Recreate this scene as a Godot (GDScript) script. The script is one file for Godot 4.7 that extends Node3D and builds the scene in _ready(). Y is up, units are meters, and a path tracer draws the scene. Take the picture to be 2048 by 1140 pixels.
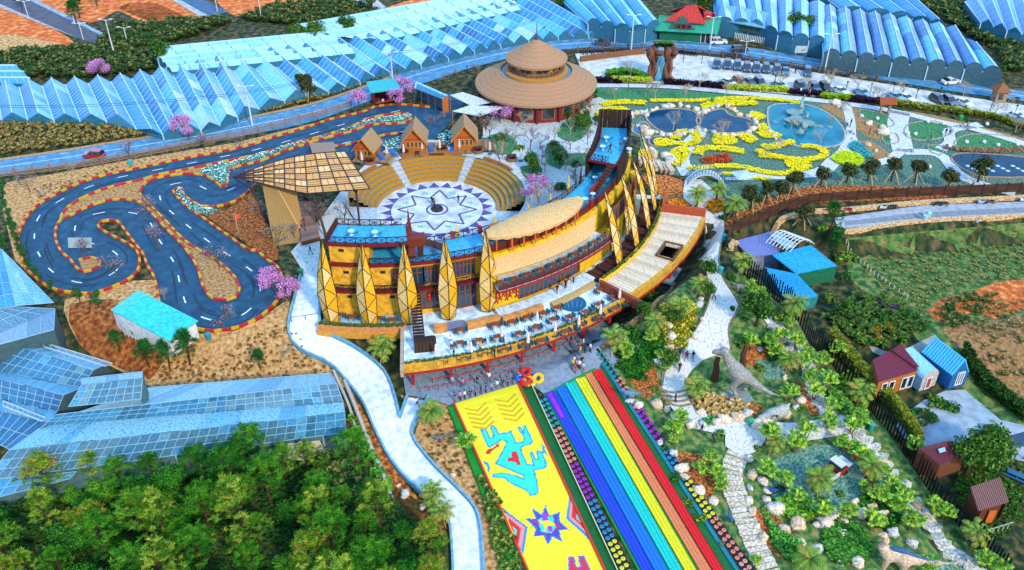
extends Node3D
# A hillside leisure park seen from the air. Ground plan in metres: x to the east, z towards the viewer, the viewer 82 m above (0,0).
# spot(x, y, h) turns a place read off the photograph (2048 x 1140) into a point on the plan at height h; ground(x, y) into a point of the terrain.
const UP := Vector3(0,1,0)
const O3 := Vector3(0,0,0)
const LENS := 1800.0
const HIGH := 82.0
const TILT := deg_to_rad(35.0)
const C := Vector2(-20.6,-150.0)      # centre of the curved building
const ARENA := Vector2(-14.0,-146.0)  # centre of the round arena
var rng := RandomNumberGenerator.new()
var mats := {}
var texs := {}
var counts := {}
var regs := []
var field_poly := PackedVector2Array()
var heightmap_ready := false
func _ready():
	# camera, sky, sun, exposure
	var cam := Camera3D.new()
	cam.name = "camera"
	cam.position = V(0, HIGH, 0)
	cam.rotation = V(-TILT, 0,0)
	cam.fov = rad_to_deg(2.0 * atan(570.0 / LENS))
	cam.far = 6000.0
	cam.near = 1.0
	add_child(cam)
	var env := Environment.new()
	env.background_mode = Environment.BG_SKY
	var sky_mat := ProceduralSkyMaterial.new()
	sky_mat.sky_top_color = Color(0.50,0.70,0.92)
	sky_mat.sky_horizon_color = Color(0.80,0.86,0.92)
	sky_mat.ground_horizon_color = Color(0.62,0.66,0.66)
	sky_mat.ground_bottom_color = Color(0.3,0.32,0.3)
	sky_mat.sky_curve = 0.2
	var sky := Sky.new()
	sky.sky_material = sky_mat
	env.sky = sky
	env.background_energy_multiplier = 1.85
	env.tonemap_mode = Environment.TONE_MAPPER_LINEAR
	env.tonemap_exposure = 1.6
	env.sdfgi_enabled = true
	env.ssao_enabled = true
	env.ssil_enabled = true
	var we := WorldEnvironment.new()
	we.name = "world_environment"
	we.environment = env
	add_child(we)
	var sun := DirectionalLight3D.new()
	sun.name = "sun"
	sun.light_color = Color(1.0,0.93,0.82)
	sun.light_energy = 0.95
	sun.light_angular_distance = 5.0
	sun.shadow_enabled = true
	sun.rotation = V(deg_to_rad(-35), deg_to_rad(30), 0)
	add_child(sun)
	rng.seed = 7
	field_poly = flat(way("1462,480 1500,540 1560,600 1640,700 1720,790 1800,890 1870,990 1960,1090 2100,1250 2600,1250 2600,394 2048,434 1690,468 1660,462 1560,440",0.0))
	make_textures()
	build_ground()
	build_roads()
	build_track()
	build_arena()
	build_hall()
	build_rotunda()
	build_slides()
	build_greenhouses()
	build_houses()
	build_stage_and_huts()
	build_garden()
	build_fences()
	build_vehicles()
	build_dinosaurs()
	build_plants()
	build_people()
	build_small_things()
	label_all()
func pv(a: Array) -> PackedVector3Array:
	return PackedVector3Array(a)
static func V(x: float, y: float, z: float) -> Vector3:
	return Vector3(x, y, z)
func sh() -> Shape:
	return Shape.new()
# ---------- places ----------
func spot(x: float, y: float, h := 0.0) -> Vector3:
	var d := V((x - 1024.0) / LENS, -(y - 570.0) / LENS, -1.0).rotated(Vector3.RIGHT, -TILT)
	return V(0, HIGH, 0) + d * ((h - HIGH) / d.y)
func land(x: float, z: float) -> float:
	var d := -z
	var h := -4.0 * (1.0 - smoothstep(97.0,111.0, d))
	if d < 96.0:
		h -= 0.12 * (96.0 - d) * smoothstep(0.0,1.0, (96.0 - d) / 8.0)
	var from := Vector2(x, z) - C
	var r := from.length()
	if r < 64.0 and r > 40.0:
		var a := rad_to_deg(from.angle())
		if a > 10.0 and a < 86.0:
			var k := (1.0 - smoothstep(0.6,3.8, r - rim_r(a))) * smoothstep(10.0,18.0, a) * (1.0 - smoothstep(84.0,86.0, a))
			h = lerpf(h, minf(h, -4.0), k)
	if x > 14.0 and x < 170.0 and z > -160.0 and field_poly.size():
		var p := Vector2(x, z)
		if Geometry2D.is_point_in_polygon(p, field_poly):
			var near := 99.0
			for i in 14:
				near = minf(near, p.distance_to(Geometry2D.get_closest_point_to_segment(p, field_poly[i], field_poly[(i + 1) % field_poly.size()])))
			h -= 3.6 * smoothstep(0.2,2.6, near)
	return h
func ground(x: float, y: float, up := 0.0) -> Vector3:
	var h := 0.0
	for i in 9:
		var p := spot(x, y, h)
		h = 0.5 * h + 0.5 * land(p.x, p.z)
	var q := spot(x, y, h)
	q.y = land(q.x, q.z) + up
	return q
func pairs(s: String) -> Array:
	var out := []
	for w in s.split(" ", false):
		var n := w.split(",")
		out.append(Vector2(float(n[0]), float(n[1])))
	return out
func way(s: String, h := INF, up := 0.0) -> PackedVector3Array:
	var out := PackedVector3Array()
	for p in pairs(s):
		out.append(ground(p.x, p.y, up) if h == INF else spot(p.x, p.y, h))
	return out
func flat(a: PackedVector3Array) -> PackedVector2Array:
	var out := PackedVector2Array()
	for p in a:
		out.append(Vector2(p.x, p.z))
	return out
func smooth_way(a: PackedVector3Array, step := 1.0, closed := false) -> PackedVector3Array:
	var out := PackedVector3Array()
	var n := a.size()
	for i in (n if closed else n - 1):
		var p0 := a[(i - 1 + n) % n] if closed or i > 0 else a[0]
		var p1 := a[i]
		var p2 := a[(i + 1) % n]
		var p3 := a[(i + 2) % n] if closed or i + 2 < n else a[n - 1]
		var k := maxi(1, int(p1.distance_to(p2) / step))
		for j in k:
			out.append(p1.cubic_interpolate(p2, p0, p3, float(j) / k))
	if not closed:
		out.append(a[n - 1])
	return out
func drape(a: PackedVector3Array, up: float) -> PackedVector3Array:
	var out := PackedVector3Array()
	for p in a:
		out.append(V(p.x, land(p.x, p.z) + up, p.z))
	return out
func pol(r: float, a: float, h: float) -> Vector3:
	var t := deg_to_rad(a)
	return V(C.x + r * cos(t), h, C.y + r * sin(t))
func rim_r(a: float) -> float:   # distance from the building's centre to the outer rim of the terrace
	var d := Vector2.from_angle(deg_to_rad(a))
	var o := Vector2(-25.4,-159.2) - C
	var b := d.dot(o)
	return b + sqrt(b * b - o.length_squared() + 63.57 * 63.57)
# ---------- materials ----------
func noise_tex(n: String, freq: float, octaves: int, ramp: Array, kind := FastNoiseLite.TYPE_SIMPLEX_SMOOTH, size := 512, extra := {}) -> void:
	var f := FastNoiseLite.new()
	f.noise_type = kind
	f.frequency = freq
	f.fractal_octaves = octaves
	f.seed = n.hash() % 1000
	for k in extra:
		f.set(k, extra[k])
	var g := Gradient.new()
	g.offsets = PackedFloat32Array(ramp.map(func(r): return r[0]))
	g.colors = PackedColorArray(ramp.map(func(r): return Color(r[1])))
	var t := NoiseTexture2D.new()
	t.width = size
	t.height = size
	t.seamless = true
	t.noise = f
	t.color_ramp = g
	texs[n] = t
func make_textures():
	noise_tex("grain",0.05,5, [[0.2,"a8a8a8"], [0.5,"dcdcdc"], [0.8,"ffffff"]])
	noise_tex("stain",0.03,6, [[0.2,"dadada"], [0.45,"f2f2f2"], [0.65,"ffffff"]])
	noise_tex("soft",0.02,4, [[0.2,"c8c8c8"], [0.6,"f4f4f4"], [0.9,"ffffff"]])
	noise_tex("scrub",0.035,6, [[0.2,"0d2013"], [0.38,"1c3a1c"], [0.5,"31491f"], [0.62,"5b5a2c"], [0.75,"7d6038"], [0.9,"93703f"]])
	noise_tex("meadow",0.03,6, [[0.2,"274a24"], [0.42,"3a6428"], [0.55,"55783a"], [0.68,"787c42"], [0.85,"94804c"]])
	noise_tex("soil",0.04,6, [[0.2,"5c2f16"], [0.42,"a0551f"], [0.6,"cc7530"], [0.8,"eba055"]])
	noise_tex("clay",0.03,6, [[0.2,"bc5422"], [0.45,"d2682a"], [0.65,"e2853e"], [0.85,"f0a864"]])
	noise_tex("sand",0.06,6, [[0.15,"8a5c36"], [0.4,"c08c50"], [0.6,"d4a468"], [0.85,"e8c48c"]])
	noise_tex("lawn",0.05,5, [[0.2,"1f5a38"], [0.5,"3a7d4c"], [0.7,"4f9159"], [0.9,"6fa06c"]])
	noise_tex("dullgrass",0.05,5, [[0.2,"2f5a50"], [0.45,"4d7a68"], [0.65,"6d8f78"], [0.9,"9aa58a"]])
	noise_tex("asphalt",0.02,6, [[0.15,"14405a"], [0.45,"174a66"], [0.65,"1a506e"], [0.9,"205e7c"]])
	noise_tex("highway",0.02,6, [[0.15,"3a7ca4"], [0.5,"4a8cb4"], [0.85,"62a0c0"]])
	noise_tex("cobble",0.09,1, [[0.0,"ffffff"], [0.5,"f0f0f0"], [0.75,"c4c4c4"], [0.95,"8c8c8c"]], FastNoiseLite.TYPE_CELLULAR, 512, {"fractal_type": 0})
	noise_tex("thatch",0.08,5, [[0.15,"7c6a54"], [0.38,"c8b8a0"], [0.55,"efe4d0"], [0.85,"ffffff"]])
	noise_tex("bamboo",0.1,3, [[0.2,"b08c5c"], [0.5,"e6cfa0"], [0.8,"ffffff"]])
	noise_tex("stone",0.04,6, [[0.2,"a89c8c"], [0.45,"cfc4b4"], [0.65,"ece4d6"], [0.85,"ffffff"]])
	noise_tex("film",0.03,5, [[0.2,"bcdcea"], [0.45,"dcf0f8"], [0.65,"f4fbfd"], [0.85,"ffffff"]])
	noise_tex("tatter",0.06,5, [[0.2,"92aec0"], [0.4,"d8e8f0"], [0.7,"ffffff"]])
	noise_tex("retain",0.03,6, [[0.2,"9a6a40"], [0.4,"cc9a62"], [0.6,"e2bc88"], [0.85,"f6e0b8"]])
	noise_tex("forestfloor",0.05,6, [[0.2,"2c4a20"], [0.5,"4a5a2c"], [0.75,"6a5c34"], [0.9,"8a6a40"]])
	noise_tex("bump",0.08,5, [[0.0,"000000"], [1.0,"ffffff"]])
const DIM := 0.62     # share of light that the paint gives back, against the bright picture value
func tone(hex: String, k := DIM) -> Color:
	var l := Color(hex).srgb_to_linear()
	return Color(l.r * k, l.g * k, l.b * k, 1)
func mat(hex: String, rough := 0.85, tex := "", metres := 12.0, o := {}) -> StandardMaterial3D:
	var key := "%s|%s|%s|%s|%s" % [hex, rough, tex, metres, o]
	if mats.has(key):
		return mats[key]
	var m := StandardMaterial3D.new()
	m.albedo_color = tone(hex, o.get("k", DIM)).linear_to_srgb()
	m.roughness = rough
	if tex in ["thatch","bamboo","stone","cobble","stain","soft","film","tatter"]: metres *= {"thatch": 3.4,"bamboo": 4.0,"stone": 3.0,"cobble": 2.2,"stain": 2.0,"soft": 2.0,"film": 3.0,"tatter": 3.0}[tex]
	if tex:
		m.albedo_texture = texs[tex]
		m.uv1_triplanar = true
		m.uv1_world_triplanar = true
		m.uv1_scale = Vector3.ONE / metres
		if o.has("stretch"):
			m.uv1_scale = Vector3.ONE / metres * o.stretch
	if o.has("relief"):
		m.heightmap_enabled = true
		m.heightmap_texture = texs["bump"]
		m.heightmap_scale = o.relief
		m.uv1_triplanar = true
		m.uv1_world_triplanar = true
		m.uv1_scale = Vector3.ONE / metres
	if o.has("metal"):
		m.metallic = o.metal
	if o.has("coat"):
		m.clearcoat_enabled = true
		m.clearcoat = o.coat
		m.clearcoat_roughness = 0.15
	m.metallic_specular = o.get("spec",0.4)
	if o.has("vc"):
		m.vertex_color_use_as_albedo = true
		m.albedo_color = Color.WHITE
	if o.has("backlight"):
		m.backlight_enabled = true
		m.backlight = tone(o.backlight, 0.5).linear_to_srgb()
	m.cull_mode = BaseMaterial3D.CULL_DISABLED
	mats[key] = m
	return m
func leafy() -> StandardMaterial3D:
	return mat("ffffff",0.75,"",1.0, {"vc": true, "backlight": "2c4a12","spec": 0.25})
# ---------- mesh building ----------
class Shape:
	var v := PackedVector3Array()
	var n := PackedVector3Array()
	var c := PackedColorArray()
	var col := Color.WHITE
	var tinted := false
	func tri(a: Vector3, b: Vector3, d: Vector3):
		var m := (d - a).cross(b - a).normalized()
		v.append(a); v.append(b); v.append(d)
		n.append(m); n.append(m); n.append(m)
		if tinted:
			c.append(col); c.append(col); c.append(col)
	func quad(a: Vector3, b: Vector3, d: Vector3, e: Vector3):
		tri(a, b, d)
		tri(a, d, e)
	func block(p: Array):   # eight corners: four below, four above, in the same order
		quad(p[4], p[5], p[6], p[7])
		quad(p[3], p[2], p[1], p[0])
		for i in 4:
			var j := (i + 1) % 4
			quad(p[i], p[j], p[j + 4], p[i + 4])
	func box(at: Vector3, s: Vector3, b := Basis()):
		var h := s / 2.0
		block([at + b * Vector3(-h.x, -h.y, -h.z), at + b * Vector3(h.x, -h.y, -h.z), at + b * Vector3(h.x, -h.y, h.z), at + b * Vector3(-h.x, -h.y, h.z),
			at + b * Vector3(-h.x, h.y, -h.z), at + b * Vector3(h.x, h.y, -h.z), at + b * Vector3(h.x, h.y, h.z), at + b * Vector3(-h.x, h.y, h.z)])
	func bar(a: Vector3, b: Vector3, w: float, t := 0.0, up := UP):
		var d := (b - a)
		if d.length() < 0.0001:
			return
		if absf(d.normalized().dot(up)) > 0.98:
			up = Vector3.RIGHT
		var s := d.cross(up).normalized() * w / 2.0
		var u := s.cross(d).normalized() * (t if t > 0.0 else w) / 2.0
		block([a - s - u, a + s - u, a + s + u, a - s + u, b - s - u, b + s - u, b + s + u, b - s + u])
	func tube(path: PackedVector3Array, radii: Array, sides := 6):
		var rings := []
		var last := Vector3(0.123,0.3,1.0).normalized()
		for i in path.size():
			var d := (path[mini(i + 1, path.size() - 1)] - path[maxi(i - 1,0)]).normalized()
			var s := (last - d * last.dot(d)).normalized()
			last = s
			var u := d.cross(s)
			var ring := []
			var r: float = radii[mini(i, radii.size() - 1)]
			for k in sides:
				var t := TAU * k / sides
				ring.append(path[i] + (s * cos(t) + u * sin(t)) * r)
			rings.append(ring)
		for i in path.size() - 1:
			for k in sides:
				var j := (k + 1) % sides
				quad(rings[i][k], rings[i][j], rings[i + 1][j], rings[i + 1][k])
		for k in sides - 2:
			tri(rings[0][0], rings[0][k + 2], rings[0][k + 1])
			tri(rings[-1][0], rings[-1][k + 1], rings[-1][k + 2])
	func lathe(at: Vector3, prof: Array, sides := 24, a0 := 0.0, a1 := TAU):
		for k in sides:
			var s := a0 + (a1 - a0) * k / sides
			var t := a0 + (a1 - a0) * (k + 1) / sides
			for i in prof.size() - 1:
				var p: Vector2 = prof[i]
				var q: Vector2 = prof[i + 1]
				var w := at + Vector3(cos(s) * p.x, p.y, sin(s) * p.x)
				var x := at + Vector3(cos(t) * p.x, p.y, sin(t) * p.x)
				var y := at + Vector3(cos(t) * q.x, q.y, sin(t) * q.x)
				var z := at + Vector3(cos(s) * q.x, q.y, sin(s) * q.x)
				if p.x > 0.001:
					tri(w, y, x)
				if q.x > 0.001:
					tri(w, z, y)
	func prism(poly: PackedVector2Array, y0: float, y1: float):
		var ids := Geometry2D.triangulate_polygon(poly)
		for i in range(0, ids.size(), 3):
			var p := [poly[ids[i]], poly[ids[i + 1]], poly[ids[i + 2]]]
			tri(Vector3(p[0].x, y1, p[0].y), Vector3(p[1].x, y1, p[1].y), Vector3(p[2].x, y1, p[2].y))
			tri(Vector3(p[0].x, y0, p[0].y), Vector3(p[2].x, y0, p[2].y), Vector3(p[1].x, y0, p[1].y))
		for i in poly.size():
			var a := poly[i]
			var b := poly[(i + 1) % poly.size()]
			quad(Vector3(a.x, y0, a.y), Vector3(b.x, y0, b.y), Vector3(b.x, y1, b.y), Vector3(a.x, y1, a.y))
	func slab(p: Array, t: float):   # a flat four-cornered plate of thickness t below its top corners
		var d: Vector3 = (p[2] - p[0]).cross(p[3] - p[1]).normalized() * t
		if d.y > 0:
			d = -d
		block([p[0] + d, p[1] + d, p[2] + d, p[3] + d, p[0], p[1], p[2], p[3]])
	func made(shift := O3, smooth := false) -> ArrayMesh:
		var out := ArrayMesh.new()
		if v.is_empty():
			return out
		var pts := v
		if shift != O3:
			pts = PackedVector3Array()
			pts.resize(v.size())
			for i in v.size():
				pts[i] = v[i] - shift
		var nn := n
		if smooth:
			var sum := {}
			for i in range(0, pts.size(), 3):
				var m := (pts[i + 2] - pts[i]).cross(pts[i + 1] - pts[i])
				for j in 3:
					var key := (pts[i + j] * 500.0).round()
					sum[key] = sum.get(key, O3) + m
			nn = PackedVector3Array()
			nn.resize(pts.size())
			for i in pts.size():
				nn[i] = sum[(pts[i] * 500.0).round()].normalized()
		var a := []
		a.resize(Mesh.ARRAY_MAX)
		a[Mesh.ARRAY_VERTEX] = pts
		a[Mesh.ARRAY_NORMAL] = nn
		if tinted:
			a[Mesh.ARRAY_COLOR] = c
		out.add_surface_from_arrays(Mesh.PRIMITIVE_TRIANGLES, a)
		return out
# one-shape shorthands
func bx(at: Vector3, size: Vector3, b := Basis()) -> Shape:
	var s := sh()
	s.box(at, size, b)
	return s
func br(a: Vector3, b: Vector3, w: float, t := 0.0, up := UP) -> Shape:
	var s := sh()
	s.bar(a, b, w, t, up)
	return s
func sl(p: Array, t: float) -> Shape:
	var s := sh()
	s.slab(p, t)
	return s
func tb(path: PackedVector3Array, radii: Array, sides := 6) -> Shape:
	var s := sh()
	s.tube(path, radii, sides)
	return s
func lt(at: Vector3, prof: Array, sides := 24, a0 := 0.0, a1 := TAU) -> Shape:
	var s := sh()
	s.lathe(at, prof, sides, a0, a1)
	return s
# ---------- nodes ----------
func numbered(parent: Node, called: String) -> String:
	var key := str(parent.get_instance_id()) + called
	var k: int = counts.get(key, 0)
	counts[key] = k + 1
	return called if k == 0 else "%s_%03d" % [called, k]
func tag(o: Node, label: String, category := "", group := "", kind := ""):
	if label: o.set_meta("label", label)
	if category: o.set_meta("category", category)
	if group: o.set_meta("group", group)
	if kind: o.set_meta("kind", kind)
func thing(called: String, label: String, category: String, at := O3, turn := 0.0, group := "") -> Node3D:
	var o := Node3D.new()
	o.name = numbered(self, called)
	o.position = at
	o.rotation.y = turn
	add_child(o, true)
	tag(o, label, category, group)
	return o
func base_of(par: Node) -> Vector3:
	var s := O3
	while par is Node3D and par != self:
		s += par.position
		par = par.get_parent()
	return s
# a part whose shape is given in the plan's metres (its thing is not turned)
func piece(par: Node, called: String, s: Shape, m: Material, label := "", smooth := false) -> MeshInstance3D:
	return local(par, called, s.made(base_of(par), smooth), m, label)
# a part whose mesh is given in its parent's own metres
func local(par: Node, called: String, mesh: Mesh, m: Material, label := "") -> MeshInstance3D:
	var o := MeshInstance3D.new()
	o.name = numbered(par, called)
	o.mesh = mesh
	o.material_override = null
	for i in mesh.get_surface_count():
		o.set_surface_override_material(i, m)
	par.add_child(o, true)
	if label: o.set_meta("label", label)
	return o
func whole(called: String, s: Shape, m: Material, label: String, category: String, group := "", at := O3) -> MeshInstance3D:
	var o := local(self, called, s.made(at), m)
	o.position = at
	tag(o, label, category, group)
	return o
func setting(called: String, s: Shape, m: Material, smooth := false) -> MeshInstance3D:
	var o := local(self, called, s.made(O3, smooth), m)
	tag(o, "","","","structure")
	return o
func twin(o: Node3D, at: Vector3, turn := 0.0, size := 1.0) -> Node3D:
	var r: Node3D = o.duplicate()
	var called := String(o.name)
	var cut := called.rfind("_")
	if cut > 0 and called.substr(cut + 1).is_valid_int():
		called = called.substr(0, cut)
	r.name = numbered(self, called)
	add_child(r, true)
	r.position = at
	r.rotation.y = turn
	r.scale = Vector3.ONE * size
	return r
func many(par: Node, called: String, mesh: Mesh, m: Material, places: Array, kind := "stuff") -> MultiMeshInstance3D:
	var mm := MultiMesh.new()
	mm.transform_format = MultiMesh.TRANSFORM_3D
	mm.mesh = mesh
	mm.instance_count = places.size()
	for i in places.size():
		mm.set_instance_transform(i, places[i])
	var o := MultiMeshInstance3D.new()
	o.name = numbered(par, called)
	o.multimesh = mm
	o.material_override = m
	par.add_child(o, true)
	o.set_meta("kind", kind)
	return o
# individuals whose label is made at the end: what they look like, and which one out from the nearest landmark
func reg(o: Node3D, look: String, category: String, noun := "", group := ""):
	regs.append({"o": o, "look": look, "cat": category, "noun": noun if noun else category, "group": group})
func nth(i: int) -> String:
	var w := ["first","second","third","fourth","fifth","sixth","seventh","eighth","ninth","tenth","eleventh","twelfth","thirteenth","fourteenth","fifteenth","sixteenth","seventeenth","eighteenth","nineteenth","twentieth"]
	return w[i] if i < 20 else "%d%s" % [i + 1, ["th","st","nd","rd"][(i + 1) % 10 if (i + 1) % 10 < 4 and (i + 1) % 100 > 20 else 0]]
func label_all():
	var marks := {
		"the striped shed roof pool of cars": ground(1500,140), "the grey standing dinosaur": ground(1475,790), "the long-necked dinosaur": ground(1810,1120), "the old pickup truck": ground(1650,950),
		"the rainbow slide's top": ground(1150,765), "the rainbow slide's foot": ground(1500,1100), "the yellow slide's top": ground(970,790), "the yellow slide's foot": ground(1060,1110),
		"the thatched rotunda": ground(1072,190), "the artificial rock waterfall": ground(1315,165), "the turquoise fountain pond": ground(1620,260), "the dark blue rock pond": ground(1400,250),
		"the red kiosk": ground(770,205), "the first timber hut": ground(735,300), "the third timber hut": ground(932,290), "the bamboo stage canopy": ground(600,430), "the arena's central emblem": ground(868,420),
		"the turquoise-roofed shed": ground(330,650), "the track's western bend": ground(60,460), "the track's southern bend": ground(440,650), "the serpentine track island": ground(330,450),
		"the winding pale ramp's upper bend": ground(600,640), "the ramp's fork": ground(820,830), "the ramp's lower bend": ground(930,1000), "the blue tin-roofed shed": ground(1560,560), "the maroon-roofed cottage": ground(1790,770),
		"the bright blue cottage": ground(1900,730), "the brown-roofed hut": ground(1980,1010), "the red-roofed green shop": ground(1370,80), "the roadside kiosk hut": ground(1990,200), "the lily-pad footbridge": ground(1960,310),
		"the round lawn": ground(1850,265), "the stone arch bridge": ground(1420,380), "the pale thatched roof": ground(1400,500), "the terrace's blue circle": ground(1145,607), "the dark terrace stair": ground(850,700),
		"the tin-topped greenhouse row": ground(100,250), "the far orange clearing": ground(250,70), "the brown board fence's bend": ground(1590,420), "the motorbike lane": ground(1800,430), "the orange earth bank": ground(1950,600),
		"the flower butterfly bed": ground(1450,320), "the wide lower greenhouse": ground(400,850), "the dark wood's middle": ground(350,1050), "the arched greenhouses by the road": ground(1850,120), "the white dragon head": ground(1545,830),
		"the stone stairs": ground(1475,980), "the stepping-slab path": ground(1780,960), "the dark mesh fence": ground(1700,760)}
	marks.erase("the striped shed roof pool of cars")
	marks["the parked car rows"] = ground(1520,150)
	var heaps := {}
	for r in regs:
		var best := ""
		var far := INF
		for k in marks:
			var d: float = (marks[k] - r.o.position).length()
			if d < far:
				far = d
				best = k
		var key: String = r.noun + "|" + best
		if not heaps.has(key):
			heaps[key] = []
		heaps[key].append([far, r, best])
	for key in heaps:
		var heap: Array = heaps[key]
		heap.sort_custom(func(a, b): return a[0] < b[0])
		for i in heap.size():
			var r = heap[i][1]
			var text: String = "%s, next to %s" % [r.look, heap[i][2]] if heap.size() == 1 else "%s, %s out from %s" % [r.look, nth(i), heap[i][2]]
			tag(r.o, text, r.cat, r.group)
# ---------- ground ----------
func build_ground():
	var s := sh()
	var x0 := -190.0
	var z0 := -330.0
	var nx := 190
	var nz := 150
	var hs := PackedFloat32Array()
	hs.resize((nx + 1) * (nz + 1))
	for j in nz + 1:
		for i in nx + 1:
			var x := x0 + i * 2.0
			var z := z0 + j * 2.0
			var h := land(x, z)
			var r := Vector2(x, z).distance_to(ARENA)
			if r < 16.4:
				h -= 4.5
			hs[j * (nx + 1) + i] = h
	for j in nz:
		for i in nx:
			var p := []
			for q in [[i, j], [i + 1, j], [i + 1, j + 1],[i, j + 1]]:
				p.append(V(x0 + q[0] * 2.0, hs[q[1] * (nx + 1) + q[0]], z0 + q[1] * 2.0))
			s.quad(p[0], p[1], p[2], p[3])
	setting("ground", s, mat("ffffff",1.0,"scrub",34.0, {"relief": 12.0,"k": 0.5}), true)
	var f := sh()
	var e := 3500.0
	f.quad(V(-e, -1,-e), V(e, -1,-e), V(e, 0, z0), V(-e, 0, z0))
	f.quad(V(-e, 0, z0), V(x0,0, z0), V(x0,-8,-30), V(-e, -8,-30))
	f.quad(V(x0 + nx * 2.0,0, z0), V(e, 0, z0), V(e, -8,-30), V(x0 + nx * 2.0,-8,-30))
	f.quad(V(-e, -11,-30), V(e, -11,-30), V(e, -40, e), V(-e, -40, e))
	setting("terrain", f, mat("ffffff",1.0,"scrub",60.0, {"k": 0.5}), true)
	# clearings of orange earth, far left
	var clay := mat("ffffff",1.0,"clay",40.0, {"relief": 10.0,"k": 0.72})
	for w in ["-40,10 40,30 122,66 145,90 76,97 10,100 -40,84","52,-6 330,-6 425,36 370,44 300,50 235,22 200,42 150,40","237,14 300,5 369,33 362,52 305,44","436,-6 560,-6 650,6 525,26 470,32","770,16 860,-6 1000,-8 900,10 800,22"]:
		sheet("bare_ground", smooth_way(way(w), 3.0, true), clay, 0.05)
	sheet("bare_ground", smooth_way(way("0,70 60,76 130,92 90,100 20,104 -20,96"), 3.0, true), mat("ffffff",1.0,"sand",30.0, {"k": 0.7}), 0.09)
	# the far street and its pavement
	sheet("road", way("-10,4 8,-8 55,-8 228,78 226,92 196,90 158,78"), mat("5d6270",0.9,"stain",20.0), 0.1)
	sheet("kerb", way("-10,12 -10,4 158,78 122,64"), mat("c9c3c4",0.9,"soft",10.0), 0.14)
	sheet("pavement", way("40,-8 56,-8 233,80 228,84"), mat("aac4d8",0.9,"soft",10.0), 0.14)
	sheet("road", way("345,-8 392,-8 458,25 417,32"), mat("4a6f92",0.9,"stain",20.0), 0.1)
	sheet("pavement", way("330,-8 345,-8 417,32 404,36"), mat("c2d0d8",0.9,"soft",10.0), 0.14)
	sheet("path", way("690,-8 745,-8 772,15 757,23"), mat("c9ccd2",0.9,"stain",12.0), 0.1)
	# planting ground around the track
	var sand := mat("ffffff",1.0,"sand",26.0, {"relief": 8.0,"k": 0.62})
	sheet("planting_ground", way("8,366 250,322 480,284 700,228 750,214 700,240 597,262 445,305 216,351 84,407 46,453 36,480 42,512 66,556 30,520 6,420"), sand, 0.05)
	sheet("planting_ground", smooth_way(way("130,600 215,582 262,562 312,560 330,610 400,668 470,662 525,638 575,600 600,640 640,715 700,760 690,775 480,778 330,782 240,742 160,690"), 3.0, true), sand, 0.05)
	sheet("bare_soil", smooth_way(way("140,610 232,600 250,640 290,690 330,720 300,760 235,735 160,690"), 3.0, true), mat("ffffff",1.0,"soil",24.0, {"relief": 8.0,"k": 0.42}), 0.08)
	sheet("planting_ground", way("800,790 905,812 1050,1140 1090,1260 960,1260 968,1140 958,1050 900,968 845,905 824,880 838,845"), sand, 0.05)
	sheet("planting_ground", smooth_way(way("690,760 740,850 790,940 850,1010 905,1060 870,1080 790,1000 735,900"), 3.0, true), mat("ffffff",1.0,"soil",20.0, {"relief": 8.0}), 0.05)
	# the dinosaur garden's soil and lawns
	sheet("garden_ground", way("1310,600 1400,560 1480,545 1560,610 1640,710 1720,800 1800,900 1870,1000 1960,1100 2090,1250 1560,1250 1300,860 1215,740 1230,690"), mat("ffffff",1.0,"meadow",20.0, {"relief": 10.0,"k": 0.85}), 0.05)
	for w in ["1370,830 1400,790 1470,800 1530,815 1500,840 1420,842","1480,690 1560,680 1590,710 1540,740 1490,730","1235,700 1290,690 1320,780 1290,800","1340,900 1400,910 1440,960 1420,1000 1380,985","1500,1010 1560,1040 1600,1090 1560,1120 1520,1080","1690,880 1730,940 1770,1000 1740,1010 1700,950","1590,760 1640,800 1660,840 1620,830","1620,1030 1680,1030 1720,1060 1680,1075"]:
		sheet("bare_soil", smooth_way(way(w), 2.0, true), mat("ffffff",1.0,"soil",12.0, {"k": 0.55}), 0.09)
	var dull := mat("ffffff",1.0,"dullgrass",14.0, {"relief": 5.0,"k": 0.85})
	for w in ["1530,930 1600,900 1660,890 1720,930 1730,1000 1660,1030 1560,1010 1530,980","1370,690 1405,640 1418,600 1425,640 1400,690","1510,720 1560,720 1580,760 1530,760","1870,1130 1930,1110 1960,1180 1880,1180"]:
		sheet("lawn", smooth_way(way(w), 2.0, true), dull, 0.1)
	# the slope of soil under the row of propped trees
	sheet("bank_soil", way("1440,455 1470,430 1530,400 1620,372 1700,372 1850,375 1900,395 1850,400 1600,408 1480,448 1462,470"), mat("ffffff",1.0,"soil",18.0, {"relief": 8.0,"k": 0.5}), 0.12)
	sheet("bare_soil", way("1282,352 1330,350 1392,372 1380,400 1330,420 1312,395"), mat("ffffff",1.0,"soil",14.0, {"k": 0.7}), 0.1)
	# the lower field, its orange bank and the yard of the cottages
	sheet("field", way("1692,492 2048,446 2500,400 2500,1200 1990,830 1850,700 1700,560"), mat("ffffff",1.0,"meadow",30.0, {"relief": 14.0,"k": 0.75}), 0.05)
	sheet("orange_bank", smooth_way(way("1855,625 1880,598 1940,585 1985,568 2060,562 2100,610 2040,620 1990,640 1950,622 1900,650 1875,645"), 3.0, true), mat("ffffff",1.0,"clay",24.0, {"relief": 14.0,"k": 0.66}), 0.1)
	sheet("dry_ground", smooth_way(way("1880,660 2000,640 2100,630 2100,800 1990,770 1930,710"), 3.0, true), mat("ffffff",1.0,"sand",24.0, {"k": 0.35,"relief": 10.0}), 0.08)
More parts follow.
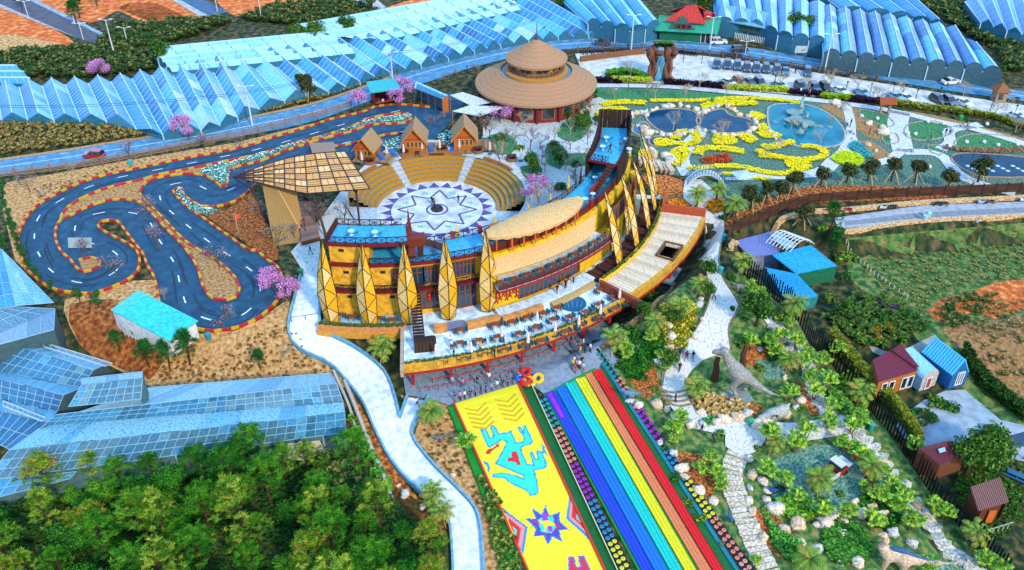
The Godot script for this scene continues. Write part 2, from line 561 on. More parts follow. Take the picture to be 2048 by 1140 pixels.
	sheet("yard", smooth_way(way("1790,850 1850,800 1930,780 2000,840 2080,860 2080,930 1960,900 1860,900 1810,880"), 3.0, true), mat("a9bcc8",0.95,"stain",14.0), 0.1)
	sheet("yard", way("1735,690 1790,710 1870,670 1880,690 1800,730 1745,705"), mat("a9a7a4",0.95,"stain",12.0), 0.1)
	sheet("forest_ground", way("-300,1010 0,1000 200,975 480,925 690,905 725,905 770,960 850,1010 905,1070 908,1300 -300,1300"), mat("ffffff",1.0,"forestfloor",20.0, {"relief": 10.0,"k": 0.7}), 0.05)
func sheet(called: String, w: PackedVector3Array, m: Material, up := 0.05, level := INF) -> MeshInstance3D:
	var s := sh()
	lay(s, w, up, level)
	return setting(called, s, m)
func lay(s: Shape, w: PackedVector3Array, up: float, level := INF):
	var poly := flat(w)
	var ids := Geometry2D.triangulate_polygon(poly)
	var todo := []
	for q in ([poly] if ids.size() else Geometry2D.offset_polygon(poly, 0.02)):
		ids = Geometry2D.triangulate_polygon(q)
		for i in range(0, ids.size(), 3):
			todo.append([q[ids[i]], q[ids[i + 1]], q[ids[i + 2]]])
	var at := func(p: Vector2): return V(p.x, (land(p.x, p.y) if level == INF else level) + up, p.y)
	while todo.size():
		var t: Array = todo.pop_back()
		var low: float = maxf(t[0].y, maxf(t[1].y, t[2].y))
		var longest := 0
		for k in 3:
			if t[k].distance_squared_to(t[(k + 1) % 3]) > t[longest].distance_squared_to(t[(longest + 1) % 3]):
				longest = k
		var a: Vector2 = t[longest]
		var b: Vector2 = t[(longest + 1) % 3]
		var d: Vector2 = t[(longest + 2) % 3]
		var limit := 2.2 if low > -113.0 or field_poly.size() and level == INF and a.x > 12.0 and low > -160.0 else 30.0
		if level == INF and a.distance_to(b) > limit and a.distance_to(b) < 400.0:
			var mid := (a + b) / 2.0
			todo.append([a, mid, d])
			todo.append([mid, b, d])
		else:
			var pa: Vector3 = at.call(a)
			var pb: Vector3 = at.call(b)
			var pc: Vector3 = at.call(d)
			if (pc - pa).cross(pb - pa).y < 0:
				s.tri(pa, pc, pb)
			else:
				s.tri(pa, pb, pc)
func band(w: PackedVector3Array, width: float) -> PackedVector3Array:   # the outline of a strip of this width along a way
	var l := PackedVector3Array()
	var r := PackedVector3Array()
	for i in w.size():
		var d := w[mini(i + 1, w.size() - 1)] - w[maxi(i - 1,0)]
		d.y = 0
		var s := d.normalized().cross(UP) * width / 2.0
		l.append(w[i] - s)
		r.append(w[i] + s)
	r.reverse()
	l.append_array(r)
	return l
func ribbon(s: Shape, w: PackedVector3Array, width: float, up: float):
	var poly := band(w, width)
	var n := w.size()
	for i in n - 1:
		var q := []
		for p in [poly[i], poly[i + 1], poly[2 * n - 2 - i], poly[2 * n - 1 - i]]:
			q.append(V(p.x, land(p.x, p.z) + up, p.z))
		s.quad(q[0], q[1], q[2], q[3])
func kerb_wall(s: Shape, w: PackedVector3Array, width: float, high: float, low := -0.3):
	var poly := band(w, width)
	var n := w.size()
	for i in n - 1:
		var q := [poly[i], poly[i + 1], poly[2 * n - 2 - i], poly[2 * n - 1 - i]]
		var b := []
		for p in q: b.append(V(p.x, p.y + low, p.z))
		for p in q: b.append(V(p.x, p.y + high, p.z))
		s.block(b)
func dashes(called: String, w: PackedVector3Array, length: float, gap: float, width: float, m: Material, up: float):
	var along := 0.0
	var s := sh()
	var run := PackedVector3Array()
	for i in w.size():
		if i > 0:
			along += w[i].distance_to(w[i - 1])
		var on := fmod(along, length + gap) < length
		if on:
			run.append(w[i])
		if (not on or i == w.size() - 1) and run.size():
			if run.size() > 1:
				ribbon(s, run, width, up)
			run = PackedVector3Array()
	setting(called, s, m)
# ---------- roads and paths ----------
func build_roads():
	var high := mat("ffffff",0.7,"highway",22.0, {"spec": 0.5})
	sheet("highway", smooth_way(way("-120,345 0,322 130,303 250,283 400,262 510,235 637,206 765,162 828,138 900,118 980,100 1060,86 1150,78 1274,78 1402,83 1529,100 1655,121 1782,139 1910,158 2048,183 2200,206"), 3.0) + rev(smooth_way(way("-120,372 0,350 130,331 250,312 400,284 510,268 637,240 765,193 860,163 950,134 1060,108 1150,98 1274,97 1402,106 1529,123 1655,143 1782,163 1910,184 2048,203 2200,226"), 3.0)), high, 0.08)
	sheet("verge", smooth_way(way("-120,341 0,318 130,299 250,279 400,258 510,231 637,202 765,158 828,134 900,114 980,97 1060,83 1150,75 1274,75"), 3.0) + rev(smooth_way(way("-120,345 0,322 130,303 250,283 400,262 510,235 637,206 765,162 828,138 900,118 980,100 1060,86 1150,78 1274,78"), 3.0)), mat("ffffff",1.0,"sand",16.0, {"k": 0.6}), 0.1)
	var white := mat("dceef8",0.7,"soft",6.0)
	var centre := smooth_way(way("-60,340 0,335 130,316 250,297 400,272 510,250 637,222 765,178 828,152 900,132 980,113 1060,97 1150,87 1274,86 1402,93 1529,110 1655,131 1782,150 1910,170 2048,193 2200,216"), 0.5)
	var s := sh()
	ribbon(s, centre, 0.3,0.11)
	setting("centre_line", s, white)
	var upper := smooth_way(way("-60,331 0,326 130,307 250,287 400,265 510,239 637,210 765,166 828,142 900,122 980,104 1060,90 1150,81 1274,80.5 1402,86 1529,103.5 1655,124.5 1782,142.5 1910,161.5 2048,186.5"), 0.5)
	dashes("edge_line", upper, 2.0,2.0,0.22, white, 0.11)
	# car park and the wide forecourt
	var park := mat("d6d6d0",0.9,"stain",20.0, {"k": 0.68})
	sheet("car_park", smooth_way(way("1150,108 1274,103 1402,112 1529,129 1655,150 1782,170 1910,191 2048,211 2200,232"), 3.0) + rev(smooth_way(way("1170,158 1210,165 1330,168 1450,178 1560,188 1700,200 1810,214 1960,232 2048,250 2200,290"), 3.0)), park, 0.1)
	var path := mat("d3d8da",0.95,"cobble",9.0, {"k": 0.7})
	# promenade round the arena, with the forecourt of the rotunda
	var prom := way("582,505 640,440 690,372 742,318 790,290 850,280 960,285 985,232 1000,214 1050,204 1190,198 1235,176 1212,262 1196,350 1150,420 1060,455 900,470 820,462 700,470 640,480 640,640 606,640 586,600 604,540")
	var hole := PackedVector2Array()
	for k in 40:
		hole.append(ARENA + Vector2.from_angle(TAU * k / 40.0) * 16.6)
	for part in Geometry2D.clip_polygons(flat(prom), hole):
		var w := PackedVector3Array()
		for p in part: w.append(V(p.x, 0, p.y))
		if not Geometry2D.is_polygon_clockwise(part) or part.size() != 40:
			if part.size() != 40:
				# cut the ring open along one line so that it can be filled
				sheet("paving", w, mat("d2d8d4",0.9,"cobble",10.0, {"k": 0.66}), 0.12)
	# garden paths
	for w in [["1192,172 1330,174 1470,186 1560,194 1680,207 1790,224 1880,245 1960,262 2060,292",2.2],["1800,224 1795,250 1800,275 1806,305",4.2],["1806,305 1860,306 1890,318 1912,345 1950,366 2030,388",2.6],
		["1806,300 1790,312 1775,322 1730,332",2.2],["1880,300 1900,286 1900,262 1960,250",2.4],["1690,262 1700,280 1690,305 1665,325 1640,345 1560,352 1440,354 1380,345",3.0],["1378,352 1362,318 1376,292 1396,270 1392,250",3.2],
		["1396,294 1330,282 1290,275",1.2],["1690,205 1700,240 1702,270",2.0],["1160,215 1120,260 1085,300 1065,320",3.0]]:
		sheet("path", band(smooth_way(way(w[0]), 1.5), w[1]), path, 0.16)
	# the wide cobbled walk down the dinosaur garden
	var walk := smooth_way(way("1370,362 1368,400 1405,430 1410,480 1396,520 1412,560 1418,592 1396,650 1338,712 1322,775 1345,812"), 2.0) + rev(smooth_way(way("1402,360 1440,400 1448,460 1436,520 1446,560 1476,612 1456,655 1460,700 1405,722 1368,765 1376,800"), 2.0))
	sheet("cobbled_walk", walk, mat("dcdad2",0.95,"cobble",7.0, {"k": 0.72}), 0.2)
	sheet("cobbled_walk", band(smooth_way(way("1358,806 1375,835 1430,850 1520,862 1600,866 1695,850"), 1.5), 3.0), mat("dcdad2",0.95,"cobble",7.0, {"k": 0.72}), 0.24)
	sheet("cobbled_walk", smooth_way(way("1450,862 1500,852 1535,872 1520,900 1480,915 1450,895"), 1.5, true), mat("dcdad2",0.95,"cobble",7.0, {"k": 0.72}), 0.28)
	var rim := sh()
	kerb_wall(rim, drape(smooth_way(way("1406,432 1410,480 1396,520 1414,560 1420,592 1398,650 1340,712 1324,775"), 1.2), 0.2), 0.22,0.15)
	kerb_wall(rim, drape(smooth_way(way("1449,462 1438,520 1448,560 1478,612 1458,655 1462,700"), 1.2), 0.2), 0.22,0.15)
	kerb_wall(rim, drape(smooth_way(way("1203,702 1262,652 1312,610 1348,572"), 1.0), 0.0), 0.5,0.8,-2.0)
	setting("walk_kerb", rim, mat("a58a68",0.9,"stone",4.0))
	sheet("garden_path", band(smooth_way(way("1539,636 1572,680 1612,726 1639,806 1692,849 1745,893 1792,959 1845,1026 1885,1092 1945,1132 1990,1190"), 1.5), 2.0), mat("dcdcd4",0.95,"cobble",7.0, {"k": 0.8}), 0.16)
	# steps of the cobbled walk above the dinosaur bed
	for i in 4:
		var st := sh()
		var y := 782.0 + i * 9
		kerb_wall(st, drape(smooth_way(way("%f,%f %f,%f %f,%f" % [1318 + i * 4, y - 2,1345 + i * 5, y + 6,1372 + i * 6, y]), 0.6), 0.2), 0.3,0.16)
		setting("walk_step", st, mat("b9ab92",0.9,"stone",4.0))
	# motorbike lane above the field
	sheet("lane", smooth_way(way("1668,437 1760,424 1850,412 2048,404 2300,392"), 4.0) + rev(smooth_way(way("1676,460 1760,450 1850,440 2048,430 2300,414"), 4.0)), mat("b4bac0",0.95,"stain",12.0), 0.12)
	sheet("lane_track", smooth_way(way("1690,444 1760,436 1850,426 2048,416 2300,403"), 4.0) + rev(smooth_way(way("1690,452 1760,445 1850,436 2048,426 2300,412"), 4.0)), mat("8f969e",0.95,"stain",8.0), 0.15)
	# the winding ramp on the left with its two low walls
	var left := smooth_way(way("604,546 584,620 578,668 600,702 668,738 722,802 748,860 786,930 838,985 880,1018 898,1045 906,1140 904,1280"), 1.5)
	var right := smooth_way(way("640,560 640,628 648,664 700,692 752,728 778,762 794,810 800,838"), 1.5)
	var fork := way("815,797 858,797 836,838 824,872 840,900")
	var tail := smooth_way(way("840,900 868,934 920,985 950,1020 962,1060 968,1140 972,1280"), 1.5)
	var w := PackedVector3Array()
	w.append_array(left)
	w.append_array(rev(tail))
	w.append_array(rev(fork))
	w.append_array(rev(right))
	sheet("winding_ramp", w, mat("e6edf0",0.9,"stain",11.0, {"k": 0.74}), 0.14)
	var side := sh()
	for q in [left, right, tail, smooth_way(way("800,838 815,797"), 1.0), smooth_way(way("858,797 836,838 824,872 840,900"), 1.0)]:
		kerb_wall(side, drape(q, 0.0), 0.28,0.75)
	setting("ramp_wall", side, mat("79bfdc",0.85,"soft",5.0))
	for k in [0,1,2]:
		var railing := sh()
		var a := ground(584 + k * 28,646 - k * 4)
		railing.bar(a, a + UP * 1.1,0.07)
		if k < 2:
			railing.bar(a + UP * 1.08, ground(584 + (k + 1) * 28,646 - (k + 1) * 4) + UP * 1.08,0.06)
		setting("ramp_gate_rail", railing, mat("6d6f74",0.5))
	# stone stairs and slab path lower right: every slab a piece
	var stairs := thing("stone_stairs","curved flight of pale stone steps between palms and the rainbow slide","stairs")
	var run := smooth_way(way("1478,905 1466,935 1464,965 1474,1000 1490,1040 1508,1085 1530,1130 1556,1180"), 0.25)
	var at := 0.0
	var made := 0
	for i in range(1, run.size()):
		at += run[i].distance_to(run[i - 1])
		if at > 0.62:
			at = 0.0
			var d := run[i] - run[i - 1]
			var b := Basis(UP, atan2(d.x, d.z) + rng.randf_range(-0.06,0.06))
			var st := sh()
			st.box(drape(pv([run[i]]), 0.12 + 0.03 * (made % 2))[0], V(2.8 + rng.randf_range(-0.2,0.2), 0.3,0.66), b)
			piece(stairs, "step", st, mat(["e6e2d8","dcd6ca","f0ece2"][made % 3], 0.95,"stone",3.0, {"k": 0.82}))
			made += 1
	var slabs := thing("stepping_slab_path","winding path of irregular grey stone slabs along the dark mesh fence","path")
	run = smooth_way(way("1539,636 1572,680 1612,726 1639,806 1692,849 1745,893 1792,959 1845,1026 1885,1092 1945,1132 1990,1190"), 0.25)
	at = 0.0
	made = 0
	for i in range(1, run.size()):
		at += run[i].distance_to(run[i - 1])
		if at > 1.25:
			at = 0.0
			var poly := PackedVector2Array()
			var d := (run[i] - run[i - 1]).normalized()
			var sx := Vector2(-d.z, d.x)
			for k in 7:
				var t := TAU * k / 7.0 + rng.randf_range(-0.25,0.25)
				var q := Vector2(d.x, d.z) * cos(t) * 0.7 + sx * sin(t) * rng.randf_range(1.2,1.6)
				poly.append(Vector2(run[i].x, run[i].z) + q)
			var st := sh()
			var h := land(run[i].x, run[i].z)
			st.prism(poly, h - 0.2, h + rng.randf_range(0.2,0.26))
			piece(slabs, "slab", st, mat(["d4dcdc","c6d0d2","e0e2dc"][made % 3], 0.95,"stone",3.0, {"k": 0.8}))
			made += 1
func rev(a: PackedVector3Array) -> PackedVector3Array:
	var b := a.duplicate()
	b.reverse()
	return b
# ---------- go-kart track ----------
func barrier(w: PackedVector3Array, label: String):
	var o := thing("tyre_barrier", label, "track barrier", w[0])
	var at := 0.0
	var from := w[0]
	var n := 0
	var red := mat("d8261c",0.6,"soft",3.0)
	var yellow := mat("f2b616",0.6,"soft",3.0)
	for i in range(1, w.size()):
		at += w[i].distance_to(w[i - 1])
		if at >= 1.12 or i == w.size() - 1:
			var s := sh()
			var a := V(from.x, land(from.x, from.z), from.z)
			var b := V(w[i].x, land(w[i].x, w[i].z), w[i].z)
			var d := (b - a).normalized() * 0.03
			var t := (b - a).cross(UP).normalized()
			var p := []
			var wide := 0.19
			for y in [0.02,0.45]:
				p.append_array([a + d - t * wide + UP * y, b - d - t * wide + UP * y, b - d + t * wide + UP * y, a + d + t * wide + UP * y])
			s.block(p)
			piece(o, "barrier_block", s, yellow if n % 2 == 0 else red)
			from = w[i]
			at = 0.0
			n += 1
func build_track():
	var outer := "860,216 803,211 754,214 724,226 663,240 597,262 535,280 509,290 445,305 369,319 293,335 216,351 158,369 120,387 84,407 59,430 46,453 38,473 41,501 54,540 80,563 102,578 140,587 183,589 216,580 244,568 262,558 277,542 280,519 270,499 244,483 211,466 197,455 206,444 234,444 249,461 270,489 287,511 295,532 309,557 318,598"
	var bottom := "394,660 433,664 483,654 520,636 535,624 558,598 565,560 553,534 535,522 510,501 496,501 453,471 407,438 374,415 349,389 350,380 364,378 369,392 387,407 412,415 445,413 478,400 509,374 530,362"
	var island := "122,443 125,430 142,412 178,392 229,374 287,361 318,351 389,338 458,323 520,310 594,287 652,272 706,254 739,239 777,231 820,230 812,247 739,252 703,265 637,282 560,308 520,325 473,335 458,346 454,374 443,375 427,363 407,352 366,350 305,361 282,379 280,389 290,402 310,422 331,443 364,478 392,499 422,516 453,539 476,565 480,578 473,596 453,603 427,600 410,583 402,560 394,534 376,506 356,483 331,458 305,430 285,410 254,401 211,404 163,422"
	var poly := smooth_way(way(outer), 1.2)
	poly.append_array(way("330,640 394,660"))
	poly.append_array(smooth_way(way(bottom), 1.2))
	poly.append_array(way("600,352 700,318 770,300 860,292 885,262 905,240 930,205 900,185 860,200"))
	sheet("track_asphalt", poly, mat("ffffff",0.75,"asphalt",24.0, {"k": 0.66,"spec": 0.4}), 0.1)
	var isle := smooth_way(way(island), 1.0, true)
	sheet("track_island", isle, mat("ffffff",1.0,"sand",20.0, {"relief": 8.0,"k": 0.5}), 0.14)
	sheet("track_island", smooth_way(way("160,522 176,517 193,520 202,531 188,541 168,544"), 1.0, true), mat("ffffff",1.0,"sand",10.0, {"k": 0.5}), 0.14)
	sheet("track_island", smooth_way(way("352,386 362,382 372,402 392,416 430,424 470,412 505,384 520,420 545,470 556,520 520,506 470,472 410,432"), 1.0, true), mat("ffffff",1.0,"soil",14.0, {"k": 0.4,"relief": 6.0}), 0.14)
	barrier(smooth_way(way(outer), 0.3), "long red and yellow barrier along the track's outer edge beside the roadside fence")
	barrier(isle, "red and yellow barrier enclosing the long serpentine planted island of the track")
	barrier(smooth_way(way("318,598 322,618"), 0.3), "short red and yellow barrier end beside the turquoise-roofed shed")
	barrier(smooth_way(way(bottom), 0.3), "red and yellow barrier round the track's southern bend up to the bamboo stage")
	barrier(smooth_way(way("122,443 114,455 112,478 122,504 142,522 153,537 168,546 188,541 202,531 193,520 176,517 158,523"), 0.3), "red and yellow barrier hooking round the small tree bed inside the western bend")
	barrier(smooth_way(way("636,298 700,290 770,272 812,268"), 0.3), "red and yellow barrier along the flower bed behind the first timber hut")
	var white := mat("e6f2f6",0.8)
	for w in ["800,222 700,246 600,276 509,301 369,330 293,345 216,362 140,392 84,428 70,465 74,500 100,540 140,562 183,566 230,545 240,520 220,500 170,482 150,460 170,436 230,424 290,436 318,480 350,530 362,575 380,620 430,642 490,628 520,590 510,550 470,520 420,486 360,440 322,402 330,376 380,366 430,386 470,376 500,352","820,262 740,276 640,300 560,330"]:
		dashes("lane_dash", smooth_way(way(w), 0.3), 2.2,4.2,0.22, white, 0.15)
		var mid := smooth_way(way(w), 0.5)
		for off in [-1.3,-0.9,1.1]:
			var line := PackedVector3Array()
			for i in mid.size():
				var d := (mid[mini(i + 1, mid.size() - 1)] - mid[maxi(i - 1,0)]).normalized()
				line.append(mid[i] + d.cross(UP) * (off + 0.35 * sin(i * 0.11 + off)))
			dashes("tyre_marks", line, 9.0 + off, 6.5,0.3, mat("1a3c52",0.85,"grain",6.0, {"k": 0.8}), 0.12)
	# blue-green planting on the island's northern tongue and in the small inner bed
	bed("bedding_plants","520,312 594,290 652,275 706,257 745,243 815,233 805,245 735,249 700,262 637,278 560,304 520,322 475,330 460,340 458,330",["2f9e9e","d8f0e8","1d6f5c"], "silvery blue-green bedding plants on the serpentine island's northern tongue",7.0,0.28)
	bed("bedding_plants","354,384 362,381 372,402 392,416 430,422 425,430 395,428 372,410",["2f9e9e","d8f0e8","1d6f5c"], "silvery blue-green bedding plants in the small hairpin bed",7.0,0.28)
	bed("bedding_plants","400,346 455,328 458,348 452,370 440,368 420,354",["2f9e9e","d8f0e8","1d6f5c"], "silvery blue-green bedding plants in the island's hooked bay",7.0,0.28)
	bed("bedding_plants","770,292 815,272 830,282 812,300 790,305",["2f9e9e","d8f0e8","1d6f5c"], "silvery blue-green bedding plants between the first two timber huts",7.0,0.28)
	bed("bedding_plants","878,278 910,262 918,285 905,295",["2f9e9e","d8f0e8","1d6f5c"], "silvery blue-green bedding plants between the second and third huts",7.0,0.28)
	# road sign board in the western bend
	var o := thing("notice_board","grey rectangular notice board on two posts inside the western bend","board", ground(168,508))
	var s := sh()
	for x in [-1.7,1.7]:
		local(o, "post", bx(V(x, 1.0,0), V(0.12,2.0,0.12)).made(), mat("5a6a72",0.6))
	local(o, "board_face", bx(V(0,2.3,0.1), V(3.9,1.7,0.12), Basis(Vector3.RIGHT, -0.5)).made(), mat("9cb4b8",0.6,"stain",2.0))
# a bed of small plants: low tufts that nobody could count, in a few tones
var tufts := {}
func tuft(hexes: Array, leaf: float, high: float) -> ArrayMesh:
	var key := str(hexes, leaf, high)
	if not tufts.has(key):
		var s := sh()
		s.tinted = true
		var r := RandomNumberGenerator.new()
		r.seed = key.hash()
		for k in 16:
			s.col = tone(hexes[r.randi() % hexes.size()], 0.82 * r.randf_range(0.75,1.1))
			var t := r.randf() * TAU
			var d := V(cos(t), 0, sin(t))
			var a := d * r.randf_range(0.0,0.25)
			a.y = high * r.randf_range(0.3,1.0)
			var u := (d * r.randf_range(0.4,1.0) + UP * r.randf_range(0.0,0.7)).normalized() * leaf
			var w := d.cross(UP) * leaf * 0.55
			s.quad(a - w * 0.6, a + u * 0.5 - w, a + u, a + u * 0.5 + w)
		tufts[key] = s.made()
	return tufts[key]
func fill(w: PackedVector3Array, per: float, lo := 0.8, hi := 1.3, up := 0.0) -> Array:
	var poly := flat(w)
	var box := Rect2(poly[0], Vector2.ZERO)
	for p in poly: box = box.expand(p)
	var out := []
	for i in int(box.get_area() * per):
		var p := box.position + Vector2(rng.randf(), rng.randf()) * box.size
		if Geometry2D.is_point_in_polygon(p, poly):
			out.append(Transform3D(Basis(UP, rng.randf() * TAU).scaled(Vector3.ONE * rng.randf_range(lo, hi)), V(p.x, land(p.x, p.y) + up, p.y)))
	return out
func bed(called: String, px: String, hexes: Array, label: String, per := 6.0, leaf := 0.22, soil := "sand", high := 0.45, category := "flower bed", wide := 0.0) -> Node3D:
	var w := smooth_way(way(px), 0.8, true) if wide == 0.0 else band(smooth_way(way(px), 1.2), wide)
	var mid := O3
	for p in w: mid += p / w.size()
	mid.y = land(mid.x, mid.z)
	var o := thing(called, label, category, mid)
	var s := sh()
	lay(s, w, 0.2)
	piece(o, "bed_soil", s, mat("ffffff",1.0, soil, 8.0, {"k": 0.4}))
	var all := fill(w, per)
	for i in all.size(): all[i].origin -= mid
	many(o, "tufts", tuft(hexes, leaf, high), leafy(), all)
	return o
# ---------- arena ----------
func ring_box(s: Shape, c: Vector2, r0: float, r1: float, a0: float, a1: float, y0: float, y1: float, step := 4.0):
	var n := maxi(1, int(ceil(absf(a1 - a0) / step)))
	for k in n:
		var t0 := deg_to_rad(lerpf(a0, a1, float(k) / n))
		var t1 := deg_to_rad(lerpf(a0, a1, float(k + 1) / n))
		var p := []
		for y in [y0, y1]:
			for q in [[r0, t0],[r1, t0],[r1, t1],[r0, t1]]:
				p.append(V(c.x + q[0] * cos(q[1]), y, c.y + q[0] * sin(q[1])))
		var f := [[4,5,6,7],[3,2,1,0],[1,2,6,5],[3,0,4,7]]
		if k == 0: f.append([0,1,5,4])
		if k == n - 1: f.append([2,3,7,6])
		for q in f:
			s.quad(p[q[0]], p[q[1]], p[q[2]], p[q[3]])
func build_arena():
	var o := thing("round_arena","sunken round arena with pale star-patterned floor and curved straw-yellow seating tiers","amphitheatre", V(ARENA.x, -3.0, ARENA.y))
	var s := sh()
	ring_box(s, ARENA, 0.0,11.2,0,360,-3.4,-3.0,5.0)
	piece(o, "arena_floor", s, mat("e8f2f6",0.8,"soft",16.0))
	var purple := mat("6a5aa8",0.75,"soft",4.0)
	var slate := mat("55618c",0.75,"soft",4.0)
	for k in 24:
		var t := TAU * (k + 0.5) / 24.0
		var q := sh()
		var p := PackedVector2Array()
		for e in [[8.6,-0.13],[8.6,0.13],[10.6,0.0]]:
			p.append(ARENA + Vector2.from_angle(t + e[1]) * e[0])
		q.prism(p, -3.0,-2.985)
		piece(o, "floor_triangle", q, purple)
	var star := []
	for k in 16:
		var rr := 7.4 if k % 2 == 0 else 4.5
		star.append(ARENA + Vector2.from_angle(TAU * k / 16.0 - PI / 2) * rr)
	for k in 16:
		var q := sh()
		var a: Vector2 = star[k]
		var b: Vector2 = star[(k + 1) % 16]
		q.bar(V(a.x, -2.985, a.y), V(b.x, -2.985, b.y), 0.34,0.03)
		piece(o, "star_line", q, slate)
	s = sh()
	ring_box(s, ARENA, 1.75,2.1,0,360,-3.0,-2.97,8.0)
	piece(o, "emblem_ring", s, purple)
	for k in 8:
		var q := sh()
		var cc := ARENA + Vector2.from_angle(TAU * (k + 0.5) / 8.0 - PI / 2) * 6.6
		for e in 5:
			var t := TAU * e / 5.0
			q.bar(V(cc.x, -2.985, cc.y), V(cc.x + cos(t) * 0.8,-2.985, cc.y + sin(t) * 0.6), 0.3,0.02 + 0.004 * e)
		piece(o, "floor_motif", q, mat("8fdcd8",0.8,"soft",2.0))
	var fire := thing("fire_bowl","dark eight-sided fire bowl at the centre of the arena floor","fire bowl", V(ARENA.x, -3.0, ARENA.y))
	local(fire, "bowl", lt(O3, [Vector2(0,0.0), Vector2(1.15,0.0), Vector2(1.15,0.4), Vector2(0.85,0.42), Vector2(0.8,0.2), Vector2(0,0.2)], 8).made(), mat("2c3440",0.7))
	s = sh()
	for k in 7:
		var t := k * 0.9
		s.bar(V(cos(t) * 0.55,0.25, sin(t) * 0.55), V(-cos(t) * 0.3,0.6,-sin(t) * 0.3), 0.14)
	local(fire, "logs", s.made(), mat("4d4440",0.9))
	# seating: six tiers, each a straw-coloured seat edge before a grassy tread, parted by two stairs
	var gold := mat("e3b23c",0.9,"bamboo",3.0)
	var tread := mat("9a8f70",1.0,"stain",2.5)
	var wedges := [[184,232],[239,287],[294,362]]
	for i in 6:
		var r := 11.2 + i * 0.9
		var y := -3.0 + i * 0.5
		for wdg in wedges:
			var q := sh()
			ring_box(q, ARENA, r + 0.3, r + 0.9, wdg[0], wdg[1], y - 0.6, y + 0.44)
			piece(o, "tread", q, tread)
			q = sh()
			ring_box(q, ARENA, r, r + 0.3, wdg[0], wdg[1], y - 0.6, y + 0.5)
			piece(o, "seat_edge", q, gold)
	for a in [[232,239],[287,294]]:
		for i in 12:
			var q := sh()
			var r := 11.2 + i * 0.45
			ring_box(q, ARENA, r, r + 0.45, a[0], a[1], -3.4,-3.0 + (i + 1) * 0.25 + 0.01)
			piece(o, "stair_step", q, mat(["dfe9ee","cbd8de"][i % 2], 0.9,"soft",3.0))
	for a in [[184,222],[242,284],[300,326]]:
		var q := sh()
		ring_box(q, ARENA, 16.6,17.1, a[0], a[1], -0.3,0.55)
		piece(o, "rim_planter", q, mat("c98a3a",0.9,"bamboo",3.0))
	s = sh()
	ring_box(s, ARENA, 16.6,16.9,0,184,-4,0.2)
	ring_box(s, ARENA, 11.2,11.6,2,184,-4,-2.99)
	piece(o, "retaining_ring", s, mat("b9d4e2",0.9,"stain",6.0))
	s = sh()
	ring_box(s, ARENA, 11.6,16.6,2,184,-4,-3.03)
	piece(o, "front_paving", s, mat("c2dae6",0.9,"stain",8.0))
# ---------- the curved hall ----------
func arc(r0: float, r1: float, a0: float, a1: float, y0: float, y1: float, step := 2.0) -> Shape:
	var s := sh()
	ring_box(s, C, r0, r1, a0, a1, y0, y1, step)
	return s
func rim_arc(s: Shape, inset0: float, inset1: float, a0: float, a1: float, y0: float, y1: float):
	var n := int(ceil(absf(a1 - a0) / 2.0))
	for k in n:
		var t := lerpf(a0, a1, float(k) / n)
		var u := lerpf(a0, a1, float(k + 1) / n)
		var p := []
		for y in [y0, y1]:
			p.append_array([pol(rim_r(t) - inset0, t, y), pol(rim_r(t) - inset1, t, y), pol(rim_r(u) - inset1, u, y), pol(rim_r(u) - inset0, u, y)])
		var f := [[4,5,6,7],[3,2,1,0],[1,2,6,5],[3,0,4,7]]
		if k == 0: f.append([0,1,5,4])
		if k == n - 1: f.append([2,3,7,6])
		for q in f:
			s.quad(p[q[0]], p[q[1]], p[q[2]], p[q[3]])
func rails(par: Node, r: float, a0: float, a1: float, y: float, m: Material, bay := 1.5, high := 1.05, solid := false):
	var n := maxi(1, int(round(absf(a1 - a0) * PI / 180.0 * r / bay)))
	for k in n:
		var t := lerpf(a0, a1, float(k) / n)
		var u := lerpf(a0, a1, float(k + 1) / n)
		var s := sh()
		var a := pol(r, t, y)
		var b := pol(r, u, y)
		var up := UP
		s.bar(a, a + up * high, 0.12)
		s.bar(a + up * high, b + up * high, 0.1)
		s.bar(a + up * 0.15, b + up * 0.15,0.07)
		s.bar(a + up * 0.15, b + up * (high - 0.05), 0.06)
		s.bar(b + up * 0.15, a + up * (high - 0.05), 0.055)
		s.bar((a + b) / 2.0 + up * 0.15, (a + b) / 2.0 + up * high, 0.05)
		if solid:
			s.bar(a + up * 0.5, b + up * 0.5,0.03,0.8, UP)
		piece(par, "railing_bay", s, m)
func windows(par: Node, r: float, a0: float, a1: float, y0: float, y1: float, n: int, frame: Material, glass: Material):
	for k in n:
		var t := lerpf(a0, a1, float(k) / n)
		var u := lerpf(a0, a1, float(k + 1) / n)
		var w := sh()
		var a := pol(r + 0.06, t, y0)
		var b := pol(r + 0.06, u, y0)
		var up := UP * (y1 - y0)
		w.bar(a, a + up, 0.18)
		w.bar(a, b, 0.16)
		w.bar(a + up, b + up, 0.16)
		w.bar(a + up * 0.72, b + up * 0.72,0.1)
		if k == n - 1:
			w.bar(b, b + up, 0.18)
		var o := piece(par, "window", w, frame)
		var g := sh()
		g.block([pol(r + 0.005, t, y0), pol(r + 0.03, t, y0), pol(r + 0.03, u, y0), pol(r + 0.005, u, y0), pol(r + 0.005, t, y1), pol(r + 0.03, t, y1), pol(r + 0.03, u, y1), pol(r + 0.005, u, y1)])
		piece(o, "pane", g, glass)
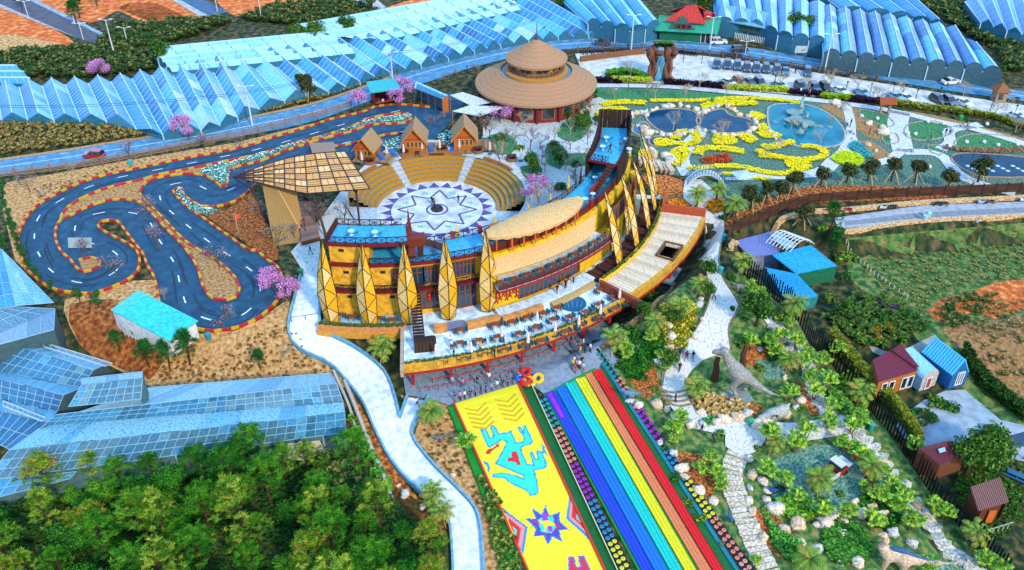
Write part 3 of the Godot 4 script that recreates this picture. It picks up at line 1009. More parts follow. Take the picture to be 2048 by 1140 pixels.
func fin(par: Node, a: float, r_low: float, r_top: float, y0: float, y1: float, wide: float, seed_n: int, bulge := 1.0):
	var frame := mat("4a3420",0.8)
	var gold := [mat("fcc812",0.7,"bamboo",2.5, {"k": 0.8}), mat("ffd024",0.7,"bamboo",2.5, {"k": 0.8})]
	var pale := [mat("f4dc98",0.75,"bamboo",2.5, {"k": 0.8}), mat("f8e8b8",0.75,"bamboo",2.5, {"k": 0.8})]
	var n := 4
	var ridge := []
	var left := []
	var right := []
	var half := func(t: float): return wide * (0.62 + 0.38 * sin(PI * minf(1.0, (t + 0.12) * 0.86))) * (1.0 if t < 0.45 else pow(maxf(0.0,1.0 - (t - 0.45) / 0.55), 0.8))
	for i in n + 1:
		var t := float(i) / n
		ridge.append(pol(lerpf(r_low, r_top, t) + bulge * (0.75 + 0.9 * sin(PI * t) - (0.6 if i == n else 0.0)), a, lerpf(y0, y1, t)))
	for i in n + 2:
		var t := 0.0 if i == 0 else 1.0 if i == n + 1 else (i - 0.5) / n
		var h: float = half.call(t) / lerpf(r_low, r_top, t) * 180.0 / PI
		var rr := lerpf(r_low, r_top, t) + bulge * 0.75 * sin(PI * t)
		left.append(pol(rr, a + h, lerpf(y0, y1, t)))
		right.append(pol(rr, a - h, lerpf(y0, y1, t)))
	var o := Node3D.new()
	o.name = numbered(par, "bamboo_fin")
	par.add_child(o, true)
	var s := sh()
	for side in 2:
		var edge: Array = [left, right][side]
		var tris := []
		for i in n + 1:
			if i <= n and (ridge[mini(i, n)] - edge[i]).length() > 0.01:
				tris.append([ridge[i], edge[i], edge[i + 1]])
			if i < n:
				tris.append([ridge[i], ridge[i + 1], edge[i + 1]])
		for k in tris.size():
			var t: Array = tris[k]
			var q := sh()
			var out: Vector3 = (t[1] - t[0]).cross(t[2] - t[0])
			if out.length() < 0.02: continue
			out = out.normalized() * 0.05
			if out.dot(t[0] - V(C.x, t[0].y, C.y)) < 0: out = -out
			q.tri(t[0] + out, t[1] + out, t[2] + out)
			q.tri(t[0] - out, t[2] - out, t[1] - out)
			var light: bool = (side == 0) != (k % 4 == 1)
			piece(o, "bamboo_panel", q, (pale if light else gold)[(k + seed_n) % 2])
			s.bar(t[1] + out, t[2] + out, 0.1,0.09)
			s.bar(t[0] + out, t[1] + out, 0.085,0.08)
			s.bar(t[0] + out, t[2] + out, 0.09,0.085)
	piece(o, "fin_frame", s, frame)
func build_hall():
	var o := thing("curved_hall","large curved yellow hall with leaf-shaped bamboo fins, roof decks and thatch","building", V(C.x, 0, C.y))
	var yellow := mat("f8b830",0.85,"soft",6.0, {"k": 0.74})
	var yolk := mat("fcc814",0.85,"soft",6.0, {"k": 0.74})
	var peach := mat("eda355",0.85,"soft",6.0)
	var maroon := mat("8e1420",0.6,"soft",4.0)
	var red := mat("c0272a",0.6,"soft",4.0)
	var dark := mat("2c2430",0.7)
	var brownrail := mat("5d2a22",0.7)
	var deck := mat("32b4e0",0.55,"stain",7.0, {"spec": 0.5,"k": 0.66})
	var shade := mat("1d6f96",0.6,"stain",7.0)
	var white := mat("dceef4",0.85,"stain",9.0, {"k": 0.7})
	var frame := mat("b06420",0.6,"bamboo",2.0)
	var glass := mat("12486a",0.12,"",1.0, {"spec": 0.8})
	var thatch := mat("f0cc94",1.0,"thatch",2.2, {"relief": 6.0,"k": 0.75})
	var grey_thatch := mat("f0e8dc",1.0,"thatch",2.4, {"relief": 5.0,"k": 0.84})
	var wood := mat("5e2f28",0.8,"bamboo",2.0)
	# storeys: floor slabs and walls
	piece(o, "ground_storey_wall", arc(36.4,41.0,66.0,98.2,-0.5,4.75), yellow)
	piece(o, "ground_storey_wall", arc(36.4,43.6,4.0,66.0,-0.5,4.75), yolk)
	piece(o, "upper_storey_wall", arc(36.4,41.0,66.0,98.2,5.05,9.2), yellow)
	piece(o, "upper_storey_wall", arc(36.4,42.2,4.0,66.0,5.05,9.2), yolk)
	piece(o, "top_storey_wall", arc(36.4,41.0,90.0,98.2,9.6,12.7), yellow)
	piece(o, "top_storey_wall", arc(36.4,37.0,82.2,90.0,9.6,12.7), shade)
	piece(o, "balcony_slab", arc(36.4,42.0,66.0,98.4,4.75,5.05), maroon)
	piece(o, "balcony_slab", arc(36.4,46.0,36.0,66.0,4.75,5.05), red)
	piece(o, "balcony_floor", arc(42.2,45.8,36.2,66.0,5.05,5.09), white)
	piece(o, "roof_slab", arc(36.2,41.6,3.6,98.4,9.2,9.6), maroon)
	piece(o, "roof_deck", arc(36.3,41.3,4.0,90.0,9.6,9.66), deck)
	piece(o, "top_slab", arc(36.2,41.6,82.0,98.5,12.7,13.1), maroon)
	piece(o, "top_deck", arc(36.5,41.2,82.3,98.0,13.1,13.16), deck)
	for h in [[13.1,98.5,82.1],[9.6,90.0,66.5],[5.05,98.0,66.5]]:
		rails(o, 41.4 if h[0] > 6 else 41.8, h[1], h[2], h[0], dark)
	rails(o, 41.5,66.0,10.0,9.6, brownrail, 1.3,1.1, true)
	rails(o, 45.8,66.0,36.4,5.05, brownrail, 1.3,1.1, true)
	rails(o, 36.4,98.0,83.0,13.1, dark)
	rails(o, 36.4,80.5,26.0,9.6, dark)
	for a in [78.5,71.5,64.5]:
		var q := arc(36.25,36.6, a - 0.35, a + 0.35,9.6,11.0)
		piece(o, "rail_pillar", q, red)
	for a in [60.5,54.0,48.0,42.0,37.0]:
		piece(o, "rail_pillar", arc(41.3,41.75, a - 0.35, a + 0.35,9.6,11.1), red)
	# sloping striped end rail of the top deck
	for k in 12:
		var q := sh()
		var r := lerpf(36.4,41.4, k / 11.0)
		q.bar(pol(r, 98.3,13.1), pol(r, 98.3,14.3), 0.16)
		piece(o, "end_slat", q, wood)
	# windows and doors of the left facade
	windows(o, 41.0,85.9,84.5,5.6,8.4,3, frame, glass)
	windows(o, 41.0,81.9,79.4,5.1,8.5,2, frame, glass)
	windows(o, 41.0,79.4,76.3,5.7,8.5,4, frame, glass)
	windows(o, 41.0,74.3,68.6,5.9,8.6,7, frame, glass)
	windows(o, 41.0,80.1,76.5,0.9,4.0,4, frame, glass)
	windows(o, 41.0,74.5,68.4,0.1,4.2,5, frame, glass)
	for w in [[96.2,95.1,11.4],[95.8,94.6,7.6],[95.6,94.6,3.2],[88.2,87.1,7.7],[86.7,85.6,3.2],[85.3,84.3,3.2]]:
		var q := arc(40.95,41.05, w[1], w[0], w[2], w[2] + 0.5)
		var slit := piece(o, "slit_window", q, mat("5d4a30",0.8))
		q = sh()
		ring_box(q, C, 41.05,41.07, w[1] + 0.12, w[0] - 0.12, w[2] + 0.1, w[2] + 0.4)
		piece(slit, "pane", q, mat("2a2018",0.6))
	# right facade: mural wall, glazed doors, upper windows below the thatched eave
	windows(o, 43.6,60.2,44.0,0.95,4.4,14, frame, glass)
	windows(o, 42.2,63.0,58.5,5.4,6.9,4, frame, glass)
	windows(o, 42.2,56.5,49.0,5.4,6.9,6, frame, glass)
	windows(o, 42.2,46.5,41.0,5.4,6.9,4, frame, glass)
	windows(o, 43.6,34.0,8.0,5.4,8.4,16, frame, glass)
	for k in 7:
		var a := 65.3 - k * 0.75
		var q := sh()
		var y := 2.0 + (k % 3) * 0.45
		var lean := 0.25 * sin(k * 2.1)
		q.bar(pol(43.66, a, y), pol(43.66, a + lean, y + 0.75), 0.24)
		q.bar(pol(43.66, a, y), pol(43.66, a - 0.35, y - 0.7), 0.17)
		q.bar(pol(43.66, a, y), pol(43.66, a + 0.35, y - 0.6), 0.165)
		q.bar(pol(43.66, a + lean, y + 0.6), pol(43.66, a + lean + 0.45, y + 0.9), 0.13)
		q.bar(pol(43.66, a + lean, y + 0.62), pol(43.66, a + lean - 0.4, y + 0.25), 0.125)
		q.box(pol(43.66, a + lean, y + 0.98), V(0.26,0.28,0.2))
		piece(o, "mural_dancer", q, red)
	# thatched eave over the balcony, and the leaf-shaped thatched roof on the deck
	var s := sh()
	for k in 15:
		var t := lerpf(66.5,36.0, k / 15.0)
		var u := lerpf(66.5,36.0, (k + 1) / 15.0)
		var f := func(a: float): return clampf((a - 35.0) / 6.0,0.12,1.0)
		var ft: float = f.call(t)
		var fu: float = f.call(u)
		s.block([pol(41.62, t, 8.5), pol(41.62 + 2.6 * ft, t, 8.5 - 1.7 * ft), pol(41.62 + 2.6 * fu, u, 8.5 - 1.7 * fu), pol(41.62, u, 8.5),
			pol(41.62, t, 9.0), pol(41.62 + 2.75 * ft, t, 8.8 - 1.7 * ft), pol(41.62 + 2.75 * fu, u, 8.8 - 1.7 * fu), pol(41.62, u, 9.0)])
	piece(o, "thatched_eave", s, thatch)
	s = sh()
	var rows := []
	for k in 25:
		var t := k / 24.0
		var a := lerpf(66.8,40.2, t)
		var w := 2.9 * pow(sin(PI * clampf(t, 0.012,0.988)), 0.55)
		var row := []
		for j in 9:
			var x := j / 8.0 * 2.0 - 1.0
			row.append(pol(41.2 + x * w, a, 12.4 + 0.9 * (1.0 - x * x) * sin(PI * t) + 0.1 * sin(j * 7.0 + k * 3.0)))
		rows.append(row)
	for k in 24:
		for j in 8:
			var p := [rows[k][j], rows[k][j + 1], rows[k + 1][j + 1], rows[k + 1][j]]
			s.quad(p[0], p[1], p[2], p[3])
			var d := Vector3.DOWN * 0.45
			s.quad(p[3] + d, p[2] + d, p[1] + d, p[0] + d)
		for j in [0,8]:
			s.quad(rows[k][j], rows[k + 1][j], rows[k + 1][j] + Vector3.DOWN * 0.45, rows[k][j] + Vector3.DOWN * 0.45)
	piece(o, "leaf_roof", s, thatch)
	for k in 9:
		var q := sh()
		var a := 64.0 - k * 2.7
		q.bar(pol(43.0 if k > 0 and k < 8 else 41.8, a, 9.6), pol(43.0 if k > 0 and k < 8 else 41.8, a, 12.5), 0.22)
		piece(o, "roof_post", q, mat("d8722a",0.7))
	piece(o, "deck_bar_wall", arc(38.8,39.2,44.0,64.0,9.66,12.3), mat("c98a2a",0.8,"bamboo",3.0))
	# fins
	var i := 0
	for a in [98.4,90.8,83.0,75.2,67.0]:
		fin(o, a, 43.2,42.6,0.3,14.2,1.42, i)
		i += 1
	for a in [36.0,28.2,20.4,12.6,5.5]:
		fin(o, a, 47.2,43.2,0.6,13.4,1.15, i, 0.6)
		i += 1
	for a in [32.0,24.2,16.4]:
		fin(o, a, 44.2,42.6,0.6,8.0,0.7, i, 0.4)
		i += 1
	for a in [70.0,60.0,50.0,42.0,34.0,27.0]:
		var q := sh()
		var h := 11.8 if a > 40 else 13.0
		q.block([pol(35.8, a - 0.9,0), pol(36.1, a - 0.9,0), pol(36.1, a + 0.9,0), pol(35.8, a + 0.9,0), pol(35.9, a - 0.9,8.5), pol(36.1, a - 0.9,8.5), pol(36.1, a + 0.9,8.5), pol(35.9, a + 0.9,8.5)])
		q.block([pol(35.9, a - 0.9,8.5), pol(36.1, a - 0.9,8.5), pol(36.1, a + 0.9,8.5), pol(35.9, a + 0.9,8.5), pol(36.0, a - 0.05, h), pol(36.05, a - 0.05, h), pol(36.05, a + 0.05, h), pol(36.0, a + 0.05, h)])
		piece(o, "rear_fin", q, [yolk, wood][int(a) % 2])
	# red spire and curved stair between the top deck and the roof deck
	s = sh()
	s.block([pol(37.0,82.2,9.6), pol(40.6,82.2,9.6), pol(40.6,80.6,9.6), pol(37.0,80.6,9.6), pol(37.3,82.0,13.2), pol(38.6,82.0,13.2), pol(38.6,81.0,13.2), pol(37.3,81.0,13.2)])
	s.block([pol(37.3,82.0,13.2), pol(38.6,82.0,13.2), pol(38.6,81.0,13.2), pol(37.3,81.0,13.2), pol(37.6,81.6,16.4), pol(37.75,81.6,16.4), pol(37.75,81.5,16.4), pol(37.6,81.5,16.4)])
	piece(o, "stair_spire", s, mat("7a241c",0.7,"bamboo",3.0))
	piece(o, "stair_bridge", arc(38.6,40.4,78.4,82.0,11.6,12.9), mat("8a3a1c",0.75,"bamboo",2.0))
	for k in 8:
		var q := arc(38.2 - k * 0.12,40.0 - k * 0.12,78.4 - k * 0.55 - 0.55,78.4 - k * 0.55,11.3 - k * 0.24,11.5 - k * 0.24)
		piece(o, "stair_step", q, wood)
	piece(o, "stair_pillar", br(pol(39.6,79.6,9.6), pol(39.6,79.6,11.6), 0.8), wood)
	# far end: raised deck between dark slatted side walls
	var side := mat("3a2622",0.8,"bamboo",3.0)
	piece(o, "tower_slab", arc(36.4,41.4,3.8,24.0,12.6,13.0), maroon)
	piece(o, "tower_deck", arc(36.7,41.1,4.2,23.8,13.0,13.06), deck)
	for k in 14:
		var a := 4.4 + k * 1.4
		var top := 16.4 - k * 0.22
		piece(o, "side_panel", arc(36.0,36.3, a, a + 1.32,0, top), side)
		piece(o, "side_panel", arc(41.5,41.8, a, a + 1.32,9.0, top - 0.6), side)
	for k in 7:
		piece(o, "end_panel", arc(36.0 + k * 0.82,36.78 + k * 0.82,3.4,3.9,0,16.4), side)
	rails(o, 39.0,24.0,23.9,13.0, dark, 1.2)
	s = sh()
	for k in 5:
		var a := pol(36.9 + k * 0.65,24.0,13.0)
		var b := pol(37.55 + k * 0.65,24.0,13.0)
		s = sh()
		s.bar(a, a + UP * 1.1,0.1)
		s.bar(a + UP * 1.1, b + UP * 1.1,0.1)
		s.bar(a + UP * 0.1, b + UP * 1.05,0.07)
		s.bar(b + UP * 0.1, a + UP * 1.05,0.065)
		piece(o, "railing_bay", s, dark)
	for k in 9:
		var q := arc(39.9 - k * 0.08,41.1 - k * 0.08,24.0 + k * 0.9,24.9 + k * 0.9,12.5 - k * 0.32,12.75 - k * 0.32)
		piece(o, "stair_step", q, wood)
	piece(o, "stair_side", arc(39.6,39.8,24.0,33.0,9.7,11.2), mat("a5401c",0.7,"bamboo",2.0))
	# ground level: wing terrace on the left with its planter
	piece(o, "wing_floor", arc(41.0,44.0,83.6,100.5,-0.6,0.06), mat("a8d8ea",0.85,"stain",8.0))
	piece(o, "wing_planter", arc(44.0,44.9,83.8,100.6,-0.2,0.75), mat("e59a5a",0.85,"stain",5.0))
	piece(o, "wing_band", arc(43.8,45.1,83.6,100.8,-1.3,-0.2), mat("eda83c",0.85,"stain",5.0))
	piece(o, "wing_base_wall", arc(40.0,43.0,83.0,99.0,-5.0,-1.3), mat("9cb4c0",0.85,"stain",4.0))
	for k in 4:
		var q := sh()
		q.bar(pol(44.6,85.0 + k * 4.2,-4.5), pol(44.6,85.0 + k * 4.2,-1.3), 0.4)
		piece(o, "support_post", q, maroon)
	# front terrace
	s = sh()
	for k in 20:
		var t := lerpf(84.2,44.4, k / 20.0)
		var u := lerpf(84.2,44.4, (k + 1) / 20.0)
		s.block([pol(41, t, -0.6), pol(rim_r(t) - 0.5, t, -0.6), pol(rim_r(u) - 0.5, u, -0.6), pol(41, u, -0.6), pol(41, t, 0.0), pol(rim_r(t) - 0.5, t, 0.0), pol(rim_r(u) - 0.5, u, 0.0), pol(41, u, 0.0)])
	piece(o, "terrace_floor", s, mat("dcf2fa",0.8,"soft",10.0, {"k": 0.86}))
	s = sh()
	rim_arc(s, 0.55,0.0,84.3,13.5,-0.7,0.85)
	piece(o, "terrace_parapet", s, mat("f4b83a",0.85,"soft",6.0))
	s = sh()
	rim_arc(s, 0.5,-0.12,84.3,13.5,-1.05,-0.7)
	piece(o, "terrace_edge_beam", s, red)
	s = arc(45.0,54.6,84.25,84.7,-0.7,0.7)
	piece(o, "terrace_side_wall", s, mat("c8b0a0",0.85,"stain",5.0))
	s = arc(44.2,46.6,43.5,66.0,-0.4,0.9)
	piece(o, "upper_strip", s, white)
	for w in [[78.6,76.2,45.6, peach], [72.5,66.2,46.0, peach], [66.0,57.6,46.7, peach], [55.5,44.6,46.7, mat("d8b878",0.9,"stain",3.0)]]:
		piece(o, "planter_box", arc(w[2], w[2] + 0.8, w[1], w[0], -0.1,1.25 if w[0] > 56 else 0.75), w[3])
	for k in 3:
		piece(o, "entrance_step", arc(45.0 + k * 0.4,45.4 + k * 0.4,72.6,76.1,-0.1,0.75 - k * 0.2), mat("8d8fb0",0.85,"soft",3.0))
	# blue painted disc on the terrace
	var mid := spot(1145,607,0.0)
	s = sh()
	ring_box(s, Vector2(mid.x, mid.z), 0.0,2.15,0,360,-0.01,0.03,12.0)
	piece(o, "blue_disc", s, mat("1f6f9c",0.4,"stain",3.0))
	for k in 5:
		piece(o, "disc_line", br(mid + V(-1.6 + k * 0.8,0.035,-1.3 + 0.2 * k), mid + V(-1.2 + k * 0.6,0.035,1.3 - 0.1 * k), 0.07,0.02), mat("7fb4cc",0.5))
	# outer stair of dark wood and its landing box
	var plum := mat("43304a",0.75,"bamboo",2.0)
	for k in 15:
		piece(o, "outer_stair_step", arc(42.0 + k * 0.36,42.42 + k * 0.36,80.55,82.3,4.7 - k * 0.3,4.85 - k * 0.3), plum)
	for a in [80.5,82.35]:
		s = sh()
		s.bar(pol(42.0, a, 5.9), pol(47.4, a, 1.5), 0.1)
		s.bar(pol(42.0, a, 4.6), pol(47.4, a, 0.3), 0.16,0.3)
		piece(o, "stair_string", s, dark)
	s = arc(47.3,49.6,78.8,82.4,0.0,0.5)
	piece(o, "landing_box", s, plum)
	piece(o, "landing_box", arc(49.6,50.4,78.8,82.4,0.0,2.2), mat("33272f",0.75,"bamboo",2.0))
	for k in 6:
		piece(o, "landing_slat", arc(50.4,50.46,78.8 + k * 0.6,79.25 + k * 0.6,0.1,2.1), mat("544030",0.8,"bamboo",2.0))
	# right: dark timber benches between fins and roof, and the pale thatched lower roof with its square opening
	for k in 22:
		var a := 43.5 - k * 1.65
		piece(o, "timber_bench", arc(44.6,48.0, a - 1.05, a, 0.2,0.9 - 0.25 * (k % 2)), [wood, mat("6b3a30",0.8,"bamboo",2.0), mat("4c2f3a",0.8,"bamboo",2.0)][k % 3])
	piece(o, "inner_floor", arc(43.6,48.3,5.0,44.0,-0.5,0.12), white)
	for k in 44:   # thatch laid in courses, each a little uneven
		s = sh()
		var t := lerpf(44.2,13.8, k / 44.0)
		var u := lerpf(44.2,13.8, (k + 1) / 44.0)
		var cuts := [[48.6, rim_r(t) - 0.6, rim_r(u) - 0.6]]
		if t < 30.3 and t > 25.6:
			cuts = [[48.6,51.4,51.4],[54.2, rim_r(t) - 0.6, rim_r(u) - 0.6]]
		for q in cuts:
			s = sh()
			var n := int((q[1] - q[0]) / 0.55) + 1
			for j in n:
				var r0 := lerpf(q[0], q[1], float(j) / n)
				var r1 := lerpf(q[0], q[1], (j + 1.0) / n)
				var v0 := lerpf(q[0], q[2], float(j) / n)
				var v1 := lerpf(q[0], q[2], (j + 1.0) / n)
				var h := 1.0 + rng.randf_range(-0.04,0.04)
				s.block([pol(r0, t, 0.55), pol(r1, t, 0.55), pol(v1, u, 0.55), pol(v0, u, 0.55), pol(r0, t, h + 0.04), pol(r1, t, h + 0.04), pol(v1, u, h - 0.05), pol(v0, u, h - 0.05)])
			piece(o, "thatch_course", s, [grey_thatch, mat("f6f0e6",1.0,"thatch",2.4, {"k": 0.84}), mat("e4dac8",1.0,"thatch",2.0, {"k": 0.82})][(k * 5 + k / 3) % 3])
	piece(o, "roof_opening_floor", arc(51.0,54.6,25.0,30.8,-3.6,-3.4), mat("9aa4ac",0.85,"stain",4.0))
	for q in [arc(51.2,51.45,25.0,30.4,0.5,1.25), arc(54.15,54.4,25.0,30.4,0.5,1.25), arc(51.2,54.4,30.2,30.45,0.5,1.25), arc(51.2,54.4,25.0,25.25,0.5,1.25)]:
		piece(o, "roof_opening_frame", q, mat("8a5f38",0.8,"bamboo",2.0))
	for k in 5:
		piece(o, "roof_opening_stair", arc(51.6 + k * 0.5,52.0 + k * 0.5,26.0,28.5,-2.8 + k * 0.5,-2.6 + k * 0.5), wood)
	piece(o, "roof_inner_band", arc(48.0,48.55,8.0,44.4,0.0,1.7), mat("f8c830",0.9,"soft",4.0, {"k": 0.8}))
	var brick := mat("c2562e",0.85,"stain",4.0)
	piece(o, "roof_end_wall", arc(48.5,56.2,13.0,13.6,0.0,2.3), brick)
	piece(o, "roof_end_wall", arc(48.5,49.0,6.8,13.0,0.0,2.3), brick)
	piece(o, "roof_end_wall", arc(48.5,56.6,44.3,44.9,0.0,1.7), mat("9c4a34",0.85,"stain",4.0))
	# under the terrace: floor slab edge, dark back wall and red columns
	piece(o, "undercroft_wall", arc(45.0,46.5,14.0,84.0,-5.0,-0.6), mat("a0aab0",0.9,"stain",5.0))
	for k in 12:
		var a := 83.0 - k * 6.0
		s = sh()
		var r := rim_r(a) - 1.0
		s.bar(pol(r, a, -4.4), pol(r, a, -1.0), 0.42)
		piece(o, "terrace_column", s, red)
	# grassy tops of the planters
	for w in [[44.1,44.8,84.0,100.4,0.7],[rim_r(70) - 0.5, rim_r(70) - 0.1,50.0,84.0,0.85],[48.05,48.5,10.0,44.0,1.65]]:
		var spots := []
		for k in 420:
			var a := rng.randf_range(w[2], w[3])
			var r := rng.randf_range(w[0], w[1])
			if w[0] > 50: r = rim_r(a) - rng.randf_range(0.08,0.5)
			spots.append(Transform3D(Basis(UP, rng.randf() * TAU).scaled(Vector3.ONE * rng.randf_range(0.35,0.65)), pol(r, a, w[4]) - V(C.x, 0, C.y)))
		many(o, "planter_grass", tuft(["4a6a2a","7a8a3a","2f4a22"], 0.22,0.3), leafy(), spots)
	# platform at the head of the slides
	var apron := way("806,752 812,792 862,802 905,814 1030,774 1070,776 1090,792 1215,747 1245,718 1300,688")
	for k in 19:
		var p := pol(47.5,46.0 + k * 2.1,0)
		apron.append(p)
	sheet("platform_paving", apron, mat("8f9fae",0.85,"stain",8.0), 0.22)
# ---------- the thatched rotunda ----------
func build_rotunda():
	var mid := spot(1072,163,4.6)
	var c := Vector2(mid.x, mid.z)
	var o := thing("thatched_rotunda","round two-tier building with broad conical thatched roofs and a spire","building", V(c.x, 0, c.y))
	var thatch := mat("cca486",1.0,"thatch",2.2, {"relief": 5.0,"k": 0.68})
	var s := sh()
	s.lathe(O3, [Vector2(12.0,0), Vector2(12.0,4.2)], 40)
	local(o, "ground_storey_wall", s.made(), mat("8a3030",0.8,"stain",5.0))
	for k in 16:
		var t := TAU * k / 16.0
		var q := sh()
		q.bar(V(cos(t) * 12.5,0, sin(t) * 12.5), V(cos(t) * 12.5,4.4, sin(t) * 12.5), 0.35)
		local(o, "column", q.made(), mat("6a2424",0.7))
		if sin(t) > -0.2:
			q = sh()
			ring_box(q, Vector2.ZERO, 12.01,12.1, rad_to_deg(t) + 4, rad_to_deg(t) + 18,0.9,3.4)
			var w := local(o, "window", q.made(), mat("a86a30",0.7))
			q = sh()
			ring_box(q, Vector2.ZERO, 12.1,12.13, rad_to_deg(t) + 5, rad_to_deg(t) + 17,1.05,3.25)
			local(w, "pane", q.made(), mat("27303c",0.15,"",1.0, {"spec": 0.8}))
	local(o, "lower_roof", lt(O3, courses([Vector2(12.4,4.0), Vector2(13.45,4.1)], Vector2(13.5,4.6), Vector2(7.9,7.4), 15) + [Vector2(7.8,6.9)], 64).made(), thatch)
	local(o, "gutter_ring", lt(O3, [Vector2(7.8,7.0), Vector2(7.0,7.0)], 48).made(), mat("3a9cc4",0.5,"stain",4.0))
	local(o, "balcony_ring", lt(O3, [Vector2(7.0,6.9), Vector2(7.0,7.5), Vector2(6.0,7.7), Vector2(5.2,7.7)], 48).made(), mat("e0a650",0.9,"thatch",2.0))
	local(o, "upper_storey_wall", lt(O3, [Vector2(4.9,7.6), Vector2(4.9,10.4)], 32).made(), mat("e8a824",0.8,"soft",4.0))
	for k in 24:
		var t := 15.0 * k
		var q := sh()
		ring_box(q, Vector2.ZERO, 4.9,5.0, t + 1.0, t + 13.0,8.2,10.0)
		var w := local(o, "window", q.made(), mat("7a4a1c",0.7))
		q = sh()
		ring_box(q, Vector2.ZERO, 5.0,5.03, t + 2.0, t + 12.0,8.35,9.85)
		local(w, "pane", q.made(), [mat("f2b92a",0.3), mat("1c4a70",0.15,"",1.0, {"spec": 0.8}), mat("1c4a70",0.15,"",1.0, {"spec": 0.8})][(k * 7) % 3])
	for k in 36:
		var t := TAU * k / 36.0
		var u := TAU * (k + 1) / 36.0
		var q := sh()
		var a := V(cos(t) * 6.1,7.7, sin(t) * 6.1)
		var b := V(cos(u) * 6.1,7.7, sin(u) * 6.1)
		q.bar(a, a + UP, 0.1)
		q.bar(a + UP, b + UP, 0.09)
		q.bar(a + UP * 0.15, b + UP * 0.95,0.06)
		q.bar(b + UP * 0.15, a + UP * 0.95,0.055)
		local(o, "railing_bay", q.made(), mat("5a4a6a",0.7))
	local(o, "upper_roof", lt(O3, courses([Vector2(5.2,10.0), Vector2(6.7,9.7)], Vector2(6.8,10.2), Vector2(0.4,14.0), 16) + [Vector2(0.0,14.1)], 48).made(), thatch)
	local(o, "spire", lt(O3, [Vector2(0.24,13.9), Vector2(0.12,15.4), Vector2(0.07,17.8), Vector2(0,18.0)], 8).made(), mat("6a4048",0.6))
func courses(start: Array, a: Vector2, b: Vector2, n: int) -> Array:   # stepped layers of thatch from eave to top
	for k in n:
		var p := a.lerp(b, float(k) / n)
		start.append(p)
		start.append(p + Vector2(-0.03,0.1 + 0.05 * sin(k * 2.3)))
	start.append(b)
	return start
# ---------- slides ----------
func strip_way(xa: float, xb: float, y0: float, y1 := 1250.0, n := 26) -> PackedVector3Array:
	var out := PackedVector3Array()
	for k in n + 1:
		var y := lerpf(y0, y1, float(k) / n)
		out.append(ground(xa + (xb - xa) * (y - 850.0) / 290.0, y))
	return out
func strip(par: Node, called: String, l: PackedVector3Array, r: PackedVector3Array, up: float, thick: float, m: Material, label := "", dish := 0.0):
	var s := sh()
	var cols := 5 if dish != 0.0 else 2
	var u := UP
	for i in l.size() - 1:
		for j in cols - 1:
			var a := float(j) / (cols - 1)
			var b := float(j + 1) / (cols - 1)
			var da := -dish * (1.0 - pow(2.0 * a - 1.0,2))
			var db := -dish * (1.0 - pow(2.0 * b - 1.0,2))
			s.quad(l[i].lerp(r[i], a) + u * (up + da), l[i].lerp(r[i], b) + u * (up + db), l[i + 1].lerp(r[i + 1], b) + u * (up + db), l[i + 1].lerp(r[i + 1], a) + u * (up + da))
		for e in [l, r]:
			s.quad(e[i] + u * up, e[i + 1] + u * up, e[i + 1] + u * (up - thick), e[i] + u * (up - thick))
	s.quad(l[0] + u * up, r[0] + u * up, r[0] + u * (up - thick), l[0] + u * (up - thick))
	piece(par, called, s, m, label, dish != 0.0)
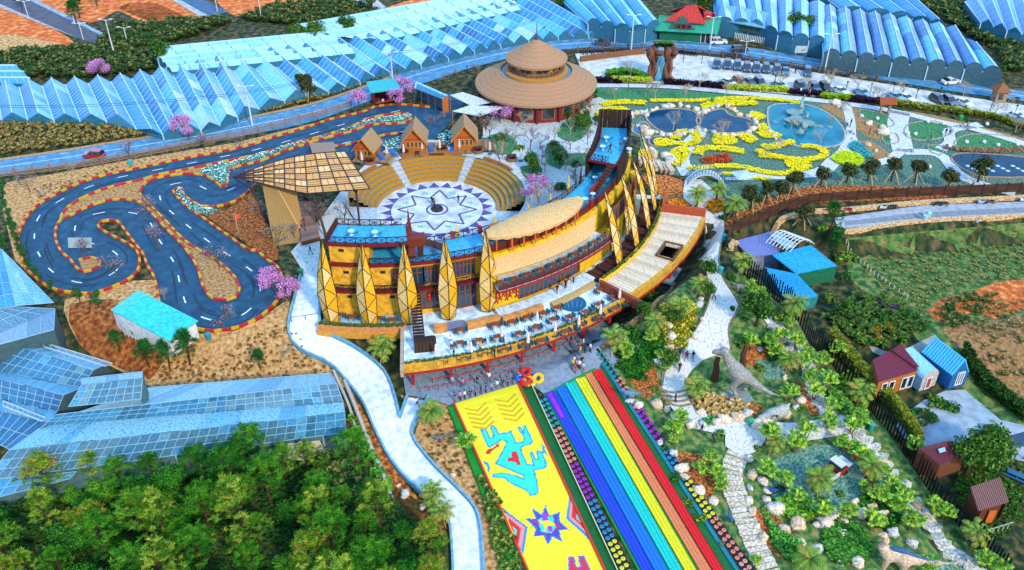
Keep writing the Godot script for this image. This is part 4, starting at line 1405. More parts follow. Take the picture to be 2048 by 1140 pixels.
func build_slides():
	var green := mat("0f9a2a",0.8,"stain",5.0)
	var deep := mat("0a6a26",0.7,"stain",5.0)
	# the yellow slide with its woven picture
	var o := thing("yellow_slide","wide yellow tiled slide with a turquoise folk pattern and star motif","slide", ground(990,800))
	var n := 34
	var l := PackedVector3Array()
	var r := PackedVector3Array()
	for k in n + 1:
		var f := float(k) / n
		var ya := lerpf(811.0,1250.0, f)
		var yb := lerpf(771.0,1250.0, f)
		l.append(ground(925 + 128 * (ya - 850) / 290.0, ya))
		r.append(ground(1073 + 134 * (yb - 850) / 290.0, yb))
	var s := sh()
	var uvs := PackedVector2Array()
	var at := 0.0
	var length := (l[0] + r[0]).distance_to(l[n] + r[n]) / 2.0
	for i in n:
		var b := at + ((l[i] + r[i]) / 2.0).distance_to((l[i + 1] + r[i + 1]) / 2.0)
		var u := UP * 0.35
		s.quad(l[i] + u, r[i] + u, r[i + 1] + u, l[i + 1] + u)
		for q in [[0, at], [1, at], [1, b], [0, at], [1, b], [0, b]]:
			uvs.append(Vector2(q[0], q[1] / length))
		at = b
	var mesh := s.made(o.position)
	var arr := mesh.surface_get_arrays(0)
	arr[Mesh.ARRAY_TEX_UV] = uvs
	var m2 := ArrayMesh.new()
	m2.add_surface_from_arrays(Mesh.PRIMITIVE_TRIANGLES, arr)
	var sm := StandardMaterial3D.new()
	sm.albedo_texture = ImageTexture.create_from_image(slide_print(l, r, length))
	sm.texture_filter = BaseMaterial3D.TEXTURE_FILTER_NEAREST
	sm.albedo_color = Color(DIM, DIM, DIM).linear_to_srgb()
	sm.roughness = 0.6
	sm.cull_mode = BaseMaterial3D.CULL_DISABLED
	local(o, "slide_surface", m2, sm)
	for e in [l, r]:
		s = sh()
		for i in n:
			s.bar(e[i] + UP * 0.45, e[i + 1] + UP * 0.45,0.26,0.3)
		piece(o, "red_edge", s, mat("d6301c",0.6))
	# chevrons of raised slats on the upper part
	for g in [[0.28,0.35,0.0],[0.74,0.35,1.2]]:
		for k in 5:
			s = sh()
			var f0: float = 0.035 + k * 0.02
			for sg in [-1,1]:
				var p := []
				for e in [[0.0,0.022],[0.16,0.0]]:
					var f: float = (f0 + e[1]) * n
					var i := int(f)
					var c: float = g[0] + sg * e[0]
					p.append(l[i].lerp(l[i + 1], f - i).lerp(r[i].lerp(r[i + 1], f - i), c) + UP * 0.39)
				s.bar(p[0], p[1], 0.16,0.08)
			piece(o, "chevron_slat", s, mat("d9a400",0.7))
	# its outer green gutter
	strip(o, "green_gutter", strip_way(908,1020,818), strip_way(924,1050,812), 0.4,0.9, green, "",0.25)
	strip(o, "green_gutter", strip_way(1075,1209,772), strip_way(1097,1230,770), 0.4,0.9, deep, "",0.3)
	s = sh()
	var line := strip_way(1098,1232,772)
	for i in line.size() - 1:
		s.bar(line[i] + UP * 0.5, line[i + 1] + UP * 0.5,0.12)
	piece(o, "pale_edge", s, mat("d8d8a0",0.6))
	# the rainbow slide
	var rb := thing("rainbow_slide","rainbow slide of six coloured lanes parted by green turf strips","slide", ground(1150,765))
	strip(rb, "turf_strip", strip_way(1118,1274,792), strip_way(1265,1460,738), 0.26,0.9, green)
	var lanes := [["blue and purple lane",1122,1145,1280,1303,792,"1f46dc"], ["azure lane",1149,1171,1306,1332,782,"1479ea"], ["turquoise lane",1174,1197,1337,1361,772,"14d2c0"],
		["lemon yellow lane",1200,1222,1366,1388,764,"f8ec06"], ["salmon orange lane",1226,1243,1396,1418,755,"f58a52"], ["bright red lane",1247,1266,1422,1443,748,"f00f10"]]
	for q in lanes:
		strip(rb, "lane", strip_way(q[1], q[3], q[5]), strip_way(q[2], q[4], q[5] - 5), 0.58,0.3, mat(q[6], 0.55,"grain",5.0, {"k": 0.85}), q[0], 0.14)
		for e in [0.33,0.66]:
			s = sh()
			var w := strip_way(lerpf(q[1], q[2], e), lerpf(q[3], q[4], e), q[5])
			for i in w.size() - 1:
				s.bar(w[i] + UP * 0.5, w[i + 1] + UP * 0.5,0.05)
			piece(rb, "lane_seam", s, mat(q[6], 0.5,"soft",3.0, {"k": 0.58}))
	strip(rb, "purple_mat", strip_way(1126,1284,794,842), strip_way(1134,1292,790,842), 0.62,0.1, mat("b01ee8",0.6), "purple mat at the head of the blue lane")
	strip(rb, "dark_turf_strip", strip_way(1268,1446,738), strip_way(1277,1464,733), 0.36,0.9, deep)
	strip(rb, "teal_gutter", strip_way(1278,1465,733), strip_way(1287,1476,728), 0.5,0.9, mat("1c8a98",0.6,"soft",3.0), "",0.1)
	# conveyors of rubber rings, one between the slides and one on the far side
	for cv in [["ring_conveyor","black conveyor of ring-studded rubber between the yellow and rainbow slides",1100,1117,1236,1262,795,2],["ring_conveyor","black lift conveyor of coloured rings on the rainbow slide's garden side",1289,1303,1478,1508,700,2]]:
		var c := thing(cv[0], cv[1], "conveyor", ground(cv[2], cv[6]))
		strip(c, "belt", strip_way(cv[2], cv[4], cv[6]), strip_way(cv[3], cv[5], cv[6]), 0.3,0.8, mat("1a1c26",0.9))
		var w := strip_way(lerpf(cv[2], cv[3], 0.5), lerpf(cv[4], cv[5], 0.5), cv[6], 1230.0,300)
		var run := 0.0
		var k := 0
		var hues := ["2a9a94","e8876a","a81fb4","2f86b8","e6dc30","e8876a","e8a08a","3aa8c0","d03038","8a3ab0"]
		for i in range(1, w.size()):
			run += w[i].distance_to(w[i - 1])
			if run > 0.82:
				run = 0.0
				k += 1
				var d := (w[i] - w[i - 1]).normalized()
				var side := d.cross(UP).normalized()
				for e in [-0.33,0.33]:
					var q := sh()
					q.lathe(O3, [Vector2(0.27,0.0), Vector2(0.3,0.12), Vector2(0.14,0.16), Vector2(0.12,0.05), Vector2(0.0,0.05)], 9)
					var ring := local(c, "rubber_ring", q.made(), mat(hues[(k / 7) % hues.size()], 0.6))
					ring.position = w[i] + side * e + d * (0.2 if e > 0 else 0.0) + UP * 0.3 - c.position
	# stacked inflatable rings at the head
	var tubes := ["2a7ae0","e02a20","f0b81c","e02a20","2a7ae0","f2c51c"]
	for k in 6:
		var q := sh()
		var ring := PackedVector3Array()
		for i in 13: ring.append(V(cos(TAU * i / 12.0) * 0.62,0, sin(TAU * i / 12.0) * 0.62))
		q.tube(ring, [0.3], 7)
		var p := ground([1042,1052,1060,1050,1064,1076][k], [760,752,768,770,758,764][k], 0.45 + 0.25 * (k % 2))
		var t := whole("inflatable_ring", q, mat(tubes[k], 0.35), "","","", O3)
		t.position = p
		t.rotation = V(0.3 * (k % 3), 0,0.25 * (k % 2))
		reg(t, ["blue inflatable ring","red inflatable ring","yellow inflatable ring"][[0,1,2,1,0,2][k]] + " heap","inflatable ring")
func slide_print(l: PackedVector3Array, r: PackedVector3Array, length: float) -> Image:
	var wide := 56
	var long := int(wide * length / 9.2)
	var im := Image.create(wide, long, false, Image.FORMAT_RGB8)
	var yellow := Color("fbe800")
	for y in long:
		for x in wide:
			var k := 0.96 + 0.04 * rng.randf()
			im.set_pixel(x, y, Color(yellow.r * k, yellow.g * k, 0))
	var mid0 := (l[0] + r[0]) / 2.0
	var axis := ((l[-1] + r[-1]) / 2.0 - mid0)
	axis = axis.normalized()
	var across := (r[0] - l[0])
	across = (across - axis * across.dot(axis)).normalized()
	var to := func(q: Vector2):
		var p := ground(890.0 + q.x / 3.0,760.0 + q.y / 3.0,0.35)
		var v := (p - mid0).dot(axis) / length
		var i := clampi(int(v * (l.size() - 1)), 0, l.size() - 1)
		var w := (r[i] - l[i]).dot(across)
		return Vector2((p - l[i]).dot(across) / w * wide, v * long)
	var draw := func(txt: String, hex: String, edge: String):
		var poly := PackedVector2Array()
		for q in pairs(txt): poly.append(to.call(q))
		for y in long:
			for x in wide:
				var p := Vector2(x + 0.5, y + 0.5)
				if Geometry2D.is_point_in_polygon(p, poly):
					var col := Color(hex)
					if edge:
						for i in poly.size():
							if p.distance_to(Geometry2D.get_closest_point_to_segment(p, poly[i], poly[(i + 1) % poly.size()])) < 1.15:
								col = Color(edge)
					im.set_pixel(x, y, col)
	var aqua := "2ee0b8"
	var blue := "1f98d8"
	draw.call("215,310 245,300 275,360 290,355 270,285 295,278 325,335 375,325 400,312 410,345 425,385 465,378 470,355 430,292 452,288 470,325 465,280 485,278 500,325 510,330 525,385 455,415 490,510 525,515 505,440 525,435 545,480 550,470 540,425 580,430 595,480 610,520 535,550 555,625 560,690 515,712 490,680 440,660 385,635 370,615 290,612 290,595 345,575 440,590 465,605 470,588 430,572 345,540 305,525 345,440 370,385 345,372 310,400 268,425 250,400", aqua, blue)
	draw.call("325,392 330,410 300,430 270,465 245,465 262,432 290,428 312,400","e01a1c","")
	draw.call("400,440 425,440 440,470 455,520 440,525 420,505 378,505 378,485 402,478","e01a1c","")
	draw.call("575,385 590,400 600,440 620,455 600,450 580,425", blue, "")
	draw.call("232,508 262,518 280,550 270,585 262,575 262,545 240,525", blue, "")
	draw.call("735,660 715,820 860,945 850,900","2f86c0","")
	draw.call("740,690 730,815 850,915 820,850","f0968a","")
	draw.call("750,730 745,805 830,880 805,830","e01a1c","")
	draw.call("775,775 772,815 812,840", aqua, "")
	draw.call("360,810 505,915 490,1105 470,1070","2f86c0","")
	draw.call("375,840 490,918 478,1080 460,1050","f0968a","")
	draw.call("390,865 470,930 458,1040 440,1010","e01a1c","")
	draw.call("412,912 448,950 440,985", aqua, "")
	draw.call("600,755 625,820 680,785 680,845 735,890 680,905 700,975 645,950 620,1010 600,955 540,970 550,915 490,860 550,850 525,785 580,820","5a3aa8","2f6fd0")
	draw.call("600,800 640,850 700,885 640,900 600,950 580,890 520,870 580,850","d0205a","")
	draw.call("560,850 640,820 660,880 640,930 580,930 570,890", aqua, "")
	draw.call("600,800 625,850 650,925 625,920 600,890 580,860","b030d0","")
	draw.call("570,860 620,850 660,870 620,885 600,920 590,890","f0e000","")
	draw.call("735,1060 765,1055 785,1120 800,1110 785,1045 820,1035 860,1130 900,1250 740,1250","e01a3c","2f6fd0")
	return im
# ---------- greenhouses ----------
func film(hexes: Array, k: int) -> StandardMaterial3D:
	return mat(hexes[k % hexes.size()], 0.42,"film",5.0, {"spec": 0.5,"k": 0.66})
# ridges: [back x, back y, front x, front y] of every bay's ridge; valleys lie half way between
func greenhouse_range(label: String, ridges: Array, high: float, eave: float, slices: int, hexes_l: Array, hexes_r: Array, arched := false, ground_h := 0.0, gable_hex := "3a7a94", front_high := -1.0, front_eave := -1.0):
	var n := ridges.size()
	var rb := []
	var rf := []
	if front_high < 0.0:
		front_high = high
		front_eave = eave
	for q in ridges:
		rb.append(spot(q[0], q[1], high))
		rf.append(spot(q[2], q[3], front_high))
	var o := thing("greenhouse", label, "greenhouse", V(rf[0].x, ground_h, rf[0].z))
	var frame := mat("b9dcea",0.5)
	var wall := mat(gable_hex, 0.5,"film",5.0)
	var valley := func(e: Array, i: int):
		var v: Vector3
		if i == 0: v = e[0] - (e[1] - e[0]) / 2.0
		elif i == n: v = e[n - 1] + (e[n - 1] - e[n - 2]) / 2.0
		else: v = (e[i - 1] + e[i]) / 2.0
		v.y = eave if e == rb else front_eave
		return v
	for i in n:
		var bay := Node3D.new()
		bay.name = numbered(o, "roof_bay")
		o.add_child(bay, true)
		for side in 2:
			var vb: Vector3 = valley.call(rb, i + side)
			var vf: Vector3 = valley.call(rf, i + side)
			var hx: Array = [hexes_l, hexes_r][side]  # right slopes take the paler set: sunlight put into the film colour
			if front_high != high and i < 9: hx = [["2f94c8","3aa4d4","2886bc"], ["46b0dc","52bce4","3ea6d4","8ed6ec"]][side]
			var run := 0
			for k in slices:
				if rng.randf() < 0.45: run = rng.randi()
				var s := sh()
				var t := float(k) / slices
				var u := float(k + 1) / slices
				var steps := 4 if arched else 1
				for j in steps:
					var a := float(j) / steps
					var b := float(j + 1) / steps
					var at := func(w: float, e: float):
						var p: Vector3 = rb[i].lerp(rf[i], w).lerp(vb.lerp(vf, w), sin(e * PI / 2) if arched else e)
						if arched: p.y = lerpf(lerpf(high, front_high, w), lerpf(eave, front_eave, w), 1.0 - cos(e * PI / 2))
						p.y -= 0.12 * sin(w * 37.0 + e * 5.0) * (0.0 if e == 0.0 or e == 1.0 else 1.0)
						return p
					s.quad(at.call(t, a), at.call(t, b), at.call(u - 0.004, b), at.call(u - 0.004, a))
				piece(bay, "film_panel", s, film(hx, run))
		var f := sh()
		if not arched:
			for k in range(1, slices * 2):
				var w := k / (slices * 2.0)
				for e in 2:
					f.bar(rb[i].lerp(rf[i], w) + UP * 0.03, valley.call(rb, i + e).lerp(valley.call(rf, i + e), w) + UP * 0.03,0.07)
		f.bar(rb[i] + UP * 0.06, rf[i] + UP * 0.06,0.2)
		f.bar(valley.call(rb, i) + UP * 0.05, valley.call(rf, i) + UP * 0.05,0.26)
		piece(bay, "ridge_frame", f, frame)
		for e in [rf, rb]:
			var g := sh()
			var a: Vector3 = valley.call(e, i)
			var b: Vector3 = valley.call(e, i + 1)
			var r: Vector3 = e[i]
			if arched:
				var fan := [a]
				for j in range(1,8):
					var t := j / 8.0 * 2.0 - 1.0
					var p := (r.lerp(a, absf(t)) if t < 0 else r.lerp(b, t))
					p.y = lerpf(eave, high, sqrt(maxf(0.0,1.0 - t * t)))
					fan.append(p)
				fan.append(b)
				for j in range(1, fan.size() - 1):
					g.tri(a, fan[j], fan[j + 1])
			else:
				g.tri(a, r, b)
			g.quad(a, b, V(b.x, ground_h - 3.0, b.z), V(a.x, ground_h - 3.0, a.z))
			piece(bay, "gable_wall", g, wall)
		if i % 2 == 0:
			f = sh()
			var a: Vector3 = valley.call(rf, i)
			var d: Vector3 = (rf[i] - rb[i]).normalized() * 0.15
			f.bar(V(a.x, ground_h - 2.0, a.z) + d, a + d, 0.22)
			piece(bay, "front_post", f, frame)
	for i in [0, n]:
		var g := sh()
		var a: Vector3 = valley.call(rb, i)
		var b: Vector3 = valley.call(rf, i)
		g.quad(a, b, V(b.x, ground_h - 3, b.z), V(a.x, ground_h - 3, a.z))
		piece(o, "side_wall", g, wall)
	return o
func keyed(keys: Array, count: int) -> Array:   # [index, back x, back y, front x, front y], filled in between
	var out := []
	for i in count:
		for k in keys.size() - 1:
			if i >= keys[k][0] and i <= keys[k + 1][0]:
				var t: float = float(i - keys[k][0]) / (keys[k + 1][0] - keys[k][0])
				var row := []
				for j in 4: row.append(lerpf(keys[k][j + 1], keys[k + 1][j + 1], t))
				out.append(row)
				break
	return out
# a large sloping roof of gridded panes between four corners (upper left, upper right, lower right, lower left)
func paned_slope(o: Node, q: Array, nu: int, nv: int, hexes: Array, bars: String):
	var f := sh()
	var at := func(u: float, v: float): return (q[0].lerp(q[1], u)).lerp(q[3].lerp(q[2], u), v)
	var run := 0
	for i in nu:
		if rng.randf() < 0.3: run = rng.randi()
		for j in nv:
			var s := sh()
			s.quad(at.call(float(i) / nu, float(j) / nv), at.call(float(i + 1) / nu, float(j) / nv), at.call(float(i + 1) / nu, float(j + 1) / nv), at.call(float(i) / nu, float(j + 1) / nv))
			piece(o, "roof_pane", s, mat(hexes[(run + (1 if rng.randf() < 0.15 else 0)) % hexes.size()], 0.35,"tatter",5.0, {"spec": 0.5,"k": 0.62}))
	var up := UP * 0.05
	for i in nu + 1:
		f.bar(at.call(float(i) / nu, 0.0) + up, at.call(float(i) / nu, 1.0) + up, 0.06,0.05)
	for j in nv + 1:
		f.bar(at.call(0.0, float(j) / nv) + up * 1.6, at.call(1.0, float(j) / nv) + up * 1.6,0.07,0.05)
	piece(o, "glazing_bars", f, mat(bars, 0.5))
func px_quad(s: String, hs: Array) -> Array:
	var out := []
	var i := 0
	for p in pairs(s):
		out.append(spot(p.x, p.y, hs[i]))
		i += 1
	return out
func walled(o: Node, a: Vector3, b: Vector3, low: float, m: Material, called := "side_wall"):
	var s := sh()
	s.quad(a, b, V(b.x, low, b.z), V(a.x, low, a.z))
	piece(o, called, s, m)
func build_greenhouses():
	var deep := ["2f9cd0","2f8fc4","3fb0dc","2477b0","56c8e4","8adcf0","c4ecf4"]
	var pale := ["7fd0ea","a8e2f2","d2eef6","6fc4e6","ecf6f8","58bce0","b8cfe0"]  # paler films for right slopes, the sun's brightness worked into the colour
	var first := keyed([[0,10,160,24,225],[4,195,150,235,229],[5,240,146,303,258],[8,359,125,418,244],[10,433,109,490,212],[12,506,97,592,180],[14,576,89,675,165],[16,646,81,732,143],[18,710,70,795,127],[20,764,60,856,112],[23,841,39,935,92],[26,912,22,1014,74],[29,983,5,1101,62],[32,1070,-14,1193,56]], 33)
	first.push_front([-34,163,-28,226])
	first.push_front([-80,166,-80,228])
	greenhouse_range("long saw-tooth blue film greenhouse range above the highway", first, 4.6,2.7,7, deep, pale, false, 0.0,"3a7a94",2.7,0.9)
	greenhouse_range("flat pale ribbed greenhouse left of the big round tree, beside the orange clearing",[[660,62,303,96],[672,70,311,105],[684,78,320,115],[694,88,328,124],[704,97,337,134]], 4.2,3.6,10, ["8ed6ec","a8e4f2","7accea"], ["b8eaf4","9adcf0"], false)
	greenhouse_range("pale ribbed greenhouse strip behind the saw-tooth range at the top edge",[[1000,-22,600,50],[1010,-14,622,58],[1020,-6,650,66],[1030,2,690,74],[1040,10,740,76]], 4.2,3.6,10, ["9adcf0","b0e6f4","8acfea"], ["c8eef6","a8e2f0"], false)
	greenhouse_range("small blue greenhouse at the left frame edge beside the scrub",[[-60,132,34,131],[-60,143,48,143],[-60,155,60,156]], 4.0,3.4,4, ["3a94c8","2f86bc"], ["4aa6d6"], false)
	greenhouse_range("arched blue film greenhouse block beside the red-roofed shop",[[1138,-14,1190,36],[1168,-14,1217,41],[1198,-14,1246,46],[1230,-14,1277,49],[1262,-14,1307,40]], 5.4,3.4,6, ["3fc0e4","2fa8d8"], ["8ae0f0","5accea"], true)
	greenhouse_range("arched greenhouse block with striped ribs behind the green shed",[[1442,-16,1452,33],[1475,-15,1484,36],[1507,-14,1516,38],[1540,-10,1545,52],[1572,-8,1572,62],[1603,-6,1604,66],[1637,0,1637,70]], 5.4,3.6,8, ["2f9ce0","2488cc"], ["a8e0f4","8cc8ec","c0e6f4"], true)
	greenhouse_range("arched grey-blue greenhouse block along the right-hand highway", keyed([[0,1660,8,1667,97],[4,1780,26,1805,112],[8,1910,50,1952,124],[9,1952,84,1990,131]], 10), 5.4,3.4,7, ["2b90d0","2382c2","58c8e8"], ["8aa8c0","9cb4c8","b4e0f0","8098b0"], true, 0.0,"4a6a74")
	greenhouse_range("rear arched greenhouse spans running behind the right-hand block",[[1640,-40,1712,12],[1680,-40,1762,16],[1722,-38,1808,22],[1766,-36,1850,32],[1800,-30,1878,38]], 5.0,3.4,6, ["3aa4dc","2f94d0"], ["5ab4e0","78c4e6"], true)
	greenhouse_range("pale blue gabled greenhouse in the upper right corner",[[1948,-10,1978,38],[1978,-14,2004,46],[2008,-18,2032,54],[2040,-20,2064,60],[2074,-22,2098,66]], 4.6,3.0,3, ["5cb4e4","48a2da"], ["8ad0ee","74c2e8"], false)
	# the big paned greenhouse below: two long spans and a short one
	var bars := "a4ccdc"
	var panes := ["4a9cc4","3f8cb4","5caacc","3a7c9c","6a9cb0","4c8098"]
	var lit_panes := ["86cdea","9cd8ee","74bede"]  # for back slopes: their brighter light is put into the pane colour
	var wall := mat("5f7f80",0.6,"film",5.0)
	var o := thing("paned_greenhouse","wide lower greenhouse of gridded blue panes beside the winding ramp","greenhouse", spot(400,880,0))
	paned_slope(o, px_quad("112,830 673,767 686,804 86,852",[3.4,3.4,1.2,1.2]), 30,3, panes, bars)
	paned_slope(o, px_quad("298,776 662,747 673,767 160,824",[1.6,1.6,3.4,3.4]), 16,1, lit_panes, bars)
	paned_slope(o, px_quad("86,852 686,804 690,826 18,901",[1.2,1.2,1.5,1.5]), 24,1, lit_panes, bars)
	paned_slope(o, px_quad("18,901 690,826 690,866 -30,962",[1.5,1.5,-1.4,-1.4]), 34,3, panes, bars)
	paned_slope(o, px_quad("163,771 285,758 282,799 137,814",[6.4,6.4,4.4,4.4]), 8,3, panes, bars)
	paned_slope(o, px_quad("162,758 285,744 285,758 163,771",[5.4,5.4,6.4,6.4]), 5,1, lit_panes, bars)
	paned_slope(o, px_quad("-30,962 153,944 140,958 -60,1010",[-1.4,-1.4,-2.2,-2.4]), 7,2, panes, bars)
	walled(o, spot(690,866,-1.4), spot(-30,962,-1.4), -6.0, wall)
	walled(o, spot(673,767,3.4), spot(686,804,1.2), -6.0, wall, "end_wall")
	walled(o, spot(690,826,1.5), spot(690,866,-1.4), -6.0, wall, "end_wall")
	walled(o, spot(686,804,1.2), spot(690,826,1.5), -6.0, wall, "end_wall")
	walled(o, spot(662,747,1.6), spot(673,767,3.4), -6.0, wall, "end_wall")
	walled(o, spot(285,744,5.4), spot(285,758,6.4), -6.0, wall, "end_wall")
	walled(o, spot(285,758,6.4), spot(282,799,4.4), -6.0, wall, "end_wall")
	walled(o, spot(298,776,1.6), spot(662,747,1.6), -6.0, wall, "rear_wall")
	for k in 9:
		var s := sh()
		var p := spot(688 - k * 42,866 + k * 5.6,-1.4)
		s.bar(p + V(0,0,0.1), V(p.x, -6, p.z + 0.1), 0.16)
		piece(o, "wall_post", s, mat("a9c4c8",0.6))
	var sag := sh()
	var pts := px_quad("566,885 640,876 652,900 610,918 572,912",[-1.5,-1.5,-2.6,-3.6,-3.2])
	for k in 3:
		sag.tri(pts[0] + V(0,0,0.25), pts[k + 1] + V(0,0,0.4), pts[k + 2] + V(0,0,0.4))
	piece(o, "torn_sheet", sag, mat("c8b890",0.8,"tatter",3.0), "torn beige plastic sheet hanging from the front wall")
	o = thing("paned_greenhouse","diagonal greenhouse with dark torn openings behind the brown slope","greenhouse", spot(100,740,0))
	paned_slope(o, px_quad("23,690 186,741 163,776 -30,738",[3.0,3.0,1.01,1.01]), 12,3, panes, bars)
	paned_slope(o, px_quad("68,682 215,728 186,741 23,690",[1.6,1.6,3.0,3.0]), 8,1, lit_panes, bars)
	paned_slope(o, px_quad("-30,738 163,776 127,791 -30,752",[1.01,1.01,2.4,2.4]), 9,1, lit_panes, bars)
	paned_slope(o, px_quad("-30,752 127,791 114,824 -30,792",[2.4,2.4,0.4,0.4]), 9,3, ["2f78a8","3489bc","276a96"], bars)
	paned_slope(o, px_quad("-30,792 114,824 96,846 -30,816",[0.4,0.4,1.6,1.6]), 7,1, lit_panes, bars)
	paned_slope(o, px_quad("-30,816 96,846 20,900 -40,870",[1.6,1.6,0.2,0.2]), 7,2, ["2f78a8","276a96"], bars)
	for w in ["186,741 163,776 3.0 1.01","127,791 114,824 2.4 0.4","163,776 127,791 1.01 2.4","215,728 186,741 1.6 3.0","114,824 96,846 0.4 1.6","96,846 20,900 1.6 0.2"]:
		var q = w.split(" ")
		var a := pairs(q[0])
		var b := pairs(q[1])
		walled(o, spot(a[0].x, a[0].y, float(q[2])), spot(b[0].x, b[0].y, float(q[3])), -2.4, mat("4c6668",0.6,"film",1.6), "end_wall")
	for w in ["80,683 225,727 210,732 90,694","6,802 92,836 84,842 6,812"]:
		var s := sh()
		var q := px_quad(w, [2.2,1.9,2.7,2.7])
		for k in 9:
			s.bar(q[0].lerp(q[1], k / 8.0), q[3].lerp(q[2], k / 8.0), 0.1)
		s.bar(q[0], q[1], 0.12)
		s.bar(q[3], q[2], 0.12)
		piece(o, "bare_rafters", s, mat("c4d4d8",0.5))
	o = thing("paned_greenhouse","blue greenhouse with a bent gable at the left frame edge below the track","greenhouse", spot(40,620,0))
	paned_slope(o, px_quad("-60,486 4,500 32,612 -60,634",[6.0,6.0,4.4,4.4]), 5,5, ["48a8d8","3c98cc","62b8e0"], bars)
	paned_slope(o, px_quad("4,500 48,545 108,606 32,612",[6.0,5.0,4.0,4.6]), 4,4, lit_panes, bars)
	paned_slope(o, px_quad("-60,640 32,614 110,618 -60,690",[4.2,4.4,4.0,3.6]), 6,2, ["6a98b0","7fa8bc","5a8aa4"], bars)
	paned_slope(o, px_quad("-60,690 110,618 108,660 -60,706",[3.6,4.0,4.4,4.8]), 6,1, ["8fb4c4","6f9cb4"], bars)
	walled(o, spot(110,618,4.0), spot(108,660,4.4), -5.0, mat("4c6668",0.6,"film",5.0), "end_wall")
	walled(o, spot(108,660,4.4), spot(-60,706,4.8), -5.0, mat("4c6668",0.6,"film",5.0), "end_wall")
# ---------- houses and sheds ----------
# a gabled house on a rectangle given by three photo corners of its base (a to b along the ridge, a to d across)
func gabled(called: String, label: String, a: Vector3, b: Vector3, d: Vector3, eave: float, rise: float, roof: Material, wall: Material, over := 0.4, category := "house", seams := 0) -> Node3D:
	var o := thing(called, label, category, a)
	var c := b + d - a
	var y := UP
	var s := sh()
	for q in [[a, b], [b, c], [c, d], [d, a]]:
		s.quad(q[0] - y * 2.0, q[1] - y * 2.0, q[1] + y * eave, q[0] + y * eave)
	var m := (a + d) / 2.0 + y * (eave + rise)
	var n := (b + c) / 2.0 + y * (eave + rise)
	s.tri(a + y * eave, m, d + y * eave)
	s.tri(b + y * eave, c + y * eave, n)
	piece(o, "wall", s, wall)
	var u := (b - a).normalized() * over
	for q in [[a, b], [d, c]]:
		var low0: Vector3 = q[0] + y * eave
		var low1: Vector3 = q[1] + y * eave
		var out: Vector3 = (low0 - m) * (over / 3.0 / maxf(0.5, rise))
		s = sh()
		s.slab([low0 + out - u, low1 + out + u, n + u, m - u] if q[0] == a else [m - u, n + u, low1 + out + u, low0 + out - u], 0.14)
		var r := piece(o, "roof", s, roof)
		if seams:
			for k in seams:
				var t := (k + 0.5) / seams
				var rib := sh()
				rib.bar((low0 + out - u).lerp(low1 + out + u, t) + y * 0.06, (m - u).lerp(n + u, t) + y * 0.06,0.08)
				piece(r, "roof_rib", rib, roof)
	piece(o, "ridge_cap", br(m - u + y * 0.06, n + u + y * 0.06,0.25), roof)
	return o
func wall_opening(o: Node, a: Vector3, b: Vector3, t0: float, t1: float, y0: float, y1: float, out: Vector3, frame: Material, glass: Material, called := "window", parts := 2):
	var p := a.lerp(b, t0) + out
	var q := a.lerp(b, t1) + out
	var s := sh()
	var up := UP
	s.bar(p + up * y0, q + up * y0,0.12)
	s.bar(p + up * y1, q + up * y1,0.12)
	for k in parts + 1:
		s.bar(p.lerp(q, float(k) / parts) + up * y0, p.lerp(q, float(k) / parts) + up * y1,0.13)
	var w := piece(o, called, s, frame)
	s = sh()
	s.quad(p + up * y0 - out * 0.6, q + up * y0 - out * 0.6, q + up * y1 - out * 0.6, p + up * y1 - out * 0.6)
	piece(w, "pane", s, glass)
